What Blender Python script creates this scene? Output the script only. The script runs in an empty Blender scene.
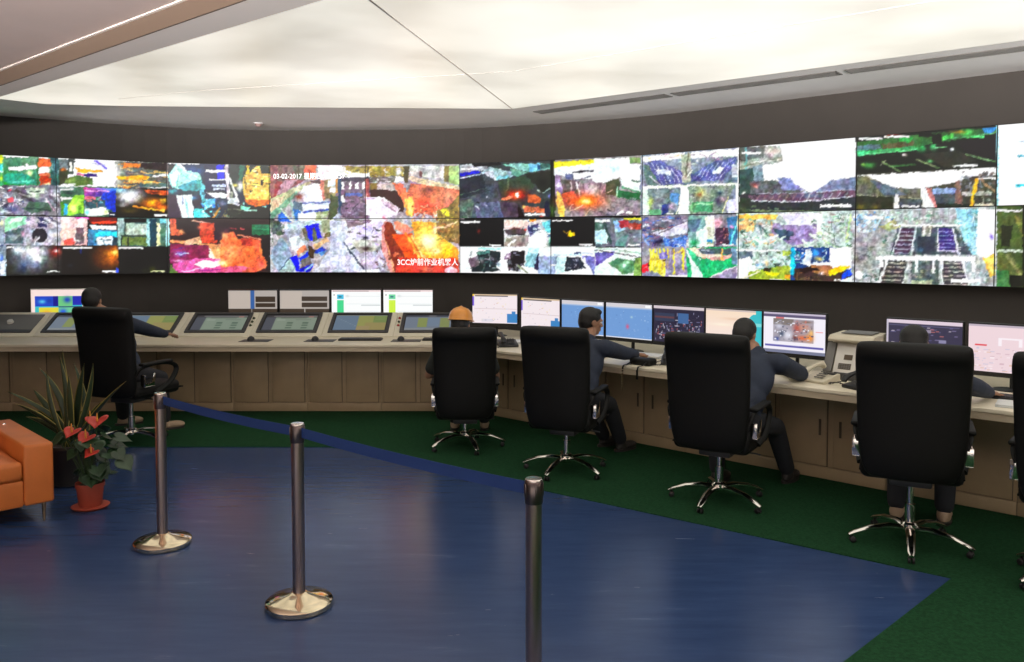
import bpy, bmesh, math, random
import numpy as np
from mathutils import Vector, Matrix, Quaternion
C = bpy.context.scene.collection
PI = math.pi
R = math.radians
FPX, PPX, PPY, HOR, CAMZ = 820.0, 512.0, 278.0, 244.0, 1.75

# ---------------------------------------------------------------- materials
def srgb(c):
    out = []
    for v in c[:3]:
        v = v/255.0
        out.append(v/12.92 if v <= 0.04045 else ((v+0.055)/1.055)**2.4)
    return out
def mat(name, col, rough=0.6, metal=0.0, spec=0.5, noise=0.0, nscale=8.0, bump=0.0, bscale=60.0, stretch=None, emit=None, estr=1.0, coat=0.0):
    m = bpy.data.materials.new(name); m.use_nodes = True
    nt = m.node_tree; b = nt.nodes['Principled BSDF']
    c = list(col)[:3]
    b.inputs['Base Color'].default_value = (*c, 1)
    b.inputs['Roughness'].default_value = rough
    b.inputs['Metallic'].default_value = metal
    b.inputs['Specular IOR Level'].default_value = spec
    b.inputs['Coat Weight'].default_value = coat
    if noise > 0 or bump > 0:
        tc = nt.nodes.new('ShaderNodeTexCoord')
        mp = nt.nodes.new('ShaderNodeMapping')
        nt.links.new(tc.outputs['Object'], mp.inputs['Vector'])
        if stretch: mp.inputs['Scale'].default_value = stretch
    if noise > 0:
        n = nt.nodes.new('ShaderNodeTexNoise'); n.inputs['Scale'].default_value = nscale
        n.inputs['Detail'].default_value = 6
        nt.links.new(mp.outputs['Vector'], n.inputs['Vector'])
        cr = nt.nodes.new('ShaderNodeValToRGB')
        cr.color_ramp.elements[0].position = 0.3; cr.color_ramp.elements[1].position = 0.7
        cr.color_ramp.elements[0].color = (*[v*(1-noise) for v in c], 1)
        cr.color_ramp.elements[1].color = (*[min(1, v*(1+noise)) for v in c], 1)
        nt.links.new(n.outputs['Fac'], cr.inputs['Fac'])
        nt.links.new(cr.outputs['Color'], b.inputs['Base Color'])
    if bump > 0:
        n2 = nt.nodes.new('ShaderNodeTexNoise'); n2.inputs['Scale'].default_value = bscale
        nt.links.new(mp.outputs['Vector'], n2.inputs['Vector'])
        bp = nt.nodes.new('ShaderNodeBump'); bp.inputs['Strength'].default_value = bump
        bp.inputs['Distance'].default_value = 0.01
        nt.links.new(n2.outputs['Fac'], bp.inputs['Height'])
        nt.links.new(bp.outputs['Normal'], b.inputs['Normal'])
    if emit:
        b.inputs['Emission Color'].default_value = (*emit, 1); b.inputs['Emission Strength'].default_value = estr
    return m

# ---------------------------------------------------------------- mesh builder
class MB:
    def __init__(s): s.bm = bmesh.new()
    def quad(s, pts):
        vs = [s.bm.verts.new(p) for p in pts]; return s.bm.faces.new(vs)
    def box(s, x0, y0, z0, x1, y1, z1, bev=0.0, seg=2, M=None):
        t = bmesh.new()
        bmesh.ops.create_cube(t, size=1)
        for v in t.verts:
            v.co = Vector(((x0+x1)/2+v.co.x*(x1-x0), (y0+y1)/2+v.co.y*(y1-y0), (z0+z1)/2+v.co.z*(z1-z0)))
        if bev > 0: bmesh.ops.bevel(t, geom=list(t.edges), offset=bev, segments=seg, profile=0.5, affect='EDGES')
        return s.merge(t, M)
    def merge(s, t, M=None):
        if M is not None: bmesh.ops.transform(t, matrix=M, verts=t.verts)
        mp = {}
        for v in t.verts: mp[v] = s.bm.verts.new(v.co)
        for f in t.faces:
            try: s.bm.faces.new([mp[v] for v in f.verts])
            except ValueError: pass
        t.free(); return s
    def tube(s, pts, rad, n=10, cap=True, flat=1.0, up=None, closed=False):
        """swept tube; rad number or list; flat squashes the section"""
        pts = [Vector(p) for p in pts]
        if not isinstance(rad, (list, tuple)): rad = [rad]*len(pts)
        rings = []
        prev = None
        m = len(pts)
        for i, p in enumerate(pts):
            if closed: d = pts[(i+1) % m]-pts[i-1]
            else:
                d = (pts[min(i+1, m-1)]-pts[max(i-1, 0)])
            if d.length < 1e-9: d = Vector((0, 0, 1))
            d.normalize()
            if prev is None:
                u = Vector(up) if up else (Vector((0, 0, 1)) if abs(d.z) < 0.9 else Vector((1, 0, 0)))
            else: u = prev
            u = (u-d*u.dot(d))
            if u.length < 1e-6: u = d.orthogonal()
            u.normalize(); prev = u
            w = d.cross(u)
            rings.append([s.bm.verts.new(p+(u*math.cos(2*PI*k/n)*flat+w*math.sin(2*PI*k/n))*rad[i]) for k in range(n)])
        rng = range(m) if closed else range(m-1)
        for i in rng:
            a, b = rings[i], rings[(i+1) % m]
            for k in range(n):
                s.bm.faces.new((a[k], a[(k+1) % n], b[(k+1) % n], b[k]))
        if cap and not closed:
            s.bm.faces.new(rings[0][::-1]); s.bm.faces.new(rings[-1])
        return s
    def lathe(s, prof, c=(0, 0, 0), n=32, M=None):
        t = bmesh.new(); rings = []
        for (r, z) in prof:
            if r < 1e-6: rings.append([t.verts.new((c[0], c[1], c[2]+z))])
            else: rings.append([t.verts.new((c[0]+r*math.cos(2*PI*k/n), c[1]+r*math.sin(2*PI*k/n), c[2]+z)) for k in range(n)])
        for a, b in zip(rings, rings[1:]):
            if len(a) == 1 and len(b) == 1: continue
            for k in range(n):
                k2 = (k+1) % n
                if len(a) == 1: t.faces.new((a[0], b[k2], b[k]))
                elif len(b) == 1: t.faces.new((a[k], a[k2], b[0]))
                else: t.faces.new((a[k], a[k2], b[k2], b[k]))
        return s.merge(t, M)
    def prism(s, poly, z0, z1, bev=0.0, M=None):
        t = bmesh.new()
        lo = [t.verts.new((x, y, z0)) for x, y in poly]; hi = [t.verts.new((x, y, z1)) for x, y in poly]
        t.faces.new(lo[::-1]); t.faces.new(hi)
        n = len(poly)
        for i in range(n): t.faces.new((lo[i], lo[(i+1) % n], hi[(i+1) % n], hi[i]))
        if bev > 0: bmesh.ops.bevel(t, geom=list(t.edges), offset=bev, segments=2, profile=0.5, affect='EDGES')
        return s.merge(t, M)
    def ell(s, c, r, seg=20, rings=12, M=None):
        t = bmesh.new(); bmesh.ops.create_uvsphere(t, u_segments=seg, v_segments=rings, radius=1)
        for v in t.verts: v.co = Vector((v.co.x*r[0], v.co.y*r[1], v.co.z*r[2]))
        if M is not None: bmesh.ops.transform(t, matrix=M, verts=t.verts)
        bmesh.ops.translate(t, vec=Vector(c), verts=t.verts)
        return s.merge(t)
    def build(s, name, m=None, parent=None, smooth=True, sub=0, ang=40):
        bmesh.ops.recalc_face_normals(s.bm, faces=s.bm.faces)
        me = bpy.data.meshes.new(name); s.bm.to_mesh(me); s.bm.free()
        return finish(name, me, m, parent, smooth, sub, ang)
def finish(name, me, m=None, parent=None, smooth=True, sub=0, ang=40):
    o = bpy.data.objects.new(name, me); C.objects.link(o)
    if m:
        for k in (m if isinstance(m, list) else [m]): me.materials.append(k)
    if smooth:
        me.polygons.foreach_set('use_smooth', [True]*len(me.polygons))
        if not sub: me.set_sharp_from_angle(angle=R(ang))
    if sub:
        md = o.modifiers.new('sub', 'SUBSURF'); md.levels = sub; md.render_levels = sub
    if parent: o.parent = parent
    return o
def tag(o, label=None, cat=None, group=None, kind=None):
    if label: o['label'] = label
    if cat: o['category'] = cat
    if group: o['group'] = group
    if kind: o['kind'] = kind
    return o
def thing(name, label, cat, loc=(0, 0, 0), rz=0.0, group=None):
    o = bpy.data.objects.new(name, None); C.objects.link(o)
    o.location = loc; o.rotation_euler = (0, 0, rz); o.empty_display_size = 0.1
    return tag(o, label, cat, group)
def copy_tree(o, parent=None):
    c = o.copy(); C.objects.link(c)
    if parent: c.parent = parent
    for ch in list(o.children): copy_tree(ch, c)
    return c
def proj(P):
    """photo pixel of a world point (used to lay out screen pictures)"""
    X, Y, Z = P
    k = (PPY-HOR)/FPX; a = math.atan(k); ca, sa = math.cos(a), math.sin(a)
    z = Z-CAMZ
    d = Y*ca - z*sa; u = z*ca + Y*sa
    return PPX+FPX*X/d, PPY-FPX*u/d
# ---------------------------------------------------------------- the pictures shown on the screens
class Paint:
    def __init__(s, x0, y0, x1, y1, k, col=(0, 0, 0)):
        s.x0, s.y0, s.k = x0, y0, k
        s.w, s.h = int((x1-x0)*k), int((y1-y0)*k)
        s.a = np.zeros((s.h, s.w, 3), np.float32)+np.array(col, np.float32)
        s.ox, s.oy, s.s = 0.0, 0.0, 1.0; s.clip = None
        s.rng = np.random.RandomState(5)
    def Z(s, ox, oy, sc=8.275): s.ox, s.oy, s.s = ox, oy, sc; return s
    def T(s, x, y): return (s.ox+x/s.s-s.x0)*s.k, (s.oy+y/s.s-s.y0)*s.k
    def CL(s, *r):
        s.clip = None
        if r:
            a = s.T(r[0], r[1]); b = s.T(r[2], r[3]); s.clip = (a[0], a[1], b[0], b[1])
        return s
    def box(s, x0, y0, x1, y1):
        x0, x1 = min(x0, x1), max(x0, x1); y0, y1 = min(y0, y1), max(y0, y1)
        if s.clip: x0, y0, x1, y1 = max(x0, s.clip[0]), max(y0, s.clip[1]), min(x1, s.clip[2]), min(y1, s.clip[3])
        i0, i1 = max(0, int(round(x0))), min(s.w, int(round(x1))); j0, j1 = max(0, int(round(y0))), min(s.h, int(round(y1)))
        if i1 <= i0 or j1 <= j0: return None
        return i0, j0, i1, j1
    def put(s, b, m, col, al=1.0):
        i0, j0, i1, j1 = b; m = (m*al)[..., None]
        s.a[j0:j1, i0:i1] = s.a[j0:j1, i0:i1]*(1-m)+np.array(col, np.float32)*m
    def rect(s, x0, y0, x1, y1, col, al=1.0):
        a = s.T(x0, y0); c = s.T(x1, y1); b = s.box(a[0], a[1], c[0], c[1])
        if b: s.put(b, np.ones((b[3]-b[1], b[2]-b[0]), np.float32), col, al)
    def grid(s, b):
        return np.meshgrid(np.arange(b[0], b[2])+0.5, np.arange(b[1], b[3])+0.5)
    def poly(s, pts, col, al=1.0):
        P = [s.T(*p) for p in pts]
        xs = [p[0] for p in P]; ys = [p[1] for p in P]
        b = s.box(min(xs)-1, min(ys)-1, max(xs)+1, max(ys)+1)
        if not b: return
        X, Y = s.grid(b); ins = np.zeros(X.shape, bool); n = len(P)
        for i in range(n):
            xa, ya = P[i]; xb, yb = P[i-1]
            if ya == yb: continue
            c = ((ya > Y) != (yb > Y)) & (X < (xb-xa)*(Y-ya)/(yb-ya)+xa)
            ins ^= c
        s.put(b, ins.astype(np.float32), col, al)
    def line(s, x0, y0, x1, y1, w, col, al=1.0):
        a = s.T(x0, y0); c = s.T(x1, y1); r = w/s.s*s.k/2
        b = s.box(min(a[0], c[0])-r-1, min(a[1], c[1])-r-1, max(a[0], c[0])+r+1, max(a[1], c[1])+r+1)
        if not b: return
        X, Y = s.grid(b); dx, dy = c[0]-a[0], c[1]-a[1]; L = dx*dx+dy*dy+1e-6
        t = np.clip(((X-a[0])*dx+(Y-a[1])*dy)/L, 0, 1)
        d = np.hypot(X-a[0]-t*dx, Y-a[1]-t*dy)
        s.put(b, np.clip(r-d+0.5, 0, 1), col, al)
    def blob(s, cx, cy, rx, ry, col, al=1.0, soft=True, pw=1.6):
        c = s.T(cx, cy); ax, ay = rx/s.s*s.k, ry/s.s*s.k; e = 1.8 if soft else 1.05
        b = s.box(c[0]-ax*e, c[1]-ay*e, c[0]+ax*e, c[1]+ay*e)
        if not b: return
        X, Y = s.grid(b); d = np.sqrt(((X-c[0])/ax)**2+((Y-c[1])/ay)**2)
        m = np.exp(-(d**2)*pw) if soft else np.clip((1-d)*min(ax, ay)+0.5, 0, 1)
        s.put(b, m, col, al)
    def grad(s, x0, y0, x1, y1, tl, tr, bl, br):
        a = s.T(x0, y0); c = s.T(x1, y1); b = s.box(a[0], a[1], c[0], c[1])
        if not b: return
        X, Y = s.grid(b); u = np.clip((X-a[0])/(c[0]-a[0]), 0, 1)[..., None]; v = np.clip((Y-a[1])/(c[1]-a[1]), 0, 1)[..., None]
        tl, tr, bl, br = [np.array(q, np.float32) for q in (tl, tr, bl, br)]
        s.a[b[1]:b[3], b[0]:b[2]] = (tl*(1-u)+tr*u)*(1-v)+(bl*(1-u)+br*u)*v
    def clutter(s, x0, y0, x1, y1, pal, n, lx, ly, al=0.8, ang=None, w=8, seed=1):
        """n short strokes and patches of the palette"""
        r = random.Random(seed)
        a = s.clip; s.CL(x0, y0, x1, y1)
        if a: s.clip = (max(a[0], s.clip[0]), max(a[1], s.clip[1]), min(a[2], s.clip[2]), min(a[3], s.clip[3]))
        for i in range(n):
            x, y = r.uniform(x0, x1), r.uniform(y0, y1); c = r.choice(pal)
            t = r.random()
            if t < 0.45:
                th = r.choice(ang) if ang else r.uniform(0, PI); L = r.uniform(0.4, 1.2)*lx
                s.line(x, y, x+math.cos(th)*L, y+math.sin(th)*L, r.uniform(0.5, 1.3)*w, c, al)
            elif t < 0.8:
                q = r.uniform(.3, 1)*lx*.5; p = r.uniform(.3, 1)*ly*.5
                s.poly([(x-q, y-p*r.uniform(.4, 1)), (x+q*r.uniform(.5, 1), y-p), (x+q, y+p*r.uniform(.4, 1)), (x-q*r.uniform(.4, 1), y+p)], c, al)
            else: s.blob(x, y, r.uniform(.3, .8)*lx*.5, r.uniform(.3, .8)*ly*.5, c, al)
        s.clip = a
    def bar(s, x0, y0, x1, y1, col=(250, 250, 250)):
        s.rect(x0, y0, x1, y1, col, .9)
    def sample(s, X, Y):
        """X, Y arrays of photo coordinates"""
        i = np.clip((X-s.x0)*s.k-.5, 0, s.w-1.001); j = np.clip((Y-s.y0)*s.k-.5, 0, s.h-1.001)
        i0 = i.astype(int); j0 = j.astype(int); fi = (i-i0)[..., None]; fj = (j-j0)[..., None]
        A = s.a
        return (A[j0, i0]*(1-fi)+A[j0, i0+1]*fi)*(1-fj)+(A[j0+1, i0]*(1-fi)+A[j0+1, i0+1]*fi)*fj
W = (252, 252, 252); K = (14, 14, 16)
GREYS = [(60, 62, 70), (120, 122, 130), (200, 204, 214), (238, 240, 248), (90, 96, 110), (160, 165, 178)]
def vnoise(h, w, cell, rng):
    gh, gw = int(h/cell)+3, int(w/cell)+3
    g = rng.rand(gh, gw).astype(np.float32); y = np.arange(h)/cell; x = np.arange(w)/cell
    y0 = y.astype(int); x0 = x.astype(int); fy = (y-y0)[:, None]; fx = (x-x0)[None, :]
    fy = fy*fy*(3-2*fy); fx = fx*fx*(3-2*fx)
    return (g[y0][:, x0]*(1-fx)+g[y0][:, x0+1]*fx)*(1-fy)+(g[y0+1][:, x0]*(1-fx)+g[y0+1][:, x0+1]*fx)*fy
def finish_picture(P, seed):
    """uneven camera-picture look: ragged edges, grain and strong contrast"""
    r = np.random.RandomState(seed); h, w = P.h, P.w
    J, I = np.meshgrid(np.arange(h), np.arange(w), indexing='ij')
    dx = (vnoise(h, w, 6, r)-.5)*3.4+(vnoise(h, w, 2.5, r)-.5)*1.6; dy = (vnoise(h, w, 6, r)-.5)*2.8+(vnoise(h, w, 2.5, r)-.5)*1.4
    a = P.a[np.clip(J+dy, 0, h-1).astype(int), np.clip(I+dx, 0, w-1).astype(int)]
    lum = a.mean(-1, keepdims=True)
    g = ((vnoise(h, w, 2.6, r)-.5)*.9+(vnoise(h, w, 6, r)-.5)*.8+(vnoise(h, w, 14, r)-.5)*.5)[..., None]
    amp = np.clip(lum/90, 0, 1)*np.clip((262-lum)/60, .15, 1)
    tint = np.stack([vnoise(h, w, 9, r)-.5, vnoise(h, w, 9, r)-.5, vnoise(h, w, 9, r)-.5], -1)
    a = a*(1+g*.34*amp)+g*16*amp+tint*18*amp
    a = (a-118)*1.16+133
    sat = a.mean(-1, keepdims=True); a = sat+(a-sat)*1.12
    a = np.where(lum < 30, P.a*1.0, a)
    P.a = np.clip(a, 6, 255).astype(np.float32)
def paint_wall():
    T = Paint(-80, 110, 1190, 235, 2.0, K); B = Paint(-80, 190, 1190, 310, 2.0, K)
    # ---- panel A top (two feeds over two)
    p = T
    p.Z(0, 145).CL(-700, 0, 30, 330); p.rect(-700, 0, 30, 330, (60, 150, 110)); p.clutter(-700, 0, 30, 330, [(240, 240, 210), (70, 190, 160), (220, 230, 60), (60, 90, 70)], 70, 120, 60, seed=3)
    p.blob(10, 100, 22, 40, (225, 235, 40)); p.blob(8, 190, 18, 40, (60, 220, 240)); p.blob(8, 270, 18, 30, (190, 230, 60))
    p.CL(24, 0, 487, 335); p.rect(24, 80, 487, 335, (70, 120, 95))
    p.grad(24, 90, 310, 330, (70, 110, 90), (110, 140, 110), (30, 130, 60), (40, 130, 100))
    p.rect(24, 84, 240, 100, W); p.poly([(60, 185), (200, 170), (220, 145), (235, 165), (300, 165), (300, 200), (120, 212), (70, 200)], (245, 250, 245))
    p.blob(240, 230, 30, 30, (210, 220, 150)); p.poly([(30, 240), (130, 225), (220, 240), (290, 290), (290, 320), (60, 320), (30, 300)], (40, 150, 125))
    p.poly([(100, 300), (290, 280), (290, 300), (100, 318)], (90, 200, 170)); p.blob(40, 315, 30, 14, (0, 160, 30))
    p.rect(300, 90, 320, 330, (40, 90, 50)); p.rect(316, 92, 400, 112, W); p.rect(316, 112, 416, 178, (205, 95, 55)); p.rect(320, 176, 410, 232, (248, 240, 236))
    p.rect(320, 232, 440, 262, (205, 110, 80)); p.poly([(325, 255), (400, 260), (450, 300), (450, 335), (325, 335)], (170, 50, 20)); p.blob(385, 328, 45, 22, (255, 235, 190)); p.blob(385, 290, 30, 18, (200, 70, 20))
    p.rect(418, 95, 487, 335, (40, 80, 80)); p.clutter(418, 95, 487, 300, [(90, 130, 130), (20, 50, 50), (150, 190, 190)], 16, 40, 40, seed=4); p.blob(470, 260, 25, 40, (60, 120, 110))
    p.CL(-700, 330, 495, 580); p.rect(-700, 330, 495, 590, (120, 120, 130)); p.clutter(-700, 330, 495, 580, GREYS, 160, 90, 40, seed=5)
    p.clutter(0, 335, 200, 575, [(240, 240, 250), (60, 70, 120), (230, 230, 240), (40, 40, 60)], 40, 60, 30, seed=6)
    p.poly([(60, 440), (100, 420), (110, 470), (60, 470)], (215, 80, 90)); p.blob(80, 375, 20, 10, (230, 90, 100))
    p.poly([(100, 345), (220, 345), (330, 480), (210, 470)], (95, 90, 105)); p.line(130, 370, 330, 520, 18, (60, 55, 60)); p.line(160, 400, 330, 450, 8, (170, 165, 175))
    p.poly([(215, 350), (370, 350), (372, 400), (250, 405), (215, 390)], (200, 210, 195)); p.blob(290, 420, 60, 25, (210, 225, 200)); p.rect(235, 375, 340, 390, (70, 80, 70))
    p.poly([(240, 470), (400, 470), (420, 530), (250, 570), (200, 520)], (70, 95, 80)); p.line(220, 520, 420, 540, 12, (40, 60, 55)); p.poly([(120, 480), (200, 540), (180, 580), (90, 560)], (130, 120, 150))
    p.line(400, 420, 490, 500, 14, (90, 80, 90)); p.line(380, 440, 450, 540, 10, (220, 180, 210)); p.line(420, 400, 495, 470, 10, (190, 185, 195)); p.blob(20, 550, 25, 22, (230, 250, 250)); p.blob(90, 530, 60, 30, (50, 55, 110), .8)
    # panel A bottom
    p = B; p.Z(0, 205)
    p.CL(-700, 40, 50, 600); p.rect(-700, 0, 50, 600, (150, 165, 180)); p.clutter(-700, 80, 50, 600, [(40, 60, 110), (240, 250, 250), (150, 180, 200), (60, 70, 80)], 90, 80, 50, seed=7); p.blob(15, 150, 18, 30, (230, 240, 180)); p.blob(12, 440, 18, 40, (70, 120, 220)); p.rect(0, 460, 40, 570, (235, 240, 250), .8)
    p.CL(38, 90, 500, 330); p.rect(38, 60, 500, 335, (165, 160, 172)); p.poly([(60, 100), (215, 85), (215, 150), (40, 225), (40, 130)], (150, 215, 175)); p.poly([(90, 110), (200, 95), (170, 130), (80, 150)], (220, 245, 230))
    p.poly([(40, 225), (190, 180), (190, 315), (40, 320)], (75, 95, 100)); p.poly([(60, 250), (170, 240), (100, 300)], (120, 140, 140)); p.blob(185, 235, 18, 35, (225, 165, 190)); p.blob(240, 150, 30, 30, (240, 235, 245)); p.clutter(215, 90, 500, 200, [(235, 230, 245), (100, 95, 120), (60, 60, 90), (180, 180, 200)], 26, 60, 25, seed=8)
    p.poly([(300, 100), (360, 100), (380, 130), (330, 135)], (50, 50, 80)); p.poly([(310, 140), (390, 160), (380, 185), (310, 180)], (45, 50, 85)); p.line(370, 110, 490, 180, 20, (215, 215, 235)); p.line(400, 100, 495, 150, 8, (80, 80, 105))
    p.poly([(250, 200), (330, 180), (430, 220), (430, 330), (200, 330), (210, 250)], (190, 190, 205)); p.blob(325, 250, 66, 58, (38, 34, 42), soft=False); p.poly([(240, 325), (290, 255), (315, 270), (290, 325)], (165, 165, 170)); p.line(285, 320, 320, 265, 14, (225, 225, 235)); p.blob(450, 245, 30, 20, (200, 195, 190)); p.blob(480, 280, 20, 20, (110, 115, 130))
    p.CL(50, 330, 515, 575); p.rect(50, 330, 515, 580, (28, 26, 24)); p.blob(250, 420, 190, 150, (150, 165, 180), .8); p.blob(270, 380, 120, 55, (255, 255, 255)); p.blob(140, 370, 60, 40, (235, 245, 250)); p.blob(300, 440, 80, 40, (250, 250, 255)); p.blob(190, 500, 60, 60, (60, 85, 120), .8); p.blob(300, 500, 60, 30, (110, 130, 170), .7); p.blob(420, 480, 60, 60, (85, 75, 70), .7)
    p.blob(460, 385, 55, 50, (150, 30, 20)); p.blob(462, 380, 28, 16, (255, 240, 230)); p.bar(385, 540, 490, 556); p.bar(55, 345, 110, 356)
    # ---- panel B
    p = T; p.Z(0, 145); p.CL(487, 0, 1000, 345); p.rect(487, 90, 1000, 345, (250, 248, 255)); p.poly([(487, 110), (560, 115), (560, 190), (487, 200)], (110, 120, 125)); p.poly([(560, 110), (620, 110), (600, 240), (560, 240)], (55, 60, 55)); p.rect(572, 140, 596, 220, (235, 235, 220)); p.poly([(487, 190), (560, 200), (560, 320), (487, 330)], (45, 50, 30)); p.blob(520, 200, 25, 18, (210, 110, 40))
    p.poly([(620, 190), (860, 210), (850, 222), (640, 228)], (240, 170, 40)); p.poly([(690, 235), (800, 238), (800, 262), (690, 258)], (50, 25, 110)); p.line(640, 240, 690, 245, 12, (200, 60, 120)); p.poly([(540, 270), (640, 250), (760, 270), (765, 330), (620, 340), (530, 310)], (80, 110, 50)); p.blob(650, 300, 70, 25, (110, 140, 70)); p.blob(570, 290, 40, 20, (130, 165, 90)); p.bar(500, 320, 620, 332)
    p.line(790, 130, 880, 190, 16, (105, 95, 200)); p.line(760, 150, 860, 165, 8, (160, 170, 220)); p.blob(830, 300, 60, 30, (255, 255, 255))
    p.Z(110, 150); p.CL(-20, 0, 478, 315); p.rect(-20, 80, 480, 320, (235, 235, 235)); p.rect(40, 90, 480, 320, (90, 90, 85)); p.blob(20, 200, 90, 140, W); p.clutter(60, 95, 478, 315, [(230, 140, 50), (250, 200, 120), (60, 60, 60), (245, 245, 235), (150, 140, 120), (90, 110, 120)], 50, 110, 16, ang=[0, .1, .2], w=12, seed=9)
    p.poly([(110, 105), (270, 110), (270, 135), (110, 150)], (230, 130, 60)); p.poly([(250, 110), (478, 100), (478, 170), (330, 160), (250, 145)], (50, 38, 40)); p.line(350, 215, 470, 205, 18, (250, 250, 255)); p.poly([(50, 220), (200, 205), (330, 215), (300, 250), (70, 245)], (240, 160, 50)); p.blob(100, 225, 30, 15, (255, 220, 60)); p.poly([(150, 240), (430, 265), (400, 285), (150, 270)], (245, 180, 110)); p.rect(240, 275, 478, 305, (70, 110, 110), .7); p.bar(330, 306, 470, 320)
    p.Z(0, 145); p.CL(495, 345, 965, 590); p.rect(495, 340, 965, 590, (60, 100, 75)); p.rect(495, 345, 610, 375, (130, 140, 135)); p.line(500, 370, 600, 365, 12, (240, 245, 245)); p.grad(690, 350, 965, 420, (240, 60, 150), (50, 150, 250), (130, 50, 130), (30, 70, 200)); p.line(700, 372, 900, 380, 10, (250, 170, 220)); p.blob(570, 395, 60, 18, (40, 50, 55)); p.poly([(495, 432), (620, 428), (620, 445), (495, 455)], (225, 225, 225)); p.poly([(620, 415), (690, 415), (690, 560), (560, 580), (560, 500)], (150, 220, 70)); p.blob(600, 520, 40, 40, (240, 245, 130)); p.blob(660, 530, 25, 40, (90, 150, 40)); p.rect(528, 490, 560, 575, (60, 170, 220)); p.rect(505, 470, 530, 585, (70, 130, 30))
    p.poly([(700, 420), (790, 425), (785, 455), (700, 450)], (225, 110, 130)); p.blob(840, 440, 30, 18, (240, 240, 255)); p.poly([(860, 400), (965, 370), (965, 560), (880, 520), (830, 450)], (15, 60, 190)); p.blob(930, 430, 30, 60, (10, 40, 160)); p.rect(690, 455, 870, 520, (50, 80, 90)); p.clutter(690, 440, 870, 520, [(120, 190, 200), (30, 60, 60), (200, 110, 100)], 16, 50, 16, seed=10); p.poly([(700, 528), (880, 515), (895, 575), (760, 590), (700, 575)], (250, 255, 235)); p.blob(720, 555, 20, 25, (110, 235, 240)); p.blob(870, 550, 20, 30, (225, 255, 170)); p.rect(895, 550, 965, 590, (15, 25, 50)); p.bar(900, 572, 945, 582)
    p.Z(110, 150); p.CL(44, 320, 478, 560); p.rect(44, 320, 480, 560, (22, 18, 12)); p.blob(170, 370, 120, 60, (245, 250, 255)); p.blob(150, 390, 90, 50, W); p.blob(80, 330, 70, 25, (150, 210, 240)); p.poly([(280, 325), (478, 340), (478, 370), (300, 360)], (200, 90, 40)); p.blob(370, 350, 60, 14, (60, 20, 10)); p.blob(350, 440, 110, 50, (220, 110, 20)); p.blob(345, 430, 40, 24, (255, 190, 40)); p.blob(440, 415, 26, 24, (255, 200, 60)); p.blob(430, 475, 60, 26, (240, 110, 30)); p.line(200, 465, 440, 500, 16, (255, 170, 60)); p.blob(160, 500, 90, 30, (70, 60, 20)); p.blob(100, 450, 50, 20, (140, 130, 140)); p.bar(365, 530, 475, 545)
    p = B; p.Z(0, 205); p.CL(500, 88, 970, 330); p.grad(500, 90, 720, 330, (250, 225, 225), (240, 210, 215), (230, 190, 170), (225, 170, 170)); p.poly([(610, 90), (730, 85), (740, 110), (640, 120)], (225, 90, 190)); p.rect(625, 185, 692, 320, (95, 75, 85)); p.poly([(525, 290), (600, 270), (620, 325), (525, 325)], (215, 90, 80)); p.rect(640, 110, 690, 180, (250, 235, 235)); p.blob(640, 295, 20, 8, W)
    p.poly([(720, 90), (965, 90), (965, 160), (840, 150), (740, 140)], (90, 20, 20)); p.line(760, 145, 960, 140, 20, (235, 70, 40)); p.poly([(740, 165), (965, 175), (965, 205), (760, 195)], (235, 250, 255)); p.poly([(730, 200), (970, 210), (970, 330), (730, 330)], (60, 130, 170)); p.rect(790, 220, 965, 256, (50, 200, 235)); p.rect(800, 262, 925, 325, (230, 250, 250)); p.clutter(780, 255, 940, 325, [(60, 110, 140), (240, 255, 255), (20, 60, 80)], 12, 30, 26, seed=12); p.rect(730, 210, 765, 325, (70, 120, 160)); p.rect(930, 260, 968, 330, (40, 60, 70))
    p.CL(515, 332, 978, 575); p.rect(510, 330, 980, 580, (18, 12, 10)); p.blob(900, 430, 150, 120, (150, 80, 20), .9); p.blob(945, 400, 60, 70, (230, 120, 30)); p.blob(950, 390, 30, 26, (255, 225, 130)); p.bar(520, 346, 760, 358); p.rect(660, 358, 674, 400, (20, 30, 90)); p.bar(845, 540, 960, 553); p.rect(958, 520, 976, 560, (50, 80, 210)); p.blob(580, 500, 30, 20, (30, 34, 46))
    p.Z(110, 205); p.CL(60, 105, 490, 340); p.rect(60, 105, 490, 340, (70, 100, 95)); p.rect(62, 108, 115, 330, (150, 180, 172)); p.rect(115, 108, 300, 145, (20, 20, 20)); p.poly([(130, 148), (300, 155), (310, 260), (130, 245)], (185, 205, 190)); p.rect(85, 250, 330, 262, (50, 60, 50)); p.poly([(90, 262), (320, 268), (320, 335), (90, 330)], (105, 125, 70)); p.line(150, 265, 150, 330, 12, (40, 50, 40)); p.line(90, 255, 90, 330, 14, (30, 40, 40)); p.blob(130, 200, 14, 30, (90, 90, 80)); p.rect(300, 110, 330, 335, (150, 200, 200)); p.rect(325, 110, 385, 335, (30, 60, 72)); p.rect(384, 150, 415, 335, (235, 235, 180)); p.rect(412, 110, 460, 150, (110, 190, 200)); p.rect(415, 160, 460, 335, (70, 110, 90)); p.rect(462, 110, 488, 335, (170, 230, 230))
    p.CL(68, 343, 495, 580); p.rect(60, 343, 495, 580, (16, 15, 15)); p.bar(70, 347, 268, 358); p.blob(350, 530, 30, 30, (60, 65, 20)); p.bar(335, 540, 450, 552, (235, 240, 190)); p.blob(290, 545, 30, 20, (30, 34, 14))
    # ---- panel C top
    p = T; p.Z(110, 150); p.CL(480, 100, 1330, 560); p.rect(478, 100, 1330, 575, (22, 34, 52)); p.blob(700, 170, 120, 60, (20, 60, 120)); p.bar(480, 103, 735, 114); p.poly([(480, 120), (560, 130), (490, 220), (480, 220)], (10, 14, 24))
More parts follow.
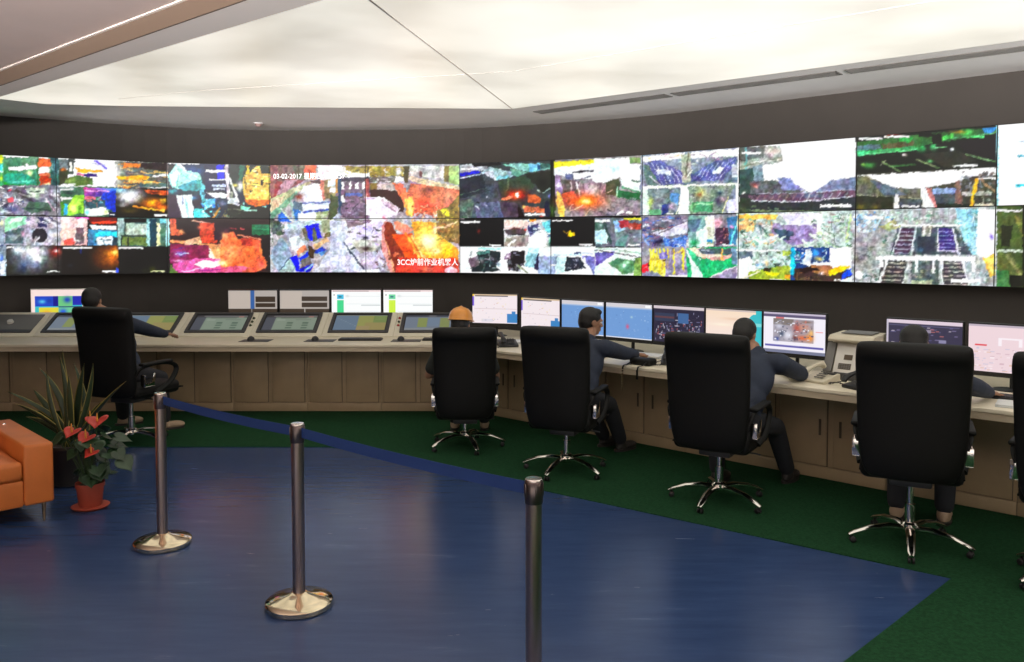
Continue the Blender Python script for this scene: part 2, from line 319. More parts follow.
    p.poly([(550, 110), (575, 115), (640, 170), (740, 190), (760, 235), (700, 290), (640, 320), (540, 320), (500, 290), (485, 260), (480, 210)], (165, 225, 215)); p.poly([(490, 215), (550, 160), (575, 190), (550, 300), (520, 300)], (230, 250, 245)); p.line(565, 115, 630, 170, 14, (240, 250, 250)); p.line(560, 200, 545, 310, 8, (100, 180, 180)); p.line(600, 200, 700, 280, 6, (110, 190, 180)); p.line(620, 180, 740, 230, 8, (210, 245, 235)); p.poly([(560, 300), (700, 250), (760, 240), (740, 330), (600, 340)], (60, 150, 160)); p.blob(520, 335, 40, 24, (70, 180, 200)); p.poly([(600, 340), (740, 330), (820, 380), (600, 370)], (20, 50, 60))
    p.poly([(480, 370), (540, 370), (600, 560), (480, 560)], (40, 12, 44)); p.poly([(540, 370), (680, 365), (690, 560), (600, 560)], (225, 245, 250)); p.line(600, 380, 600, 440, 10, (130, 140, 190)); p.line(620, 400, 650, 560, 14, (160, 235, 235)); p.poly([(690, 375), (760, 370), (750, 470), (690, 450)], (30, 20, 40)); p.blob(700, 395, 30, 20, (70, 130, 170)); p.poly([(690, 480), (760, 480), (830, 550), (690, 560)], (60, 190, 200)); p.blob(780, 540, 40, 20, (190, 255, 250)); p.blob(730, 500, 30, 18, (110, 225, 215))
    p.poly([(750, 250), (800, 330), (880, 380), (860, 480), (770, 470), (740, 350)], (90, 170, 190)); p.clutter(750, 350, 900, 540, [(30, 130, 230), (110, 220, 240), (240, 255, 255), (20, 60, 110), (40, 90, 100)], 30, 40, 40, ang=[1.5, 1.2], seed=13)
    p.rect(780, 120, 960, 400, (20, 26, 60)); p.rect(880, 125, 945, 240, (20, 30, 235)); p.rect(785, 162, 960, 184, (240, 245, 255)); p.rect(815, 235, 960, 250, (225, 235, 250)); p.rect(840, 283, 950, 300, (200, 210, 250)); p.rect(850, 310, 950, 328, (190, 200, 215)); p.rect(800, 335, 980, 352, (30, 40, 50)); p.poly([(790, 350), (980, 355), (960, 400), (850, 390)], (230, 240, 240)); p.line(960, 130, 980, 400, 26, (215, 205, 210)); p.line(1000, 200, 1010, 420, 20, (90, 100, 90)); p.blob(1000, 330, 14, 60, (235, 235, 230))
    p.clutter(850, 400, 1330, 560, [(40, 60, 50), (110, 190, 190), (20, 20, 20), (120, 110, 60), (160, 230, 220)], 50, 60, 40, seed=14)
    p.line(850, 560, 900, 480, 20, (180, 130, 60)); p.blob(930, 440, 40, 24, (110, 120, 150))
    p.Z(220, 150); p.CL(60, 120, 410, 600); p.rect(80, 120, 410, 340, (26, 40, 36)); p.line(60, 190, 150, 420, 20, (235, 240, 235)); p.blob(160, 300, 30, 50, (240, 240, 235)); p.blob(120, 290, 20, 18, (230, 210, 90)); p.poly([(160, 130), (200, 130), (190, 230), (150, 250)], (20, 90, 70)); p.poly([(215, 125), (240, 125), (245, 200), (215, 200)], (235, 190, 50)); p.poly([(200, 210), (240, 190), (300, 130), (330, 130), (340, 190), (410, 200), (410, 410), (210, 410), (180, 290)], (238, 190, 90)); p.clutter(200, 140, 410, 400, [(255, 220, 130), (60, 45, 20), (200, 140, 40), (255, 240, 180)], 44, 50, 20, ang=[0, 1.57, 1.5], w=7, seed=15); p.rect(325, 240, 350, 290, (40, 30, 20)); p.rect(240, 325, 270, 345, (60, 40, 20)); p.poly([(200, 410), (410, 410), (410, 445), (300, 470), (230, 445)], (215, 105, 30)); p.poly([(60, 450), (410, 470), (410, 600), (0, 600)], (22, 24, 18)); p.poly([(170, 460), (250, 475), (220, 495), (170, 490)], (120, 200, 170)); p.bar(200, 494, 305, 504, (170, 220, 200)); p.clutter(20, 470, 200, 570, [(60, 70, 50), (30, 40, 30), (120, 140, 110)], 20, 50, 20, seed=16)
    p.poly([(50, 400), (130, 390), (160, 460), (60, 440)], (230, 240, 240), .8)
    # panel C bottom
    p = B; p.Z(110, 205); p.CL(495, 100, 1330, 575); p.rect(490, 95, 1330, 580, (40, 14, 16)); p.poly([(495, 110), (540, 110), (540, 200), (600, 210), (600, 250), (500, 250)], (220, 100, 70)); p.blob(590, 220, 40, 20, (240, 170, 120)); p.poly([(560, 100), (740, 105), (740, 210), (640, 250), (600, 200), (550, 180)], (30, 8, 14)); p.line(680, 130, 850, 155, 10, (230, 170, 150)); p.poly([(740, 150), (850, 150), (880, 220), (880, 310), (760, 315), (740, 240)], (195, 65, 40)); p.blob(740, 185, 22, 22, (240, 120, 90)); p.blob(820, 190, 30, 20, (230, 110, 70)); p.rect(860, 150, 990, 290, (44, 14, 34)); p.line(500, 300, 740, 310, 22, (235, 150, 100)); p.poly([(600, 300), (740, 260), (760, 320), (620, 330)], (240, 190, 150)); p.line(740, 325, 990, 325, 12, (240, 150, 100)); p.poly([(495, 320), (820, 335), (830, 440), (700, 470), (495, 480)], (125, 30, 75)); p.blob(580, 400, 60, 26, (120, 100, 170)); p.line(540, 405, 650, 400, 8, (190, 200, 240)); p.line(520, 370, 620, 350, 10, (100, 40, 110))
    p.poly([(820, 330), (990, 330), (990, 480), (830, 460)], (240, 175, 120)); p.poly([(820, 350), (880, 460), (820, 460)], (255, 240, 220)); p.poly([(520, 480), (700, 440), (880, 440), (990, 470), (990, 560), (560, 560), (520, 520)], (215, 90, 160)); p.blob(560, 460, 60, 12, (230, 170, 210)); p.poly([(690, 490), (760, 455), (850, 460), (950, 475), (860, 515), (760, 520)], (255, 250, 250)); p.poly([(500, 490), (540, 540), (560, 570), (495, 570)], (90, 110, 50)); p.line(740, 540, 980, 530, 10, (150, 40, 130)); p.line(600, 550, 760, 520, 8, (230, 190, 240))
    p.Z(220, 205); p.poly([(0, 300), (40, 230), (110, 220), (150, 280), (330, 290), (350, 420), (390, 470), (380, 520), (300, 550), (0, 556)], (238, 110, 62)); p.blob(60, 380, 110, 70, (245, 160, 100), .9); p.blob(40, 250, 36, 40, (245, 170, 110)); p.rect(175, 275, 270, 335, (180, 60, 40)); p.line(270, 290, 290, 400, 8, (180, 60, 40)); p.poly([(270, 280), (330, 290), (320, 400), (280, 380)], (225, 90, 60)); p.line(150, 245, 340, 285, 9, (240, 140, 110)); p.blob(340, 490, 44, 44, (215, 90, 70)); p.line(170, 190, 195, 200, 8, (220, 90, 90)); p.line(80, 190, 130, 195, 7, (200, 70, 90)); p.blob(10, 480, 50, 30, (255, 235, 170)); p.poly([(0, 515), (150, 500), (300, 530), (200, 556), (0, 556)], (215, 90, 130)); p.poly([(180, 540), (300, 510), (300, 556), (180, 556)], (200, 80, 60)); p.blob(30, 160, 80, 40, (30, 6, 14)); p.rect(265, 160, 412, 245, (30, 105, 70)); p.line(270, 192, 412, 205, 8, (60, 160, 110)); p.poly([(345, 250), (412, 250), (412, 556), (380, 540), (390, 440), (350, 400)], (22, 12, 14))
    # ---- panels D/E : one big picture over four panels (painted in both rows)
    for p in (T, B):
        p.Z(220, 150); p.CL(412, 115, 2020, 1030); p.rect(400, 100, 2020, 1040, (170, 165, 172))
        p.poly([(412, 120), (800, 120), (700, 250), (412, 420)], (140, 95, 95)); p.poly([(480, 125), (640, 125), (560, 240), (470, 260)], (125, 100, 98)); p.poly([(600, 130), (700, 130), (690, 250), (620, 240)], (110, 110, 95)); p.poly([(700, 125), (790, 125), (790, 240), (700, 235)], (230, 110, 85)); p.poly([(460, 250), (520, 270), (470, 380), (440, 390)], (150, 70, 75)); p.poly([(520, 250), (640, 240), (560, 340), (470, 370)], (185, 150, 160))
        p.poly([(414, 400), (790, 235), (700, 300), (420, 560)], (185, 185, 150)); p.poly([(414, 520), (640, 330), (640, 370), (420, 580)], (120, 165, 140)); p.poly([(414, 420), (540, 370), (480, 470), (414, 510)], (215, 190, 160))
        p.poly([(800, 125), (1000, 125), (1000, 240), (830, 250)], (238, 225, 228)); p.poly([(680, 300), (830, 260), (860, 420), (700, 420), (660, 360)], (232, 236, 248)); p.poly([(820, 250), (870, 250), (880, 400), (850, 420)], (200, 130, 115)); p.poly([(740, 250), (830, 240), (830, 280), (750, 270)], (90, 75, 80)); p.blob(650, 385, 45, 28, (130, 55, 30)); p.rect(860, 245, 1000, 400, (140, 125, 90)); p.rect(895, 250, 955, 300, (215, 232, 240)); p.rect(905, 310, 950, 350, (240, 245, 250)); p.rect(960, 260, 980, 400, (110, 80, 40))
        p.poly([(590, 430), (900, 420), (910, 520), (640, 560)], (210, 220, 232)); p.line(680, 440, 900, 430, 12, (80, 95, 160)); p.line(690, 510, 910, 490, 14, (50, 70, 170)); p.poly([(600, 420), (680, 440), (680, 500), (600, 490)], (90, 110, 125)); p.rect(720, 460, 920, 485, (238, 240, 245))
        p.poly([(500, 500), (590, 560), (600, 590), (470, 590)], (50, 100, 200)); p.poly([(600, 480), (660, 500), (660, 580), (610, 580)], (50, 105, 165)); p.line(580, 420, 620, 600, 16, (160, 185, 180)); p.line(500, 480, 600, 590, 16, (205, 215, 205)); p.poly([(414, 590), (500, 590), (520, 700), (430, 690)], (70, 80, 85)); p.clutter(414, 560, 540, 800, [(60, 80, 60), (210, 220, 220), (120, 140, 120), (30, 40, 40)], 26, 50, 40, seed=21)
        p.poly([(640, 520), (840, 520), (820, 590), (640, 610)], (238, 244, 246)); p.poly([(790, 510), (900, 500), (860, 620), (790, 600)], (150, 160, 110), .8); p.rect(840, 530, 880, 640, (185, 195, 170)); p.poly([(900, 440), (1000, 420), (990, 700), (880, 660)], (80, 80, 60)); p.poly([(940, 500), (1010, 500), (1000, 570), (930, 570)], (200, 205, 235))
        # lower left
        p.Z(220, 205)
        p.poly([(520, 170), (660, 130), (830, 130), (830, 160), (660, 200), (550, 230)], (185, 205, 215)); p.poly([(530, 200), (670, 190), (650, 290), (600, 370), (570, 330)], (165, 172, 190)); p.poly([(570, 270), (660, 250), (620, 370), (590, 370)], (225, 240, 250)); p.poly([(640, 270), (720, 310), (640, 400), (620, 390)], (205, 212, 222)); p.poly([(625, 380), (700, 320), (720, 370), (640, 420)], (230, 130, 100))
        p.poly([(420, 390), (500, 260), (560, 330), (590, 420), (480, 556), (430, 460)], (140, 158, 178)); p.poly([(480, 556), (590, 430), (620, 556)], (165, 190, 190)); p.line(490, 540, 600, 410, 7, (40, 60, 90))
        p.poly([(700, 170), (810, 150), (840, 270), (740, 300)], (15, 25, 215)); p.poly([(760, 190), (785, 185), (800, 290), (770, 300)], (90, 90, 70)); p.poly([(670, 200), (705, 180), (740, 300), (700, 290)], (100, 95, 80)); p.poly([(580, 430), (640, 410), (660, 530), (640, 556), (620, 540)], (10, 20, 225)); p.poly([(650, 440), (730, 380), (740, 410), (660, 480)], (30, 60, 240)); p.poly([(640, 540), (740, 480), (770, 480), (740, 556), (650, 556)], (20, 30, 200)); p.poly([(660, 460), (740, 420), (760, 480), (670, 530)], (110, 100, 95)); p.line(700, 545, 760, 490, 14, (150, 200, 230))
        p.poly([(760, 340), (880, 260), (900, 290), (790, 370)], (205, 170, 130)); p.poly([(760, 380), (850, 340), (880, 370), (800, 400)], (35, 60, 180)); p.poly([(720, 320), (780, 370), (780, 440), (740, 440)], (60, 45, 30)); p.poly([(880, 200), (950, 170), (920, 260), (860, 270)], (95, 90, 55)); p.poly([(800, 390), (900, 370), (840, 430)], (80, 130, 180)); p.poly([(830, 130), (940, 110), (930, 220), (850, 230)], (150, 160, 130))
        p.poly([(940, 130), (1160, 120), (1160, 556), (780, 556), (900, 380), (930, 260)], (208, 210, 232)); p.poly([(780, 520), (1160, 490), (1160, 560), (760, 560)], (170, 170, 185)); p.blob(1000, 330, 80, 130, (228, 230, 248), .8)
        # right half, coordinates of the 135 px zoom
        p.Z(330, 150, 7.356); p.CL(0, 110, 948, 1000)
        p.rect(0, 118, 560, 230, (225, 228, 225)); p.poly([(100, 118), (560, 118), (560, 190), (300, 195), (120, 150)], (150, 135, 60)); p.clutter(100, 120, 560, 200, [(200, 190, 120), (90, 80, 40), (220, 225, 230), (60, 60, 50)], 30, 60, 16, seed=22); p.poly([(130, 170), (290, 165), (290, 210), (130, 205)], (238, 238, 242))
        p.rect(40, 200, 300, 500, (112, 92, 112)); p.rect(60, 180, 82, 480, (35, 60, 90)); p.clutter(84, 220, 290, 500, [(60, 50, 60), (160, 150, 170), (90, 70, 90), (140, 120, 130), (30, 26, 36)], 60, 50, 18, seed=23); p.rect(85, 200, 290, 232, (50, 40, 60))
        for q in (92, 146, 196, 246): p.poly([(q-12, 285), (q-10, 245), (q+8, 225), (q+14, 288)], (250, 250, 255))
        p.poly([(82, 330), (104, 330), (108, 388), (80, 388)], (245, 245, 252)); p.rect(115, 316, 240, 334, (90, 110, 180)); p.rect(258, 215, 286, 400, (160, 80, 80)); p.blob(262, 340, 10, 20, (255, 180, 190)); p.rect(40, 215, 60, 320, (170, 120, 60)); p.blob(55, 480, 26, 40, (225, 235, 250)); p.poly([(0, 330), (60, 340), (50, 470), (0, 520)], (70, 80, 50)); p.blob(20, 290, 26, 30, (235, 240, 235))
        p.poly([(290, 195), (480, 190), (470, 240), (300, 235)], (95, 92, 88)); p.clutter(295, 180, 470, 260, [(170, 170, 170), (60, 60, 50), (220, 220, 220)], 18, 40, 14, seed=24); p.poly([(350, 250), (470, 240), (475, 300), (350, 310)], (190, 172, 172)); p.blob(500, 160, 26, 34, (225, 230, 240)); p.blob(500, 160, 14, 20, (250, 250, 255))
        p.poly([(300, 290), (350, 285), (500, 300), (560, 370), (540, 450), (450, 470), (290, 340)], (52, 25, 22)); p.rect(290, 240, 350, 290, (120, 95, 50))
        # red hot right side
        p.poly([(455, 235), (530, 250), (620, 400), (600, 490), (560, 430), (500, 320)], (228, 120, 85)); p.poly([(540, 118), (590, 118), (570, 230), (540, 240)], (70, 60, 30)); p.poly([(590, 115), (840, 118), (840, 210), (590, 190)], (205, 202, 196)); p.rect(640, 130, 700, 180, (170, 165, 165)); p.rect(655, 150, 675, 195, (110, 70, 70)); p.rect(835, 115, 875, 235, (110, 100, 50)); p.poly([(870, 115), (948, 115), (948, 260), (870, 240)], (160, 190, 125)); p.poly([(575, 185), (950, 270), (948, 300), (700, 262), (580, 215)], (222, 200, 170)); p.poly([(580, 215), (700, 262), (760, 300), (640, 290)], (165, 140, 165)); p.poly([(590, 240), (948, 290), (948, 380), (860, 420), (760, 480), (620, 460), (560, 330)], (200, 110, 80)); p.blob(720, 290, 60, 20, (125, 70, 60)); p.blob(700, 400, 100, 60, (225, 80, 50)); p.blob(860, 350, 60, 50, (215, 140, 110)); p.blob(790, 330, 40, 30, (230, 140, 100))
        p.poly([(540, 360), (600, 340), (620, 420), (600, 490), (560, 480)], (250, 180, 90)); p.poly([(570, 400), (605, 380), (600, 485), (575, 480)], (255, 235, 130)); p.clutter(600, 400, 800, 520, [(235, 90, 40), (250, 200, 150), (120, 40, 20), (200, 60, 30)], 36, 40, 24, seed=25)
        p.poly([(860, 420), (948, 330), (948, 560), (800, 540), (780, 440)], (125, 105, 50)); p.poly([(800, 440), (870, 425), (880, 490), (850, 490)], (215, 205, 60)); p.clutter(780, 420, 948, 560, [(90, 80, 40), (170, 140, 60), (60, 50, 30), (210, 190, 110)], 26, 36, 24, seed=26)
        # lower part, 135 px zoom starting y 195
        p.Z(330, 195, 7.356)
        p.poly([(260, 10), (390, 10), (510, 100), (490, 150), (390, 170), (260, 150)], (236, 228, 242)); p.poly([(390, 20), (510, 100), (480, 125), (370, 40)], (200, 180, 190)); p.line(390, 60, 480, 120, 8, (150, 120, 140)); p.rect(260, 18, 340, 30, (190, 170, 200)); p.poly([(300, 130), (420, 150), (390, 230), (260, 250)], (240, 238, 255)); p.blob(400, 170, 20, 20, (215, 100, 130))
        p.poly([(0, 180), (130, 190), (140, 340), (100, 350), (250, 560), (0, 560)], (200, 205, 225)); p.poly([(110, 180), (300, 182), (270, 230), (130, 240)], (115, 95, 105)); p.line(130, 190, 290, 200, 8, (170, 150, 170)); p.poly([(130, 240), (300, 200), (400, 180), (400, 330), (300, 330), (160, 300)], (215, 205, 240)); p.clutter(130, 230, 390, 400, [(240, 240, 255), (60, 50, 60), (160, 130, 220), (180, 180, 190), (30, 30, 36)], 40, 60, 24, seed=27); p.blob(260, 310, 30, 14, (30, 24, 40)); p.poly([(140, 330), (320, 330), (340, 420), (220, 430)], (190, 190, 185)); p.blob(270, 395, 60, 20, (70, 60, 50)); p.blob(150, 340, 26, 24, (255, 255, 255))
        p.poly([(200, 430), (400, 400), (400, 560), (250, 560)], (190, 185, 205)); p.line(100, 350, 250, 550, 14, (70, 75, 100)); p.poly([(240, 545), (360, 540), (370, 570), (180, 572)], (232, 236, 245)); p.clutter(330, 400, 420, 540, [(120, 90, 100), (200, 190, 210), (80, 60, 60)], 20, 40, 24, seed=28)
        p.poly([(395, 190), (410, 190), (480, 570), (440, 570), (380, 400), (380, 230)], (205, 140, 130)); p.poly([(400, 200), (450, 200), (480, 260), (520, 330), (600, 570), (480, 570), (420, 420), (400, 300)], (120, 45, 30)); p.poly([(470, 190), (500, 190), (620, 250), (560, 290), (480, 250)], (245, 150, 130)); p.poly([(450, 290), (600, 280), (680, 460), (700, 570), (600, 570), (520, 400)], (232, 80, 30)); p.blob(560, 350, 60, 60, (240, 90, 40)); p.line(410, 340, 470, 560, 12, (215, 150, 110)); p.line(560, 280, 660, 470, 16, (245, 150, 60)); p.line(600, 300, 690, 470, 12, (255, 200, 110)); p.clutter(420, 420, 560, 570, [(90, 40, 30), (200, 110, 70), (60, 30, 20), (180, 80, 60)], 24, 30, 50, seed=29)
        p.poly([(600, 190), (780, 200), (860, 330), (945, 400), (945, 490), (700, 470), (620, 320)], (250, 165, 60)); p.blob(720, 330, 110, 100, (255, 225, 110)); p.blob(720, 340, 70, 70, (255, 250, 215)); p.blob(690, 250, 46, 50, (255, 220, 100)); p.blob(770, 260, 20, 70, (255, 235, 170)); p.blob(790, 410, 50, 30, (255, 245, 190)); p.blob(860, 420, 60, 50, (250, 190, 40)); p.poly([(780, 200), (948, 190), (948, 360), (850, 330), (790, 280)], (130, 105, 60)); p.clutter(780, 210, 948, 340, [(160, 140, 80), (90, 70, 40), (230, 180, 110), (190, 110, 60)], 24, 36, 22, seed=30); p.line(760, 240, 850, 235, 12, (225, 185, 150)); p.line(840, 235, 940, 190, 12, (225, 190, 150)); p.clutter(610, 400, 780, 470, [(240, 120, 50), (255, 210, 120)], 14, 40, 20, seed=31)
        p.poly([(500, 460), (945, 470), (945, 572), (480, 572)], (190, 60, 50)); p.blob(560, 540, 60, 30, (215, 80, 50)); p.blob(720, 545, 40, 26, (215, 110, 90)); p.blob(900, 470, 40, 20, (200, 40, 30)); p.blob(850, 490, 26, 12, (170, 40, 30)); p.blob(892, 556, 46, 30, (252, 190, 205), soft=False)
    # ---- panel F top
    p = T; p.Z(450, 150); p.CL(76, 90, 860, 570); p.rect(70, 80, 860, 580, (52, 58, 60)); p.poly([(76, 120), (300, 115), (320, 160), (76, 200)], (170, 170, 180)); p.poly([(170, 110), (420, 100), (420, 125), (200, 140)], (20, 18, 22)); p.poly([(76, 190), (230, 165), (250, 185), (76, 222)], (28, 34, 190)); p.line(80, 235, 260, 195, 10, (180, 190, 220)); p.bar(90, 150, 230, 162); p.bar(310, 152, 425, 162)
    p.poly([(250, 185), (330, 140), (430, 160), (560, 190), (500, 225), (380, 255)], (165, 190, 195)); p.poly([(270, 190), (350, 160), (380, 250)], (190, 190, 200)); p.poly([(380, 215), (470, 205), (490, 225), (380, 250)], (140, 205, 220)); p.poly([(430, 115), (860, 105), (860, 150), (680, 180), (560, 160)], (120, 175, 165)); p.poly([(640, 110), (740, 110), (740, 170), (660, 178)], (110, 180, 210)); p.rect(720, 125, 745, 165, (25, 70, 110)); p.poly([(740, 110), (830, 108), (830, 140), (750, 160)], (50, 90, 85)); p.poly([(500, 150), (660, 180), (560, 215), (500, 200)], (95, 140, 120))
    p.poly([(76, 250), (280, 190), (390, 260), (420, 420), (560, 480), (560, 570), (76, 570)], (66, 74, 82)); p.poly([(76, 240), (270, 200), (300, 330), (76, 400)], (40, 44, 52)); p.line(80, 370, 300, 310, 6, (90, 110, 95)); p.line(80, 400, 330, 330, 5, (30, 34, 36)); p.poly([(76, 420), (200, 400), (180, 560), (76, 570)], (80, 100, 92)); p.poly([(200, 440), (420, 420), (540, 560), (220, 570)], (86, 92, 118)); p.blob(300, 455, 14, 9, (210, 215, 235)); p.blob(310, 392, 10, 7, (190, 195, 210)); p.line(215, 460, 240, 485, 7, (190, 200, 220)); p.line(110, 490, 150, 560, 6, (130, 150, 140)); p.line(225, 430, 245, 440, 8, (24, 24, 30))
    p.poly([(400, 260), (640, 200), (700, 300), (640, 360), (420, 380)], (50, 66, 50)); p.line(480, 230, 470, 330, 16, (85, 105, 80)); p.poly([(620, 200), (860, 160), (860, 330), (760, 350), (690, 280)], (30, 34, 28)); p.blob(770, 270, 50, 45, (16, 18, 16)); p.line(715, 330, 780, 350, 8, (150, 170, 160)); p.line(780, 350, 830, 310, 8, (150, 170, 160)); p.rect(838, 150, 862, 570, (50, 80, 30))
    p.blob(550, 370, 120, 60, (120, 26, 14), .95); p.blob(545, 370, 66, 36, (255, 50, 20)); p.blob(550, 370, 28, 26, (255, 225, 150)); p.rect(540, 350, 565, 385, (255, 250, 220)); p.line(440, 405, 510, 385, 24, (240, 130, 100)); p.blob(480, 390, 20, 10, (255, 90, 60)); p.poly([(400, 420), (550, 440), (570, 560), (440, 560)], (70, 55, 70)); p.poly([(640, 360), (700, 370), (760, 400), (740, 440), (640, 440)], (175, 85, 50)); p.poly([(590, 460), (790, 480), (790, 520), (620, 510)], (205, 115, 80)); p.blob(605, 470, 16, 16, (250, 200, 110)); p.bar(620, 520, 790, 540); p.blob(820, 380, 16, 20, (110, 105, 170)); p.poly([(560, 450), (600, 500), (640, 570), (560, 570)], (26, 8, 12)); p.poly([(780, 420), (840, 420), (840, 570), (790, 570)], (26, 30, 50)); p.blob(755, 550, 20, 12, (200, 90, 80))
    # F bottom
    p = B; p.Z(450, 205); p.CL(76, 110, 860, 600); p.rect(60, 100, 860, 600, (20, 20, 22)); p.bar(86, 134, 250, 146); p.blob(238, 215, 16, 22, (110, 34, 30), .9); p.bar(328, 326, 420, 336)
    p.rect(445, 120, 836, 345, (190, 190, 192)); p.poly([(445, 125), (660, 122), (640, 180), (450, 200)], (240, 215, 205)); p.rect(650, 122, 710, 140, (250, 160, 60)); p.poly([(450, 210), (520, 185), (600, 190), (640, 200), (620, 240), (470, 245)], (80, 65, 70)); p.blob(540, 190, 60, 10, (110, 60, 60)); p.blob(625, 200, 14, 10, (255, 80, 70)); p.line(520, 240, 610, 245, 10, (40, 36, 44)); p.poly([(460, 260), (650, 250), (650, 340), (450, 340)], (150, 140, 135)); p.line(480, 335, 540, 285, 16, (250, 245, 235)); p.line(470, 262, 500, 262, 8, W); p.poly([(640, 170), (730, 150), (740, 210), (660, 260)], (60, 60, 100)); p.clutter(640, 130, 836, 260, [(220, 240, 250), (70, 90, 130), (250, 250, 255), (150, 160, 200)], 26, 50, 26, seed=33); p.poly([(760, 140), (836, 120), (836, 230), (790, 220)], (110, 190, 205)); p.poly([(650, 260), (790, 210), (800, 340), (640, 345)], (245, 252, 252)); p.blob(830, 300, 18, 40, (40, 130, 110))
    p.CL(76, 342, 1400, 600); p.rect(70, 342, 845, 580, (235, 245, 245)); p.rect(230, 350, 420, 370, (170, 225, 220)); p.poly([(215, 385), (330, 370), (415, 385), (410, 450), (380, 520), (420, 550), (190, 550), (170, 520), (240, 480)], (34, 42, 46)); p.poly([(150, 440), (230, 420), (240, 500), (170, 515)], (110, 100, 110)); p.blob(170, 400, 14, 22, (110, 120, 120)); p.poly([(215, 385), (330, 372), (330, 400), (220, 410)], (70, 110, 105)); p.line(320, 400, 330, 500, 6, (140, 160, 160)); p.line(250, 440, 400, 460, 7, (150, 150, 165)); p.blob(260, 460, 22, 22, (120, 125, 130)); p.clutter(240, 400, 410, 540, [(60, 90, 90), (20, 24, 26), (100, 110, 115)], 20, 40, 30, seed=34)
    p.poly([(500, 380), (620, 375), (620, 470), (560, 550), (480, 540), (470, 480)], (30, 26, 30)); p.poly([(460, 410), (500, 390), (500, 450), (450, 450)], (150, 130, 145)); p.clutter(470, 390, 620, 540, [(90, 70, 80), (20, 16, 20), (130, 125, 140), (60, 60, 60)], 20, 36, 30, seed=35); p.line(560, 500, 640, 560, 14, (130, 135, 110)); p.blob(480, 425, 14, 12, (225, 215, 225)); p.blob(400, 490, 24, 20, (170, 190, 210)); p.bar(295, 545, 440, 556); p.poly([(640, 380), (720, 400), (700, 520), (620, 500)], (140, 180, 190)); p.poly([(720, 405), (810, 410), (830, 440), (790, 560), (690, 530)], (44, 40, 70)); p.blob(740, 470, 20, 50, (20, 24, 24)); p.poly([(770, 440), (830, 440), (820, 560), (740, 560)], (120, 110, 170)); p.blob(780, 560, 50, 24, (245, 250, 252)); p.poly([(640, 350), (800, 350), (720, 400), (650, 395)], (200, 240, 245))
    # ---- panel G top
    p = T; p.Z(550, 145); p.CL(0, 60, 762, 600); p.rect(0, 60, 770, 610, (130, 125, 128)); p.rect(0, 60, 40, 610, (20, 26, 18)); p.blob(10, 540, 40, 70, (60, 90, 40)); p.poly([(35, 135), (360, 120), (360, 170), (35, 190)], (245, 225, 50)); p.poly([(35, 185), (380, 150), (380, 280), (35, 250)], (225, 232, 238)); p.line(190, 225, 355, 210, 14, (30, 26, 40)); p.poly([(190, 235), (350, 225), (340, 270), (200, 285)], (248, 250, 252)); p.line(195, 290, 330, 255, 10, (80, 80, 95)); p.poly([(120, 240), (190, 235), (190, 290), (130, 270)], (90, 100, 130)); p.poly([(360, 115), (575, 105), (575, 265), (400, 325), (350, 300)], (232, 246, 246)); p.blob(530, 190, 40, 40, (190, 215, 222), .8); p.poly([(575, 105), (662, 100), (662, 150), (762, 160), (762, 300), (600, 290), (575, 260)], (244, 250, 242)); p.rect(662, 102, 742, 150, (110, 140, 90)); p.poly([(580, 280), (762, 300), (762, 395), (600, 350)], (222, 245, 230)); p.line(680, 292, 760, 304, 12, (60, 90, 80))
    p.poly([(60, 270), (240, 300), (230, 420), (100, 400)], (95, 85, 85)); p.poly([(40, 250), (80, 250), (100, 400), (40, 400)], (150, 130, 165)); p.blob(70, 330, 24, 24, (240, 225, 245)); p.line(170, 310, 180, 390, 10, (190, 180, 180)); p.poly([(230, 310), (460, 310), (450, 430), (240, 420)], (150, 130, 135)); p.line(210, 310, 250, 410, 14, (235, 215, 210)); p.line(270, 320, 280, 410, 10, (110, 90, 100)); p.line(420, 320, 400, 420, 10, (120, 90, 110)); p.blob(345, 380, 60, 60, (252, 235, 248)); p.line(460, 320, 420, 420, 6, (190, 150, 160)); p.poly([(460, 300), (575, 270), (575, 420), (450, 410)], (70, 70, 52)); p.line(440, 410, 510, 370, 6, (200, 170, 160)); p.poly([(550, 370), (762, 400), (762, 460), (550, 430)], (35, 95, 60)); p.line(560, 340, 550, 430, 8, (160, 200, 170)); p.line(600, 345, 760, 395, 14, (80, 130, 100))
    p.poly([(130, 420), (480, 420), (762, 470), (762, 600), (130, 600)], (140, 130, 135)); p.clutter(400, 430, 762, 600, [(110, 115, 115), (170, 165, 170), (90, 90, 96)], 40, 60, 14, ang=[.2, .3], seed=36); p.poly([(540, 570), (600, 540), (615, 555), (560, 580)], (245, 248, 248)); p.poly([(625, 545), (685, 545), (680, 570), (625, 568)], (240, 248, 248)); p.line(480, 535, 500, 540, 14, (24, 24, 30)); p.poly([(95, 400), (200, 380), (210, 420), (110, 440)], (235, 110, 90)); p.blob(150, 460, 120, 60, (200, 80, 50), .8); p.blob(300, 460, 180, 80, (240, 80, 30), .9); p.blob(295, 465, 100, 44, (255, 130, 20)); p.blob(295, 465, 46, 26, (255, 245, 160)); p.line(140, 550, 270, 500, 6, (250, 200, 170)); p.line(150, 530, 190, 490, 6, (240, 190, 160)); p.line(270, 595, 330, 530, 6, (250, 180, 160)); p.poly([(50, 370), (80, 390), (125, 520), (120, 600), (80, 600), (50, 480)], (248, 190, 100))
    # G bottom
    p = B; p.Z(550, 205); p.CL(0, 100, 762, 345); p.rect(0, 100, 770, 345, (22, 22, 24)); p.bar(15, 124, 180, 134); p.blob(172, 235, 28, 24, (240, 190, 30), soft=False); p.blob(185, 215, 14, 12, K, soft=False); p.line(110, 215, 135, 235, 6, (170, 130, 40)); p.bar(245, 322, 348, 334)
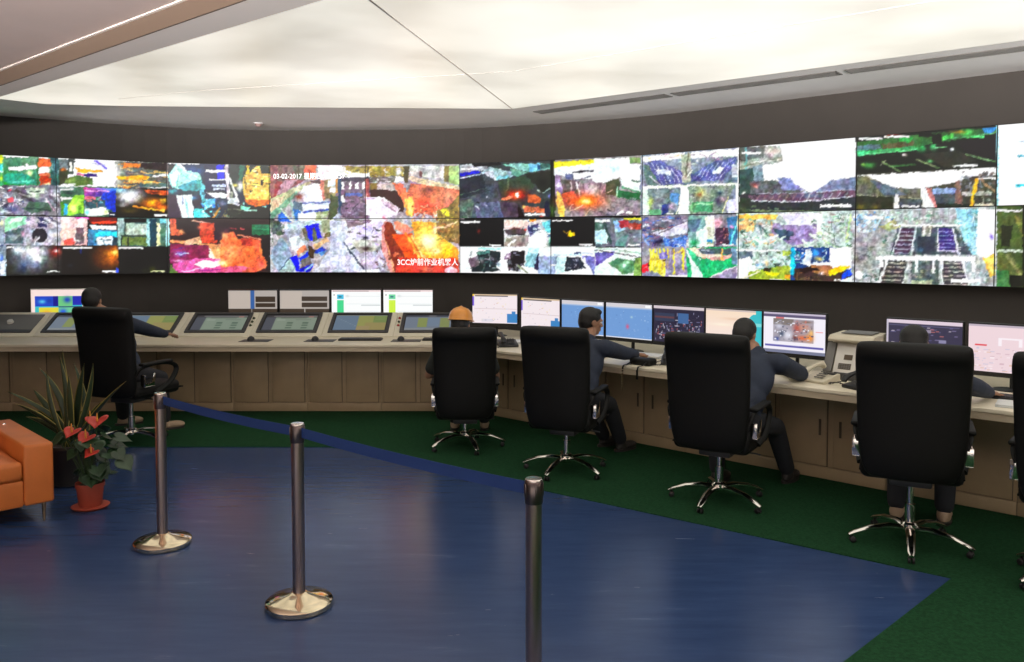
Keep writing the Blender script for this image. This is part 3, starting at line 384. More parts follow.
    p.rect(372, 108, 752, 345, (95, 100, 110)); p.rect(372, 118, 500, 140, (225, 240, 235)); p.poly([(372, 140), (440, 150), (440, 210), (372, 210)], (70, 100, 90)); p.blob(420, 160, 14, 18, (190, 230, 220)); p.line(450, 150, 500, 320, 22, (50, 70, 70)); p.poly([(370, 210), (450, 200), (475, 260), (470, 320), (375, 320)], (190, 228, 240)); p.poly([(520, 130), (600, 120), (620, 200), (540, 230)], (150, 180, 225)); p.poly([(560, 130), (650, 120), (660, 180), (580, 190)], (150, 50, 60)); p.rect(605, 108, 752, 122, (235, 225, 70)); p.poly([(650, 140), (750, 150), (740, 200), (650, 195)], (165, 70, 60)); p.blob(670, 188, 12, 12, (255, 190, 200)); p.poly([(540, 220), (752, 200), (752, 345), (540, 345)], (112, 122, 128)); p.poly([(590, 260), (640, 250), (630, 345), (540, 345), (540, 300)], (95, 130, 125)); p.blob(690, 262, 20, 10, (200, 220, 220)); p.bar(640, 324, 742, 334); p.blob(560, 160, 14, 14, (110, 160, 230)); p.line(600, 210, 660, 230, 8, (70, 76, 90))
    p.CL(-100, 345, 762, 600); p.rect(-100, 345, 370, 600, (228, 245, 246)); p.rect(10, 350, 370, 372, (250, 255, 255)); p.rect(10, 405, 260, 418, (190, 215, 225)); p.rect(200, 390, 255, 404, (80, 90, 110)); p.rect(270, 392, 360, 402, (180, 200, 220)); p.poly([(-100, 420), (60, 420), (40, 590), (-100, 590)], (150, 165, 195)); p.poly([(260, 420), (375, 420), (375, 560), (350, 590)], (115, 118, 175)); p.line(280, 440, 350, 580, 14, (235, 245, 250)); p.poly([(130, 432), (250, 430), (290, 520), (115, 550)], (40, 44, 54)); p.clutter(135, 440, 270, 530, [(200, 210, 220), (24, 26, 36), (110, 120, 130)], 20, 30, 14, seed=37); p.poly([(60, 425), (130, 425), (110, 555), (30, 580)], (200, 230, 232)); p.rect(0, 490, 50, 500, W)
    p.rect(368, 350, 752, 600, (215, 232, 225)); p.poly([(372, 395), (530, 385), (520, 430), (372, 510)], (100, 92, 165)); p.poly([(372, 510), (540, 400), (752, 430), (700, 590), (372, 590)], (222, 240, 230)); p.poly([(480, 480), (560, 435), (705, 465), (690, 560), (600, 570)], (85, 130, 95)); p.blob(635, 475, 34, 18, (170, 225, 190)); p.blob(610, 500, 18, 18, (240, 255, 250)); p.line(372, 372, 752, 430, 7, (60, 50, 60)); p.line(400, 355, 752, 395, 10, (140, 170, 150)); p.poly([(700, 440), (752, 435), (752, 590), (690, 590)], (120, 150, 80)); p.bar(620, 570, 680, 580)
    # ---- panel H top
    p = T; p.Z(635, 140); p.CL(40, 60, 866, 630); p.rect(40, 60, 866, 640, (125, 135, 150))
    p.poly([(50, 140), (410, 100), (410, 150), (60, 180)], (238, 245, 238)); p.poly([(460, 95), (860, 70), (860, 130), (460, 150)], (238, 246, 240)); p.clutter(100, 100, 820, 210, [(210, 230, 215), (150, 120, 150), (230, 180, 120), (240, 240, 240), (130, 140, 150)], 50, 70, 20, ang=[-.4, .4, 0], seed=40)
    p.poly([(70, 190), (200, 160), (400, 270), (400, 350), (200, 370)], (92, 98, 150)); p.poly([(450, 290), (640, 180), (830, 140), (860, 180), (730, 330), (460, 345)], (98, 104, 160))
    for q in range(7):
        p.line(90+q*42, 175+q*12, 190+q*36, 365-q*4, 7, (190, 195, 225)); p.line(80+q*16, 200+q*22, 330+q*12, 215+q*24, 6, (70, 72, 130))
        p.line(820-q*44, 150+q*14, 690-q*30, 330-q*3, 6, (180, 188, 225)); p.line(830-q*20, 170+q*20, 520-q*6, 300+q*6, 6, (64, 70, 130))
    p.poly([(165, 240), (300, 250), (290, 290), (190, 275)], (215, 220, 245)); p.poly([(640, 260), (700, 220), (740, 225), (700, 280), (640, 275)], (220, 228, 248)); p.poly([(60, 200), (100, 200), (210, 370), (100, 375)], (95, 120, 115)); p.line(120, 300, 210, 375, 8, (220, 220, 235)); p.poly([(740, 300), (860, 150), (860, 330), (740, 345)], (110, 130, 150)); p.rect(800, 200, 862, 300, (225, 240, 238), .7); p.poly([(380, 120), (460, 110), (460, 340), (390, 350)], (175, 175, 160)); p.line(440, 110, 420, 300, 14, (110, 105, 90)); p.line(430, 300, 470, 250, 10, (235, 240, 220))
    p.poly([(60, 380), (860, 350), (860, 372), (60, 405)], (235, 245, 225)); p.poly([(60, 405), (100, 400), (130, 625), (60, 630)], (215, 235, 225)); p.poly([(375, 380), (440, 375), (455, 620), (330, 625), (370, 480)], (238, 246, 248)); p.rect(830, 360, 862, 620, (232, 242, 240)); p.poly([(100, 410), (370, 395), (370, 500), (330, 620), (130, 625)], (110, 125, 130)); p.clutter(100, 410, 370, 620, [(150, 165, 160), (70, 90, 90), (120, 130, 160), (60, 70, 90)], 40, 40, 26, seed=41); p.blob(125, 510, 26, 60, (165, 180, 100)); p.rect(115, 570, 210, 622, (90, 150, 110)); p.poly([(220, 540), (290, 520), (270, 600), (220, 620)], (45, 60, 125)); p.poly([(290, 440), (370, 440), (350, 540), (290, 500)], (85, 130, 185)); p.blob(300, 545, 34, 30, (210, 175, 210)); p.line(330, 625, 370, 530, 8, (240, 245, 210)); p.bar(260, 604, 320, 616)
    p.poly([(440, 380), (830, 370), (760, 500), (720, 610), (450, 615)], (125, 140, 130)); p.clutter(440, 385, 760, 610, [(90, 110, 90), (160, 175, 165), (70, 80, 90), (200, 215, 200)], 40, 40, 26, seed=42); p.blob(540, 440, 50, 50, (205, 210, 130)); p.blob(535, 450, 22, 22, (110, 70, 50)); p.rect(470, 510, 640, 590, (75, 150, 105)); p.rect(490, 520, 640, 535, (150, 210, 160)); p.blob(470, 560, 30, 46, (120, 190, 130)); p.blob(690, 500, 34, 60, (60, 45, 75)); p.blob(725, 490, 26, 24, (170, 140, 160)); p.line(715, 605, 770, 470, 9, (240, 245, 170)); p.poly([(760, 500), (830, 480), (840, 610), (760, 612)], (200, 205, 232)); p.blob(700, 440, 30, 16, (30, 50, 70))
    # H bottom
    p = B; p.Z(635, 205); p.CL(50, 80, 852, 345); p.rect(40, 70, 860, 350, (130, 130, 145)); p.poly([(50, 100), (440, 90), (440, 345), (50, 345)], (120, 115, 135)); p.clutter(50, 95, 440, 345, [(180, 165, 175), (60, 90, 180), (235, 235, 245), (90, 60, 70), (40, 60, 130), (200, 200, 215), (200, 110, 120), (110, 160, 220)], 90, 70, 26, ang=[-.4, -.2, .3, 0], seed=43); p.poly([(130, 230), (300, 180), (430, 130), (430, 230), (250, 260)], (215, 212, 230)); p.line(200, 230, 400, 140, 8, (100, 90, 110)); p.blob(190, 300, 60, 24, (30, 26, 50)); p.poly([(230, 280), (420, 260), (420, 345), (240, 345)], (70, 120, 220), .7); p.clutter(230, 270, 430, 345, [(30, 60, 160), (150, 200, 250), (60, 120, 220), (220, 235, 250)], 26, 30, 20, seed=44); p.line(60, 240, 110, 330, 14, (130, 150, 210))
    p.poly([(440, 90), (600, 85), (600, 345), (440, 345)], (130, 165, 165)); p.poly([(440, 120), (560, 110), (500, 220), (440, 220)], (90, 110, 130)); p.poly([(500, 230), (600, 160), (620, 345), (500, 345)], (215, 240, 232)); p.blob(490, 310, 40, 34, (30, 150, 90)); p.poly([(580, 90), (660, 85), (650, 345), (590, 345)], (238, 236, 220)); p.poly([(595, 180), (650, 180), (650, 320), (595, 320)], (185, 195, 170)); p.rect(592, 282, 640, 305, (70, 150, 210)); p.blob(680, 150, 46, 50, (245, 170, 190)); p.poly([(660, 190), (760, 180), (780, 320), (670, 335)], (70, 48, 66)); p.clutter(660, 190, 790, 330, [(120, 80, 100), (40, 26, 36), (180, 120, 120)], 20, 30, 24, seed=45); p.poly([(760, 100), (850, 90), (850, 330), (780, 320)], (60, 110, 150)); p.line(830, 180, 790, 320, 14, (110, 215, 235)); p.blob(800, 180, 20, 16, (230, 130, 190)); p.bar(720, 322, 812, 335); p.blob(435, 320, 20, 20, (245, 240, 220))
    p.CL(50, 345, 845, 620); p.rect(50, 345, 440, 620, (150, 145, 160)); p.poly([(60, 370), (180, 360), (180, 480), (60, 470)], (165, 165, 165)); p.poly([(50, 500), (110, 470), (110, 545), (50, 570)], (225, 40, 55)); p.line(60, 525, 110, 500, 5, (250, 150, 150)); p.blob(115, 490, 14, 30, (40, 24, 24)); p.poly([(130, 380), (250, 440), (250, 600), (190, 600), (120, 520)], (225, 215, 110))
    for q in (125, 150, 180, 205, 238, 268, 320, 400): p.line(q, 365, q+2, 360+(q*7) % 60+150, 13, (236, 215, 60))
    p.poly([(250, 440), (430, 420), (450, 600), (250, 600)], (140, 128, 165), .75); p.line(322, 430, 318, 570, 14, (240, 225, 80)); p.line(395, 365, 395, 530, 16, (240, 215, 60)); p.poly([(200, 400), (265, 385), (265, 440), (205, 450)], (120, 110, 200)); p.blob(230, 415, 22, 18, (205, 200, 245)); p.blob(240, 455, 18, 10, (50, 30, 30)); p.clutter(270, 355, 400, 400, [(190, 140, 50), (110, 70, 40), (240, 200, 80)], 16, 30, 20, seed=46); p.bar(275, 578, 430, 606); p.poly([(50, 560), (190, 560), (240, 605), (50, 605)], (130, 130, 150))
    p.poly([(420, 350), (845, 345), (845, 620), (430, 620)], (45, 160, 110)); p.poly([(415, 360), (540, 440), (580, 615), (470, 615), (460, 480)], (215, 245, 230)); p.poly([(430, 350), (520, 420), (560, 520), (560, 560), (490, 480)], (70, 175, 130)); p.poly([(430, 350), (540, 350), (720, 380), (720, 460), (530, 430)], (222, 205, 185)); p.poly([(525, 360), (800, 360), (800, 410), (540, 400)], (75, 90, 98)); p.poly([(540, 435), (700, 430), (810, 400), (810, 430), (700, 462)], (215, 165, 155)); p.rect(710, 360, 728, 455, (240, 190, 110)); p.rect(545, 370, 620, 382, (150, 165, 170)); p.poly([(530, 450), (720, 470), (800, 440), (800, 500), (600, 600), (560, 600)], (36, 168, 108))
    for q in (600, 660, 720, 760): p.line(q, 520, q+6, 560-(q-600)*.3, 8, (90, 205, 150))
    p.poly([(580, 612), (830, 500), (845, 510), (845, 615)], (150, 135, 165)); p.line(600, 606, 830, 505, 9, (235, 220, 230)); p.rect(800, 350, 845, 490, (110, 140, 165))
    # ---- panel I top
    p = T; p.Z(735, 130, 7.356); p.CL(20, 30, 888, 640); p.rect(20, 40, 890, 640, (248, 250, 255)); p.poly([(30, 130), (330, 115), (350, 230), (200, 260), (30, 320)], (150, 155, 150)); p.poly([(30, 120), (220, 115), (210, 200), (30, 230)], (85, 90, 88)); p.line(80, 130, 80, 350, 18, (110, 160, 160)); p.bar(52, 158, 200, 178); p.line(40, 270, 340, 200, 14, (120, 125, 115)); p.line(120, 240, 330, 215, 8, (200, 200, 195)); p.blob(260, 160, 60, 40, (225, 205, 200)); p.poly([(30, 290), (130, 280), (210, 370), (120, 480), (30, 480)], (50, 75, 72)); p.poly([(130, 270), (200, 250), (205, 370), (140, 370)], (120, 140, 150)); p.poly([(110, 370), (340, 370), (480, 430), (480, 470), (110, 480)], (85, 90, 95)); p.poly([(310, 350), (410, 350), (440, 400), (520, 440), (350, 440)], (120, 130, 175), .9); p.blob(380, 370, 50, 20, (90, 105, 150), .8); p.poly([(600, 440), (700, 370), (890, 340), (890, 470), (560, 470)], (120, 130, 160)); p.blob(820, 400, 70, 30, (100, 110, 130)); p.blob(148, 415, 16, 12, (250, 170, 160)); p.blob(62, 460, 12, 12, W); p.blob(145, 400, 36, 20, (140, 50, 50), .6)
    p.poly([(30, 470), (890, 440), (890, 640), (30, 640)], (44, 48, 52)); p.poly([(100, 480), (480, 460), (890, 440), (890, 490), (480, 530), (110, 520)], (95, 72, 88)); p.blob(560, 480, 140, 24, (90, 100, 140), .8)
    for q in range(13): p.line(150+q*54, 520-q*2, 175+q*54, 482-q*2, 9, (150, 145, 160) if q > 5 else (130, 105, 110))
    p.line(160, 468, 500, 460, 7, (160, 160, 175)); p.line(500, 460, 860, 436, 7, (170, 175, 190)); p.line(110, 520, 480, 526, 8, (205, 210, 220)); p.line(480, 526, 860, 486, 8, (205, 210, 220)); p.clutter(30, 550, 600, 640, [(110, 125, 100), (50, 60, 50), (90, 105, 85), (30, 36, 36)], 40, 60, 20, seed=50); p.line(60, 590, 580, 600, 12, (110, 125, 95)); p.bar(620, 545, 852, 568); p.rect(30, 500, 110, 640, (45, 60, 40), .7)
    # I bottom
    p = B; p.Z(735, 205, 7.356); p.CL(10, 40, 870, 308); p.rect(0, 30, 880, 310, (180, 195, 190)); p.poly([(20, 70), (320, 65), (300, 100), (20, 110)], (250, 190, 90)); p.poly([(20, 100), (160, 110), (140, 190), (20, 200)], (235, 190, 130)); p.clutter(20, 100, 300, 310, [(110, 160, 140), (235, 240, 232), (60, 90, 80), (210, 160, 110), (170, 200, 180), (90, 70, 60)], 80, 60, 26, seed=51); p.poly([(320, 60), (620, 55), (560, 200), (400, 160)], (225, 222, 242)); p.poly([(280, 130), (420, 150), (600, 140), (600, 250), (420, 300), (260, 200)], (140, 125, 165)); p.poly([(280, 170), (430, 190), (430, 260), (330, 250)], (60, 80, 100)); p.line(420, 240, 560, 160, 30, (165, 150, 195)); p.clutter(560, 60, 870, 310, [(120, 170, 140), (235, 245, 225), (80, 110, 90), (190, 220, 160), (150, 120, 120), (60, 90, 70)], 80, 60, 26, ang=[.5, .6, 1.5], seed=52)
    for a in ((240, 250, 310, 220), (330, 250, 365, 235), (490, 255, 560, 305), (555, 215, 650, 275), (620, 180, 720, 240), (130, 240, 230, 300)): p.line(*a, 18, (215, 235, 225))
    p.line(180, 150, 190, 210, 16, (90, 120, 110)); p.line(850, 70, 820, 240, 14, (190, 230, 150)); p.poly([(600, 60), (640, 60), (630, 200), (600, 190)], (235, 240, 240))
    p.CL(10, 308, 425, 570); p.rect(0, 308, 425, 570, (170, 190, 185)); p.line(20, 330, 330, 335, 14, (235, 245, 240)); p.rect(20, 340, 130, 400, (90, 110, 120)); p.poly([(10, 400), (110, 380), (220, 480), (10, 560)], (232, 240, 238)); p.clutter(120, 340, 425, 470, [(70, 90, 60), (150, 190, 180), (230, 240, 240), (50, 60, 60), (110, 140, 120)], 50, 50, 24, seed=53); p.poly([(100, 490), (260, 460), (400, 440), (425, 560), (100, 560)], (150, 165, 60)); p.poly([(215, 490), (330, 500), (300, 525), (230, 515)], (250, 235, 50)); p.rect(360, 515, 420, 540, (250, 170, 50)); p.line(30, 550, 180, 490, 12, (230, 230, 200)); p.blob(232, 430, 20, 26, (220, 200, 140)); p.rect(205, 460, 262, 488, (60, 50, 30)); p.bar(255, 543, 370, 556); p.blob(170, 440, 30, 12, (130, 170, 215)); p.rect(350, 330, 400, 370, (170, 190, 60), .8)
    p.CL(408, 308, 870, 575); p.rect(408, 308, 870, 575, (30, 60, 120)); p.rect(408, 312, 440, 510, (40, 185, 225)); p.clutter(440, 315, 690, 430, [(30, 60, 140), (200, 225, 240), (60, 130, 200), (20, 40, 80), (240, 250, 255), (60, 140, 130)], 50, 40, 26, seed=54); p.blob(590, 350, 30, 26, (60, 170, 240)); p.blob(620, 395, 40, 20, (225, 220, 130)); p.poly([(520, 320), (560, 318), (560, 430), (500, 440)], (210, 220, 232)); p.poly([(690, 312), (868, 308), (868, 470), (700, 440)], (250, 250, 255)); p.poly([(520, 430), (700, 415), (868, 450), (868, 470), (560, 470)], (240, 240, 245)); p.poly([(430, 470), (600, 440), (760, 470), (868, 500), (868, 575), (440, 575)], (60, 45, 40)); p.poly([(560, 440), (700, 440), (760, 500), (700, 520), (560, 490)], (160, 110, 75)); p.poly([(680, 480), (760, 450), (850, 450), (780, 490), (700, 525)], (240, 190, 30)); p.poly([(790, 500), (860, 460), (860, 510), (780, 550)], (30, 70, 200)); p.poly([(470, 460), (600, 460), (620, 480), (480, 500)], (40, 22, 22)); p.blob(635, 500, 20, 14, (250, 225, 230)); p.clutter(440, 490, 680, 575, [(90, 70, 50), (30, 26, 24), (140, 110, 70)], 20, 60, 14, seed=55); p.bar(730, 546, 800, 556); p.poly([(790, 550), (868, 520), (868, 575), (760, 575)], (200, 225, 240))
    # ---- panel J top
    p = T; p.Z(850, 120, 5.885); p.CL(34, 0, 862, 320); p.rect(30, 0, 870, 320, (24, 28, 24)); p.poly([(38, 130), (400, 85), (860, 45), (860, 75), (400, 150), (40, 185)], (50, 95, 50)); p.poly([(38, 150), (180, 140), (180, 170), (40, 180)], (90, 120, 130)); p.poly([(190, 140), (380, 120), (370, 160), (190, 170)], (85, 80, 55)); p.poly([(280, 95), (370, 100), (350, 130), (290, 125)], (50, 150, 70)); p.poly([(540, 100), (610, 75), (610, 100), (550, 118)], (90, 195, 90)); p.blob(690, 70, 40, 26, (70, 190, 90)); p.rect(690, 90, 790, 104, (90, 200, 120)); p.poly([(780, 50), (860, 42), (850, 72), (790, 78)], (50, 130, 190)); p.blob(640, 68, 60, 10, (140, 120, 50)); p.poly([(38, 188), (400, 150), (400, 175), (50, 208)], (60, 150, 90)); p.blob(70, 190, 50, 18, (80, 210, 140)); p.line(40, 206, 390, 172, 5, (110, 200, 140)); p.blob(420, 165, 30, 26, (60, 170, 90)); p.blob(490, 155, 24, 26, (70, 175, 100)); p.line(500, 160, 570, 158, 6, (130, 200, 140)); p.line(600, 108, 860, 74, 5, (90, 160, 110)); p.poly([(620, 130), (860, 100), (860, 240), (700, 200)], (30, 26, 30)); p.rect(200, 92, 350, 102, (235, 230, 225)); p.blob(240, 84, 60, 6, (160, 50, 40)); p.bar(50, 104, 185, 114); p.bar(600, 263, 750, 275)
    p.blob(316, 203, 15, 10, W); p.blob(600, 173, 16, 10, W); p.line(390, 232, 520, 282, 8, (110, 130, 95)); p.line(190, 245, 290, 300, 8, (110, 130, 90)); p.line(680, 200, 850, 245, 7, (110, 150, 100)); p.blob(110, 265, 40, 20, (60, 130, 60)); p.blob(80, 262, 20, 10, (120, 170, 70)); p.blob(470, 240, 24, 12, (90, 170, 110)); p.poly([(420, 200), (640, 180), (740, 240), (560, 280)], (50, 48, 40), .7); p.line(240, 270, 380, 260, 5, (60, 110, 60)); p.line(180, 265, 210, 240, 6, (120, 120, 110)); p.rect(480, 80, 540, 140, (18, 20, 18)); p.rect(400, 60, 480, 100, (16, 18, 16))
    p.CL(34, 270, 862, 540); p.poly([(30, 320), (862, 275), (862, 540), (30, 540)], (60, 60, 50)); p.poly([(40, 325), (862, 278), (862, 320), (720, 330), (600, 370), (430, 400), (260, 400), (130, 350)], (238, 240, 250)); p.poly([(90, 330), (260, 400), (420, 400), (420, 470), (260, 450), (40, 440), (40, 340)], (95, 95, 85)); p.blob(90, 350, 50, 30, (120, 115, 90)); p.poly([(110, 350), (250, 390), (330, 440), (200, 440)], (90, 100, 115)); p.line(30, 440, 420, 462, 5, (150, 150, 130)); p.poly([(30, 445), (250, 450), (250, 530), (30, 535)], (44, 46, 34)); p.blob(65, 510, 26, 20, (100, 100, 40)); p.blob(150, 515, 26, 20, (95, 95, 40)); p.poly([(250, 520), (268, 435), (285, 435), (292, 520)], (232, 232, 228)); p.poly([(290, 460), (420, 470), (420, 520), (295, 515)], (70, 78, 82)); p.poly([(415, 400), (440, 395), (500, 520), (425, 515)], (225, 225, 228)); p.poly([(440, 395), (475, 400), (520, 515), (500, 520)], (180, 120, 115)); p.poly([(480, 400), (620, 400), (620, 430), (490, 440)], (130, 145, 185)); p.poly([(490, 440), (620, 432), (620, 520), (520, 520)], (70, 80, 82)); p.poly([(620, 360), (650, 355), (660, 490), (615, 490)], (120, 95, 85)); p.clutter(640, 300, 860, 420, [(120, 120, 130), (70, 70, 70), (170, 170, 180), (90, 80, 70)], 34, 50, 30, seed=60); p.poly([(660, 420), (830, 420), (830, 440), (660, 445)], (165, 165, 160)); p.poly([(740, 340), (860, 335), (860, 350), (760, 345)], (232, 230, 225)); p.poly([(735, 340), (755, 340), (722, 505), (700, 505)], (235, 180, 50)); p.line(770, 350, 850, 420, 12, (140, 110, 90)); p.clutter(730, 440, 860, 520, [(40, 40, 36), (90, 90, 80), (200, 200, 190)], 16, 50, 20, seed=61); p.bar(305, 500, 410, 512); p.bar(730, 492, 840, 504, (220, 215, 190)); p.poly([(510, 490), (700, 490), (700, 525), (510, 525)], (34, 40, 34))
    # J bottom
    p = B; p.Z(850, 195, 5.885); p.CL(10, 60, 862, 560); p.rect(0, 60, 870, 560, (165, 170, 172)); p.clutter(20, 90, 260, 260, [(90, 150, 200), (200, 225, 240), (60, 100, 150), (150, 190, 215), (230, 240, 248)], 60, 40, 40, seed=62); p.poly([(20, 240), (200, 190), (250, 220), (160, 400), (20, 470)], (150, 150, 152)); p.clutter(20, 260, 200, 520, [(185, 185, 185), (110, 115, 118), (140, 140, 145)], 40, 60, 20, seed=63); p.poly([(170, 190), (260, 140), (300, 190), (230, 210)], (160, 165, 120)); p.clutter(230, 90, 660, 180, [(190, 220, 200), (110, 150, 130), (230, 240, 230), (130, 140, 140)], 50, 40, 20, seed=64); p.poly([(620, 80), (760, 80), (780, 350), (680, 350)], (150, 200, 220)); p.clutter(610, 90, 760, 340, [(90, 160, 190), (220, 240, 240), (170, 210, 215), (110, 150, 150)], 40, 30, 40, seed=65); p.poly([(750, 80), (860, 80), (850, 430), (740, 340)], (245, 242, 248)); p.poly([(790, 370), (850, 340), (850, 470), (830, 480)], (245, 210, 110)); p.line(785, 370, 830, 480, 12, (240, 190, 80)); p.blob(830, 245, 14, 20, (110, 90, 190))
    p.poly([(280, 190), (620, 185), (720, 350), (230, 350)], (75, 85, 92)); p.rect(425, 180, 480, 270, (130, 130, 120)); p.line(435, 180, 435, 260, 10, (210, 215, 200)); p.line(470, 180, 470, 260, 10, (210, 215, 200)); p.poly([(305, 195), (380, 195), (350, 345), (255, 345)], (70, 52, 70)); p.poly([(515, 195), (600, 195), (625, 330), (520, 330)], (60, 45, 110))
    for q in range(6): p.line(300-q*9, 215+q*25, 375-q*5, 215+q*25, 7, (150, 150, 165)); p.line(520, 215+q*23, 600+q*5, 215+q*23, 6, (130, 130, 180))
    p.line(300, 195, 245, 345, 10, (200, 205, 210)); p.line(385, 195, 360, 345, 12, (190, 195, 200)); p.line(515, 195, 520, 330, 8, (220, 220, 235)); p.line(605, 195, 640, 345, 12, (205, 210, 225)); p.line(520, 328, 630, 328, 8, (200, 200, 225)); p.rect(395, 240, 500, 345, (50, 56, 66)); p.blob(410, 325, 20, 20, (90, 120, 150)); p.rect(250, 170, 660, 182, (240, 240, 242))
    p.clutter(190, 220, 250, 340, [(60, 90, 80), (180, 190, 190)], 12, 30, 12, seed=66); p.clutter(640, 200, 700, 340, [(80, 100, 100), (200, 210, 210), (60, 80, 90)], 16, 30, 12, seed=67)
    p.poly([(190, 385), (340, 385), (300, 530), (160, 530)], (62, 60, 62)); p.poly([(540, 385), (660, 385), (700, 530), (545, 530)], (62, 60, 66)); p.rect(360, 370, 520, 540, (85, 95, 95)); p.clutter(360, 370, 520, 540, [(120, 130, 125), (50, 60, 60), (160, 160, 140)], 24, 30, 24, seed=68)
    for q in range(6): p.line(215-q*9, 400+q*25, 325-q*6, 400+q*25, 7, (165, 160, 150)); p.line(550, 400+q*25, 655+q*7, 400+q*25, 7, (170, 165, 160))
    p.line(215, 385, 165, 530, 14, (215, 220, 220)); p.line(345, 385, 310, 530, 14, (205, 210, 210)); p.line(535, 385, 545, 535, 14, (215, 220, 222)); p.line(660, 385, 700, 540, 14, (220, 222, 226)); p.poly([(150, 355), (740, 358), (740, 390), (150, 382)], (240, 240, 245)); p.rect(170, 380, 190, 420, (235, 236, 238)); p.rect(380, 380, 400, 455, (220, 225, 225)); p.rect(482, 380, 500, 460, (220, 225, 225)); p.rect(712, 380, 738, 450, (235, 236, 240)); p.blob(52, 467, 26, 26, (250, 250, 250), soft=False); p.clutter(60, 440, 170, 530, [(60, 90, 80), (170, 185, 180), (90, 110, 105)], 24, 30, 20, seed=69); p.bar(590, 492, 770, 515); p.bar(80, 122, 195, 140); p.rect(360, 500, 480, 540, (165, 170, 140)); p.clutter(700, 440, 820, 540, [(140, 170, 170), (220, 225, 230), (90, 110, 110)], 20, 30, 20, seed=70)
    # ---- panel K
    p = T; p.Z(850, 120, 5.885); p.CL(); p.rect(862, -80, 2100, 525, (242, 246, 250)); p.rect(862, 0, 872, 525, (150, 215, 235)); p.rect(985, 205, 1100, 218, (30, 185, 210)); p.rect(978, 378, 1100, 392, (30, 185, 210)); p.rect(1150, 100, 1600, 112, (60, 130, 190)); p.rect(985, 120, 1300, 128, (190, 210, 220))
    p = B; p.Z(850, 195, 5.885); p.CL(); p.rect(862, 60, 2100, 700, (62, 76, 38)); p.rect(862, 85, 2100, 98, (225, 225, 225)); p.poly([(862, 100), (1020, 100), (1010, 330), (862, 310)], (70, 86, 44)); p.poly([(885, 180), (960, 175), (940, 300), (890, 300)], (34, 40, 24)); p.poly([(960, 120), (1020, 140), (1020, 260)], (110, 115, 60)); p.rect(862, 322, 2100, 336, (190, 200, 180)); p.poly([(862, 340), (940, 345), (1020, 450), (1000, 480), (862, 440)], (85, 95, 50)); p.line(920, 350, 1000, 470, 16, (120, 125, 80)); p.rect(862, 440, 940, 540, (60, 110, 60)); p.rect(940, 470, 1010, 540, (24, 26, 18)); p.rect(1012, 60, 1030, 700, (20, 24, 14)); p.clutter(1030, 100, 2000, 600, [(90, 100, 50), (40, 50, 26), (120, 120, 70)], 60, 80, 50, seed=71)
    for q, P in enumerate((T, B)): finish_picture(P, 11+q)
    return T, B
# ---------------------------------------------------------------- materials used in the room
M = {}
M['wall'] = mat('dark_wall_panel', (0.060, 0.052, 0.046), 0.75, noise=0.06, nscale=3)
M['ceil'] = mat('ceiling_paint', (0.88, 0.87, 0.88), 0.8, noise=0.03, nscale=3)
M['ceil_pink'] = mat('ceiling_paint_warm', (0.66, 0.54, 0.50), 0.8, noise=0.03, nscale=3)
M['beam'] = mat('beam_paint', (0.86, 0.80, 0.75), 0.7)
M['beam_side'] = mat('beam_side_shaded', (0.13, 0.09, 0.065), 0.6)  # beam face turned from the light: its shade is put into the colour
M['slot'] = mat('diffuser_grey', (0.10, 0.10, 0.10), 0.6)
M['room'] = mat('rear_wall_paint', (0.60, 0.54, 0.48), 0.85)
M['black'] = mat('black_plastic', (0.012, 0.012, 0.013), 0.45)
M['dgrey'] = mat('dark_grey_plastic', (0.05, 0.05, 0.052), 0.5)
M['mgrey'] = mat('mid_grey_plastic', (0.16, 0.155, 0.145), 0.5)
M['cream'] = mat('cream_painted_metal', (0.66, 0.60, 0.46), 0.5, noise=0.04, nscale=4)
M['console'] = mat('console_cream', (0.74, 0.69, 0.55), 0.45, noise=0.04, nscale=3)
M['top'] = mat('worktop_cream', (0.80, 0.72, 0.55), 0.35, noise=0.05, nscale=5)
M['edge'] = mat('worktop_edge', (0.58, 0.48, 0.34), 0.4)
M['cab'] = mat('cabinet_tan', (0.41, 0.30, 0.175), 0.5, noise=0.10, nscale=4)
M['gap'] = mat('gap_dark', (0.10, 0.075, 0.048), 0.8)
M['chrome'] = mat('polished_chrome', (0.80, 0.76, 0.70), 0.12, metal=1.0)
M['steel'] = mat('brushed_steel', (0.50, 0.385, 0.33), 0.28, metal=1.0)
M['steel_dark'] = mat('smoked_steel_cap', (0.20, 0.16, 0.15), 0.3, metal=1.0)
M['brass'] = mat('polished_base', (0.80, 0.68, 0.48), 0.10, metal=1.0)
M['leather'] = mat('black_leather', (0.007, 0.0072, 0.0065), 0.55, spec=0.22, bump=0.04, bscale=60)
M['paper'] = mat('white_paper', (0.75, 0.76, 0.74), 0.8)
M['white'] = mat('white_plastic', (0.7, 0.68, 0.62), 0.5)

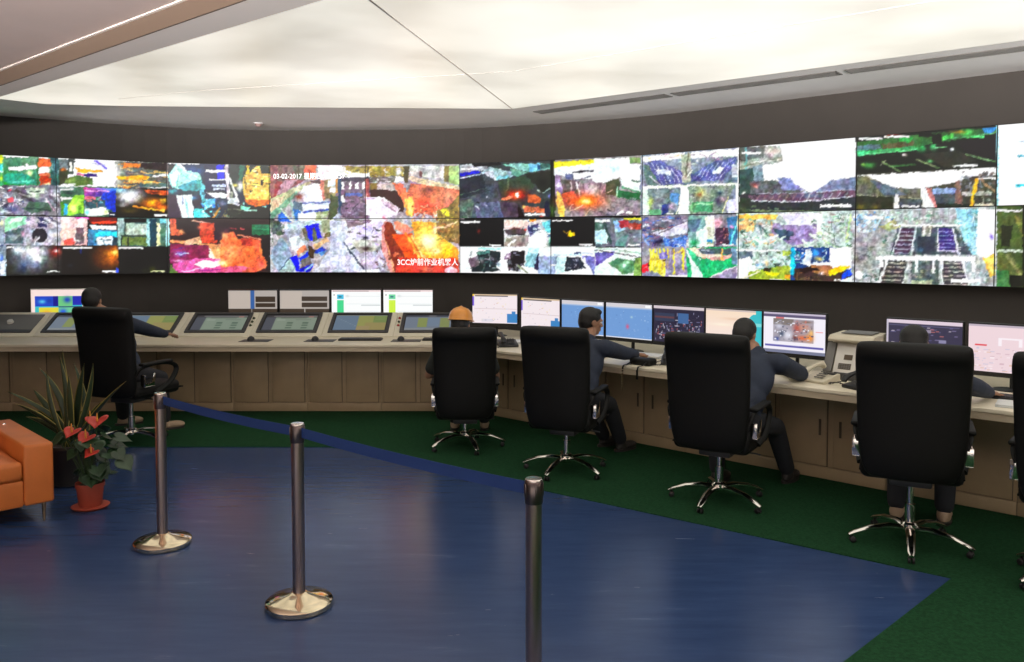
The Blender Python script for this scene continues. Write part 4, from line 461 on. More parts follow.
def floor_mat():
    m = bpy.data.materials.new('blue_marbled_vinyl'); m.use_nodes = True; nt = m.node_tree; b = nt.nodes['Principled BSDF']
    L = nt.links.new
    tc = nt.nodes.new('ShaderNodeTexCoord'); mp = nt.nodes.new('ShaderNodeMapping')
    mp.inputs['Rotation'].default_value = (0, 0, R(40)); mp.inputs['Scale'].default_value = (0.7, 5.0, 1)
    L(tc.outputs['Object'], mp.inputs['Vector'])
    n = nt.nodes.new('ShaderNodeTexNoise'); n.inputs['Scale'].default_value = 2.6; n.inputs['Detail'].default_value = 9; n.inputs['Roughness'].default_value = 0.7
    L(mp.outputs['Vector'], n.inputs['Vector'])
    cr = nt.nodes.new('ShaderNodeValToRGB'); e = cr.color_ramp.elements
    e[0].position = 0.30; e[0].color = (0.030, 0.062, 0.165, 1); e[1].position = 0.62; e[1].color = (0.044, 0.086, 0.210, 1)
    q = cr.color_ramp.elements.new(0.74); q.color = (0.10, 0.15, 0.29, 1)
    L(n.outputs['Fac'], cr.inputs['Fac'])
    n3 = nt.nodes.new('ShaderNodeTexNoise'); n3.inputs['Scale'].default_value = 0.8
    L(tc.outputs['Object'], n3.inputs['Vector'])
    mx = nt.nodes.new('ShaderNodeMix'); mx.data_type = 'RGBA'; mx.blend_type = 'MULTIPLY'; mx.inputs['Factor'].default_value = 0.35
    L(cr.outputs['Color'], mx.inputs[6]); L(n3.outputs['Fac'], mx.inputs[7]); L(mx.outputs[2], b.inputs['Base Color'])
    n2 = nt.nodes.new('ShaderNodeTexNoise'); n2.inputs['Scale'].default_value = 5.0; n2.inputs['Detail'].default_value = 5
    L(mp.outputs['Vector'], n2.inputs['Vector'])
    mr = nt.nodes.new('ShaderNodeMapRange'); mr.inputs['To Min'].default_value = 0.15; mr.inputs['To Max'].default_value = 0.32
    L(n2.outputs['Fac'], mr.inputs['Value']); L(mr.outputs['Result'], b.inputs['Roughness'])
    bp = nt.nodes.new('ShaderNodeBump'); bp.inputs['Strength'].default_value = 0.06; bp.inputs['Distance'].default_value = 0.01
    L(n.outputs['Fac'], bp.inputs['Height']); L(bp.outputs['Normal'], b.inputs['Normal'])
    b.inputs['Specular IOR Level'].default_value = 0.4
    return m
M['floor'] = floor_mat()
M['carpet'] = mat('green_carpet', (0.013, 0.058, 0.023), 0.95, spec=0.1, noise=0.25, nscale=60, bump=0.4, bscale=400)

def light_mat():
    m = bpy.data.materials.new('stretched_light_film'); m.use_nodes = True; nt = m.node_tree; b = nt.nodes['Principled BSDF']
    L = nt.links.new; tc = nt.nodes.new('ShaderNodeTexCoord')
    n = nt.nodes.new('ShaderNodeTexNoise'); n.inputs['Scale'].default_value = 0.75; n.inputs['Detail'].default_value = 3
    L(tc.outputs['Object'], n.inputs['Vector'])
    cr = nt.nodes.new('ShaderNodeValToRGB'); e = cr.color_ramp.elements
    e[0].position = 0.34; e[0].color = (0.62, 0.58, 0.49, 1); e[1].position = 0.66; e[1].color = (0.97, 0.92, 0.81, 1)
    q = e.new(0.5); q.color = (0.80, 0.76, 0.66, 1)
    L(n.outputs['Fac'], cr.inputs['Fac'])
    b.inputs['Base Color'].default_value = (0.5, 0.5, 0.5, 1); b.inputs['Roughness'].default_value = 0.4
    L(cr.outputs['Color'], b.inputs['Emission Color']); b.inputs['Emission Strength'].default_value = 0.92
    return m
M['light'] = light_mat()

# ---------------------------------------------------------------- room shell
SEAM = [(-6.25, 8.80), (-5.26, 9.50), (-4.23, 10.08), (-3.06, 10.37), (-1.84, 10.33), (-0.647, 10.20), (0.464, 9.76),
        (1.46, 9.22), (2.34, 8.48), (3.216, 7.69), (4.06, 6.90), (4.95, 6.10)]
SM = 5.0
def offset_line(pts, d):
    out = []
    for i, p in enumerate(pts):
        a = Vector(pts[max(i-1, 0)]); b = Vector(pts[min(i+1, len(pts)-1)]); t = (b-a).normalized()
        n = Vector((-t.y, t.x)); out.append((p[0]+n.x*d, p[1]+n.y*d))
    return out
def smooth_line(pts, k=5):
    out = []
    n = len(pts)
    for i in range(n-1):
        p0, p1, p2, p3 = [Vector(pts[min(max(j, 0), n-1)]) for j in (i-1, i, i+1, i+2)]
        for q in range(k):
            t = q/k
            v = 0.5*((2*p1)+(p2-p0)*t+(2*p0-5*p1+4*p2-p3)*t*t+(3*p1-p0-3*p2+p3)*t**3); out.append((v.x, v.y))
    out.append(tuple(pts[-1])); return out
WL = smooth_line([(-9.0, 4.0), (-8.2, 6.4), (-7.15, 7.95)]+offset_line(SEAM, 0.16)+[(6.6, 4.9), (8.6, 3.1)])
H0 = 3.2
mb = MB()
for a, b in zip(WL, WL[1:]):
    mb.quad([(a[0], a[1], 0), (b[0], b[1], 0), (b[0], b[1], H0+.3), (a[0], a[1], H0+.3)])
outer = offset_line(WL, 0.15)
for a, b in zip(outer, outer[1:]):
    mb.quad([(a[0], a[1], H0+.3), (b[0], b[1], H0+.3), (b[0], b[1], 0), (a[0], a[1], 0)])
for (a, b), (c, d) in zip(zip(WL, WL[1:]), zip(outer, outer[1:])):
    mb.quad([(*a, H0+.3), (*b, H0+.3), (*d, H0+.3), (*c, H0+.3)]); mb.quad([(*c, 0), (*d, 0), (*b, 0), (*a, 0)])
tag(mb.build('wall_front', M['wall']), kind='structure')
mb = MB(); mb.box(-9.2, -5.0, 0, -9.0, 4.2, H0+.3); tag(mb.build('wall_left', M['room']), kind='structure')
mb = MB(); mb.box(8.6, -5.0, 0, 8.8, 3.2, H0+.3); tag(mb.build('wall_right', M['room']), kind='structure')
mb = MB(); mb.box(-9.2, -5.2, 0, 8.8, -5.0, H0+.3); tag(mb.build('wall_rear', M['room']), kind='structure')
mb = MB(); mb.box(-9.2, -5.2, -0.1, 8.8, 11, 0); tag(mb.build('floor', M['floor']), kind='structure')
# green carpet lies along the desks and returns on the right
car = [(-8.9, 7.0), (-1.60, 7.0), (-1.42, 6.96), (2.30, 4.22), (1.42, 3.39), (-2.9, -0.54), (8.5, -0.54), (8.5, 3.1), (4.98, 6.13), (2.37, 8.55), (0.49, 9.84), (-0.62, 10.27), (-3.06, 10.45), (-5.3, 9.55), (-7.1, 7.95)]
mb = MB(); mb.prism(car, 0.0, 0.006); tag(mb.build('floor_carpet', M['carpet'], smooth=False), kind='structure')
# ceiling: soffit at 3.2 m, dropped beam and warm near ceiling at 3.06 m
bd = Vector((2.73, -2.32)).normalized()
def bl(t, off=0.0):
    n = Vector((0.648, 0.762)); p = Vector((-3.96, 6.35))+bd*t+n*off; return (p.x, p.y)
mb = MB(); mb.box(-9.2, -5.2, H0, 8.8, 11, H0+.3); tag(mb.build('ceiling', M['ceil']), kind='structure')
mb = MB(); a, b = bl(-3.6), bl(15.5)
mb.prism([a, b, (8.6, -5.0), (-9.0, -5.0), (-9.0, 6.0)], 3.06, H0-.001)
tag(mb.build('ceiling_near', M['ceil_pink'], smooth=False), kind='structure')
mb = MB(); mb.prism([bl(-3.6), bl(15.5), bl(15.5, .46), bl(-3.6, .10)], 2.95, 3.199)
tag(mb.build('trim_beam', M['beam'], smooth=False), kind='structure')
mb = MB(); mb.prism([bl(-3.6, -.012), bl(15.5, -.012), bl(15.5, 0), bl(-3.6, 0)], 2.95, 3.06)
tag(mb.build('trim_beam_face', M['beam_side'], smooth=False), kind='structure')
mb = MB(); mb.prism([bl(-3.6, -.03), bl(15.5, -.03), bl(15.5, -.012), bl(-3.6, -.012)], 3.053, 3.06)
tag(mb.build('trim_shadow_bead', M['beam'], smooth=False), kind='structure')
# luminous stretched ceiling between the beam and the soffit
e2 = bl(13.2, .5)
LP = [bl(-2.0, .14), (-5.08, 8.20), (-4.80, 8.50), (-4.0, 8.62), (-2.9, 8.68), (0.0, 8.80), (3.64, 5.83), (7.9, 2.36), bl(15.0, .47)]
mb = MB(); mb.prism(LP, 3.188, 3.199)
tag(mb.build('luminous_ceiling', M['light'], smooth=False), 'large cream glowing stretched-film light ceiling above the desks', 'ceiling light')
def strip(pts, w, z0, z1, name, m):
    mb = MB()
    for a, b in zip(pts, pts[1:]):
        a = Vector(a); b = Vector(b); d = (b-a).normalized(); n = Vector((-d.y, d.x))*w/2
        mb.prism([tuple(a-n), tuple(b-n), tuple(b+n), tuple(a+n)], z0, z1)
    return mb.build(name, m, smooth=False)
tag(strip([(-1.55, 1.6), (0.0, 8.78)], 0.013, 3.184, 3.188, 'trim_film_joint', M['beam']), kind='structure')
tag(strip([(-3.9, 8.2), (-2.9, 7.75), (0, 6.90), (4.4, 3.4), (5.6, 2.3)], 0.006, 3.186, 3.188, 'trim_film_seam', M['beam']), kind='structure')
# three slot diffusers in the soffit
sd = Vector((3.56, -3.01)).normalized(); s0 = Vector((0.23, 9.03))
for k, (t0, t1) in enumerate(((0, 1.62), (1.69, 3.25), (3.32, 6.4))):
    t = thing('slot_diffuser', ['grey linear air slot in the soffit nearest the far ceiling corner', 'grey linear air slot in the soffit, middle of the three in line', 'grey linear air slot in the soffit at the right edge, longest of three'][k], 'air vent', (s0.x+sd.x*t0, s0.y+sd.y*t0, 3.199), math.atan2(sd.y, sd.x), 'slot diffusers in the soffit')
    L = t1-t0
    f = MB(); f.box(0, 0, -.008, L, .012, 0); f.box(0, .158, -.008, L, .17, 0); f.box(0, 0, -.008, .01, .17, 0); f.box(L-.01, 0, -.008, L, .17, 0); f.build('frame', M['mgrey'], t, smooth=False)
    f = MB(); f.box(.01, .012, -.003, L-.01, .158, 0); f.build('slot', M['slot'], t, smooth=False)
    f = MB()
    for q in range(3): f.box(.01, .045+q*.034, -.007, L-.01, .050+q*.034, -.003)
    f.build('vane', M['mgrey'], t, smooth=False)
# ceiling sensor
t = thing('smoke_detector', 'small round pinkish detector on the soffit above the video wall', 'smoke detector', (-3.04, 9.9, 3.2))
f = MB(); f.lathe([(0, -.012), (.055, -.012), (.06, 0), (0, 0)], n=24); f.build('base', M['ceil'], t)
f = MB(); f.lathe([(0, -.045), (.03, -.042), (.042, -.012), (0, -.012)], n=24); f.build('sensor_head', mat('detector_pink', (.45, .30, .28), .5), t)

# ---------------------------------------------------------------- video wall : eleven columns of two displays
def screen_mat(name, strength=1.0):
    m = bpy.data.materials.new(name); m.use_nodes = True; nt = m.node_tree; b = nt.nodes['Principled BSDF']
    vc = nt.nodes.new('ShaderNodeVertexColor'); vc.layer_name = 'picture'
    b.inputs['Base Color'].default_value = (0.01, 0.01, 0.01, 1); b.inputs['Roughness'].default_value = 0.35
    nt.links.new(vc.outputs['Color'], b.inputs['Emission Color']); b.inputs['Emission Strength'].default_value = strength
    return m
M['screen'] = screen_mat('screen_picture', 1.0)
M['screen_dim'] = screen_mat('recessed_screen_picture', 0.62)
def screen_mesh(name, P00, P10, P11, P01, nx, ny, sampler, m, parent):
    """grid between four corners (bottom-left, bottom-right, top-right, top-left); sampler(U,V)->0..255 colours"""
    U, V = np.meshgrid(np.linspace(0, 1, nx+1), np.linspace(0, 1, ny+1))
    P = [np.array(p, float) for p in (P00, P10, P11, P01)]
    co = (P[0]*((1-U)*(1-V))[..., None]+P[1]*(U*(1-V))[..., None]+P[2]*(U*V)[..., None]+P[3]*((1-U)*V)[..., None])
    col = sampler(U, V, co)/255.0
    lin = np.where(col <= .04045, col/12.92, ((np.maximum(col, 0)+.055)/1.055)**2.4)
    me = bpy.data.meshes.new(name)
    i = np.arange((nx+1)*(ny+1)).reshape(ny+1, nx+1)
    F = np.stack([i[:-1, :-1], i[:-1, 1:], i[1:, 1:], i[1:, :-1]], -1).reshape(-1, 4)
    me.from_pydata(co.reshape(-1, 3).tolist(), [], F.tolist()); me.update()
    ca = me.color_attributes.new('picture', 'FLOAT_COLOR', 'POINT')
    ca.data.foreach_set('color', np.concatenate([lin.reshape(-1, 3), np.ones((lin.shape[0]*lin.shape[1], 1))], 1).astype(np.float32).ravel())
    return finish(name, me, m, parent, smooth=False)
TOPC, BOTC = paint_wall()
ZB, ZM, ZT = 1.390, 2.068, 2.745
LBL = [
 ('teal and orange plant view, upper display at the far left end', 'grey machinery hall view with a black hole, lower display at the far left end'),
 ('white and amber foundry glare over a blue-pink view, upper display second from left', 'shop view with orange glow and black camera views, lower display second from left'),
 ('pale teal bucket and yellow steel tower view, upper display third from left', 'orange ladle and pink molten metal view, lower display third from left'),
 ('white date stamp over grey workshop, top left quarter of the largest picture', 'bright blue equipment, bottom left quarter of the largest picture'),
 ('red-hot chute beside a pale robot cabinet, top right quarter of the largest picture', 'white-hot fire with a line of characters, bottom right quarter of the largest picture'),
 ('dark cellar view with a small red glow, upper display right of the largest picture', 'black view, tangled-hose view and pale hall view, lower display right of the largest picture'),
 ('sparks under a yellow beam and white boards, upper display', 'black view with a small yellow glow over two pale pit views, lower display'),
 ('two mirrored violet roof rack views, upper display', 'yellow railings and a green counter view, lower display'),
 ('blown-out white daylight over a curved roller track, upper display', 'roller bed view above yellow-green yard and blue-yellow views, lower display'),
 ('dark green line view above a bright sky view with a yellow post, upper display', 'long twin roller conveyor under white gantries, lower display'),
 ('plain white view with short cyan lines, upper display at the right end', 'dim olive green views, lower display at the right end')]
cnt = 0
for k in range(11):
    a = Vector(SEAM[k]); b = Vector(SEAM[k+1]); d = (b-a); L = d.length; d.normalize(); n = Vector((-d.y, d.x))
    for row in (1, 0):
        z0, z1 = ((ZM, ZT) if row else (ZB, ZM)); nm = LBL[k][0 if row else 1]
        c = (a+b)/2
        t = thing('video_display', nm.replace(', upper display', ', upper wall display').replace(', lower display', ', lower wall display'), 'display', (c.x, c.y, z0), math.atan2(d.y, d.x), 'displays of the curved video wall')
        g = 0.0022; hh = z1-z0; hw = L/2
        f = MB(); f.box(-hw+.001, 0, .001, hw-.001, .085, hh-.001)
        e = 0.004
        f.box(-hw+.001, -.004, .001, hw-.001, 0, e); f.box(-hw+.001, -.004, hh-e, hw-.001, 0, hh-.001)
        f.box(-hw+.001, -.004, e, -hw+e, 0, hh-e); f.box(hw-e, -.004, e, hw-.001, 0, hh-e)
        f.build('bezel', M['black'], t, smooth=False)
        pc = TOPC if row else BOTC
        mw = Matrix.Translation((c.x, c.y, z0)) @ Matrix.Rotation(math.atan2(d.y, d.x), 4, 'Z')
        MWn = np.array(mw)
        def smp(U, V, co, pc=pc, MWn=MWn):
            w = co @ MWn[:3, :3].T+MWn[:3, 3]
            kk = (PPY-HOR)/FPX; aa = math.atan(kk); ca, sa = math.cos(aa), math.sin(aa)
            z = w[..., 2]-CAMZ; dd = w[..., 1]*ca-z*sa; uu = z*ca+w[..., 1]*sa
            return pc.sample(PPX+FPX*w[..., 0]/dd, PPY-FPX*uu/dd)
        s = screen_mesh('screen', (-hw+e, -.001, e), (hw-e, -.001, e), (hw-e, -.001, hh-e), (-hw+e, -.001, hh-e), 128, 72, smp, M['screen'], t)
        if (k, row) in ((3, 1), (4, 0)): (globals().__setitem__('PAN_%d_%d' % (k, row), t))
def caption(parent, text, x, z, size, name='caption', align='LEFT', sx=1.0):
    cu = bpy.data.curves.new(name, 'FONT'); cu.body = text; cu.size = size; cu.align_x = align; cu.extrude = 0.0004
    cu.offset = size*0.012
    o = bpy.data.objects.new(name, cu); C.objects.link(o); o.parent = parent
    dg = bpy.context.evaluated_depsgraph_get(); me = bpy.data.meshes.new_from_object(o.evaluated_get(dg))
    bpy.data.objects.remove(o); bpy.data.curves.remove(cu)
    o = bpy.data.objects.new(name, me); C.objects.link(o); o.parent = parent
    me.materials.clear(); me.materials.append(M['cap'])
    o.location = (x, -.004, z); o.rotation_euler = (R(90), 0, 0); o.scale = (sx, 1, 1)
    return o
M['cap'] = mat('caption_white', (.9, .9, .9), .5, emit=(1, 1, 1), estr=1.0)
M['red'] = mat('red_button', (.35, .04, .03), .4)
M['btn'] = mat('green_button', (.05, .07, .03), .4)

caption(PAN_3_1, '03-02-2017 \u661f\u671f\u56db 11:28:57', -.555, .505, .085, sx=.92)
caption(PAN_4_0, '3CC\u7089\u524d\u4f5c\u4e1a\u673a\u5668\u4eba', -.20, .10, .095, sx=.92)
# ---------------------------------------------------------------- desks
RZ = math.atan2(-.669, .743)
def RP(s, d, z=0.0): return Vector((-.63+.743*s+.669*d, 8.04-.669*s+.743*d, z))
XL0 = -6.6
def Lfront(y): return y
SMAX = 6.4
def desk_outline(off0, off1):
    """outline between the front edge pushed in by off0 and a back line pushed in by off1"""
    c0 = corner(off0); c1 = corner(off1)
    f = [(XL0, 8.04+off0)]+round_corner((XL0, 8.04+off0), c0, tuple(RP(SMAX, off0)[:2]), 0.28 if off0 == 0 else .05)+[tuple(RP(SMAX, off0)[:2])]
    return f+[tuple(RP(SMAX, off1)[:2])]+[c1]+[(-5.45, 8.04+off1), (-6.33, 8.72), (-6.6, 8.40)]
def corner(off):
    # meeting of y = 8.04+off and the right run
    s = (0.743*off-off)/0.669
    p = RP(s, off); return (p.x, 8.04+off)
def round_corner(a, c, b, r):
    a, c, b = Vector(a), Vector(c), Vector(b); u = (a-c).normalized(); v = (b-c).normalized()
    p0, p2 = c+u*r, c+v*r; out = []
    for i in range(7):
        t = i/6; out.append(tuple(p0*(1-t)**2+c*2*t*(1-t)+p2*t*t))
    return out
wt = thing('worktop', 'long bent cream worktop carrying all consoles, screens and phones', 'desk top', (-0.6, 8.3, 0.69))
def loc(poly, o): return [(x-o[0], y-o[1]) for x, y in poly]
f = MB(); f.prism(loc(desk_outline(0, 1.45), wt.location), 0.045, 0.070, bev=.004); f.build('surface', M['top'], wt)
f = MB(); f.prism(loc(desk_outline(0.006, 1.44), wt.location), 0.0, 0.045); f.build('edge_band', M['edge'], wt)
# cabinet units
def cabinet(label, loc3, rz, w, handles):
    t = thing('desk_cabinet', label, 'cabinet', loc3, rz, 'tan cabinet units under the worktop')
    hb = 0.682; dp = 0.58
    f = MB(); f.box(-w/2+.002, 0.02, 0.0, w/2-.002, dp, hb); f.build('body', M['cab'], t)
    f = MB(); f.box(-w/2+.002, 0.0, 0.008, w/2-.002, .02, .095, bev=.003); f.build('plinth', M['cab'], t)
    f = MB(); f.box(-w/2+.002, .004, hb-.05, w/2-.002, .02, hb, bev=.003); f.build('top_rail', M['cab'], t)
    dw = (w-.11)/2
    for k in (0, 1):
        x0 = -w/2+.03+k*(dw+.05)
        f = MB(); f.box(x0-.004, .017, .098, x0+dw+.004, .0205, hb-.052); f.build('door_gap', M['gap'], t, smooth=False)
        f = MB(); f.box(x0, 0.002, .103, x0+dw, .018, hb-.058, bev=.003); d = f.build('door', M['cab'], t)
        if handles:
            hx = x0+(dw-.05 if k == 0 else .05)
            g = MB(); g.box(hx-.009, -.003, .33, hx+.009, .003, .45, bev=.002); g.build('handle', M['gap'], d)
for k in range(7):
    x = -0.98-.77*k+.0
    where = ['next to the bend of the desk', 'second left from the desk bend', 'third left from the desk bend', 'fourth left from the desk bend', 'behind the leftmost chair', 'behind the tall snake plant', 'left of the snake plant, behind the orange sofa', 'farthest left under the worktop'][k]
    cabinet('tan metal double-door desk cabinet '+where, (x, 8.49, 0), 0, .77, False)
for k in range(7):
    s = 0.28+.80*k+.1
    p = RP(s, .47)
    where = ['just right of the desk bend', 'behind the second black chair', 'between the second and third black chairs', 'behind the third black chair', 'below the cream telephone', 'behind the large rightmost full chair', 'at the right edge under the worktop'][k]
    cabinet('tan metal double-door desk cabinet '+where, (p.x, p.y, 0), RZ, .80, True)
f = MB(); c = corner(.47); f.prism([(-.592, 8.50), c, tuple(RP(-.02, .47)[:2]), tuple(RP(-.02, 1.0)[:2]), (-.3, 9.1), (-.592, 9.1)], 0.0, .682)
tag(f.build('corner_panel', M['cab'], smooth=False), 'plain tan filler panel closing the bend of the desk', 'cabinet')
# sloped operator consoles
CX = [-.885-.77*k for k in range(7)]
SL0, SL1 = (8.72, .764), (9.12, .985)
sl = Vector((0, SL1[0]-SL0[0], SL1[1]-SL0[1])); SLEN = sl.length; sdir = sl.normalized(); snor = Vector((0, -sdir.z, sdir.y))
def cons_paint(kind):
    def fn(U, V, co):
        n = U.shape; a = np.zeros(n+(3,)); x = U*100; y = (1-V)*100
        def r(x0, y0, x1, y1, c): a[(x >= x0) & (x < x1) & (y >= y0) & (y < y1)] = c
        if kind == 'scada':
            r(0, 0, 101, 101, (112, 122, 118)); r(0, 0, 101, 14, (60, 56, 62)); r(15, 3, 101, 10, (140, 138, 136)); r(0, 14, 20, 101, (84, 88, 100)); r(20, 14, 101, 101, (148, 164, 146))
            r(30, 18, 80, 22, (90, 80, 84)); r(82, 6, 92, 16, (175, 120, 110))
            for i in range(2):
                for j in range(3): r(44+i*30, 46+j*16, 56+i*30, 56+j*16, (92, 116, 98))
            r(22, 30, 40, 36, (175, 186, 172)); r(60, 30, 90, 33, (110, 120, 110)); r(22, 92, 98, 95, (110, 126, 112))
        elif kind == 'blocks':
            r(0, 0, 101, 101, (112, 136, 160)); r(45, 0, 74, 101, (166, 168, 92)); r(74, 0, 101, 50, (130, 152, 84)); r(60, 50, 101, 101, (170, 156, 96)); r(45, 70, 70, 101, (176, 156, 108)); r(0, 0, 101, 5, (140, 144, 140))
            for i in range(8): r(4+i*5, 20+i*7 % 50, 8+i*5, 24+i*7 % 50, (140, 160, 176))
            for i in range(5): r(78, 10+i*8, 96, 12+i*8, (150, 172, 104))
        else:
            r(0, 0, 101, 101, (126, 140, 158)); r(0, 0, 101, 12, (70, 74, 88)); r(24, 18, 42, 80, (150, 164, 92)); r(68, 18, 86, 80, (146, 158, 96)); r(45, 18, 66, 70, (124, 146, 170)); r(0, 84, 101, 101, (150, 156, 160)); r(45, 5, 60, 8, (180, 180, 180))
        return a
    return fn
KIND = ['strips', 'blocks', 'scada', 'scada', 'blocks', 'strips', None]
CW = ['cream sloped console with striped touchscreen, beside the bend of the desk', 'cream sloped console whose touchscreen shows blue and yellow blocks, under the white back screens', 'cream sloped console with pale green diagram screen, left of the blue and yellow one', 'cream sloped console with pale green diagram screen, next to the outstretched hand', 'cream sloped console with blue and yellow screen under the outstretched arm', 'cream sloped console with screen half hidden behind the leftmost chair', 'cream sloped console with blank grey recessed plate at the left edge']
for k, cx in enumerate(CX):
    t = thing('operator_console', CW[k], 'control console', (cx, SL0[0], .76), 0, 'sloped consoles along the left desk')
    w = .77
    prof = [(0, 0), (0, .012), (SL1[0]-SL0[0], .225), (.44, .225), (.44, 0)]
    f = MB(); tb = bmesh.new()
    A = [tb.verts.new((-w/2+.0015, y, z)) for y, z in prof]; B_ = [tb.verts.new((w/2-.0015, y, z)) for y, z in prof]
    tb.faces.new(A); tb.faces.new(B_[::-1])
    for i in range(5): tb.faces.new((A[i], B_[i], B_[(i+1) % 5], A[(i+1) % 5]))
    bmesh.ops.recalc_face_normals(tb, faces=tb.faces); bmesh.ops.bevel(tb, geom=list(tb.edges), offset=.004, segments=2, profile=.5, affect='EDGES'); f.merge(tb)
    f.build('housing', M['console'], t)
    def S(u, v, h=0.0):  # u across, v up the slope, h above it
        p = Vector((0, 0, .012))+sdir*v+snor*h; return Vector((u, p.y, p.z))
    MS = Matrix(((1, 0, 0, 0), (0, sdir.y, snor.y, 0), (0, sdir.z, snor.z, .012), (0, 0, 0, 1)))
    if KIND[k]:
        o = MB(); x0, x1, v0, v1 = -.325, .325, .05, .43
        b = .032
        o.box(x0, v0, 0, x1, v0+b, .014, bev=.003, M=MS); o.box(x0, v1-b, 0, x1, v1, .014, bev=.003, M=MS)
        o.box(x0, v0+b, 0, x0+b, v1-b, .014, M=MS); o.box(x1-b, v0+b, 0, x1, v1-b, .014, M=MS)
        fr = o.build('screen_frame', M['dgrey'], t)
        o = MB(); b2 = .012
        xa, xb, va, vb = x0+b, x1-b, v0+b, v1-b
        o.box(xa, va, 0, xb, va+b2, .010, M=MS); o.box(xa, vb-b2, 0, xb, vb, .010, M=MS); o.box(xa, va, 0, xa+b2, vb, .010, M=MS); o.box(xb-b2, va, 0, xb, vb, .010, M=MS)
        o.build('inner_bezel', M['black'], fr, smooth=False)
        q = [S(xa+b2, va+b2, .004), S(xb-b2, va+b2, .004), S(xb-b2, vb-b2, .004), S(xa+b2, vb-b2, .004)]
        screen_mesh('screen', *q, 60, 36, cons_paint(KIND[k]), M['screen_dim'], t)
    else:
        o = MB(); o.box(-.34, .06, 0, .33, .40, .006, bev=.002, M=MS); o.build('blank_plate', M['mgrey'], t)
        o = MB(); o.lathe([(0, .03), (.028, .028), (.034, .006), (.034, 0), (0, 0)], n=20, M=MS @ Matrix.Translation((0.03, .24, .006))); o.build('round_knob', M['white'], t)
        o = MB(); o.box(-.34, .05, 0, .33, .10, .012, bev=.002, M=MS); o.build('lower_strip', M['dgrey'], t)
    if k in (0, 2, 3) or k == 1:
        for q in range(3):
            if k == 1: break
            bx = -.352 if k in (0,) else (.352 if k == 3 else -.355)
            if k == 2: break
            o = MB(); o.lathe([(0, .016), (.009, .015), (.011, .004), (.016, .003), (.016, 0), (0, 0)], n=16, M=MS @ Matrix.Translation((bx, .19+q*.07, 0)))
            o.build('button', M['red'] if (k == 0 and q != 1) else M['btn'], t)
# ---------------------------------------------------------------- desktop monitors
def canvas(fn):
    def s(U, V, co):
        n = U.shape; a = np.zeros(n+(3,)); x = U*100; y = (1-V)*100
        def r(x0, y0, x1, y1, c): a[(x >= x0) & (x < x1) & (y >= y0) & (y < y1)] = c
        def b(cx, cy, rx, ry, c, al=1.0):
            m = (np.exp(-(((x-cx)/rx)**2+((y-cy)/ry)**2)*1.6)*al)[..., None]; a[:] = a*(1-m)+np.array(c)*m
        fn(r, b, x, y, a); return a
    return s
def p_thermal(r, b, x, y, a):
    r(0, 0, 101, 101, (250, 226, 220)); r(7, 22, 93, 101, (60, 190, 210)); r(7, 22, 50, 56, (30, 70, 200)); r(40, 22, 52, 56, (20, 20, 140)); b(20, 40, 8, 8, (90, 200, 240)); b(33, 38, 6, 10, (20, 60, 170))
    r(14, 60, 50, 101, (225, 215, 60)); b(28, 84, 10, 16, (240, 150, 50)); r(7, 60, 14, 101, (60, 190, 190)); r(50, 22, 76, 60, (110, 200, 130)); b(66, 34, 8, 12, (30, 60, 190)); r(76, 22, 92, 52, (30, 40, 180)); b(84, 60, 8, 8, (60, 190, 200)); r(50, 60, 92, 101, (110, 200, 150)); b(58, 74, 8, 12, (40, 90, 220)); b(74, 92, 16, 12, (225, 220, 70)); r(50, 56, 92, 60, (20, 50, 120))
def p_faceplate(r, b, x, y, a, blue=True):
    r(0, 0, 101, 101, (62, 50, 40)); r(0, 0, 101, 62, (176, 168, 162)); r(2, 3, 45, 60, (190, 178, 168))
    if blue: r(45, 0, 54, 62, (52, 96, 160)); r(56, 20, 96, 38, (58, 46, 36)); r(56, 42, 96, 56, (58, 46, 36)); r(47, 62, 48.5, 101, (170, 165, 160))
    else: r(44, 20, 96, 36, (58, 46, 36)); r(44, 41, 96, 56, (58, 46, 36)); r(50, 62, 51.5, 101, (170, 165, 160))
def p_table(c1, c2):
    def f(r, b, x, y, a):
        r(0, 0, 101, 101, (250, 252, 252)); r(0, 0, 101, 6, (240, 220, 220)); r(3, 2, 76, 5, (110, 90, 96)); r(11, 14, 24, 30, c1); r(11, 34, 24, 101, c2); r(14, 20, 20, 25, (50, 110, 130)); r(4, 15, 7, 18, (150, 150, 150))
        for i in range(6): r(30, 20+i*13, 98, 20.8+i*13, (226, 232, 232))
        b(32, 20, 5, 5, (220, 225, 225)); r(60, 50, 98, 52, (205, 212, 214))
    return f
def p_trend(r, b, x, y, a):
    r(0, 0, 101, 101, (244, 232, 236)); r(0, 0, 101, 5, (215, 190, 160)); r(6, 5, 80, 8, (80, 74, 80)); r(0, 0, 4, 40, (120, 90, 210)); r(0, 0, 4, 8, (240, 200, 60)); r(78, 66, 101, 97, (58, 132, 196)); r(88, 58, 96, 68, (58, 132, 196)); r(5, 50, 100, 51, (214, 196, 200)); r(5, 30, 100, 31, (226, 205, 210)); r(40, 45, 78, 46.5, (190, 160, 170)); r(20, 85, 45, 95, (225, 220, 230))
    rr = random.Random(3)
    for i in range(40):
        u, v = rr.uniform(6, 76), rr.uniform(12, 92); r(u, v, u+rr.uniform(.8, 4), v+rr.uniform(.8, 2.4), rr.choice([(220, 170, 170), (200, 200, 215), (240, 225, 170), (170, 160, 180)]))
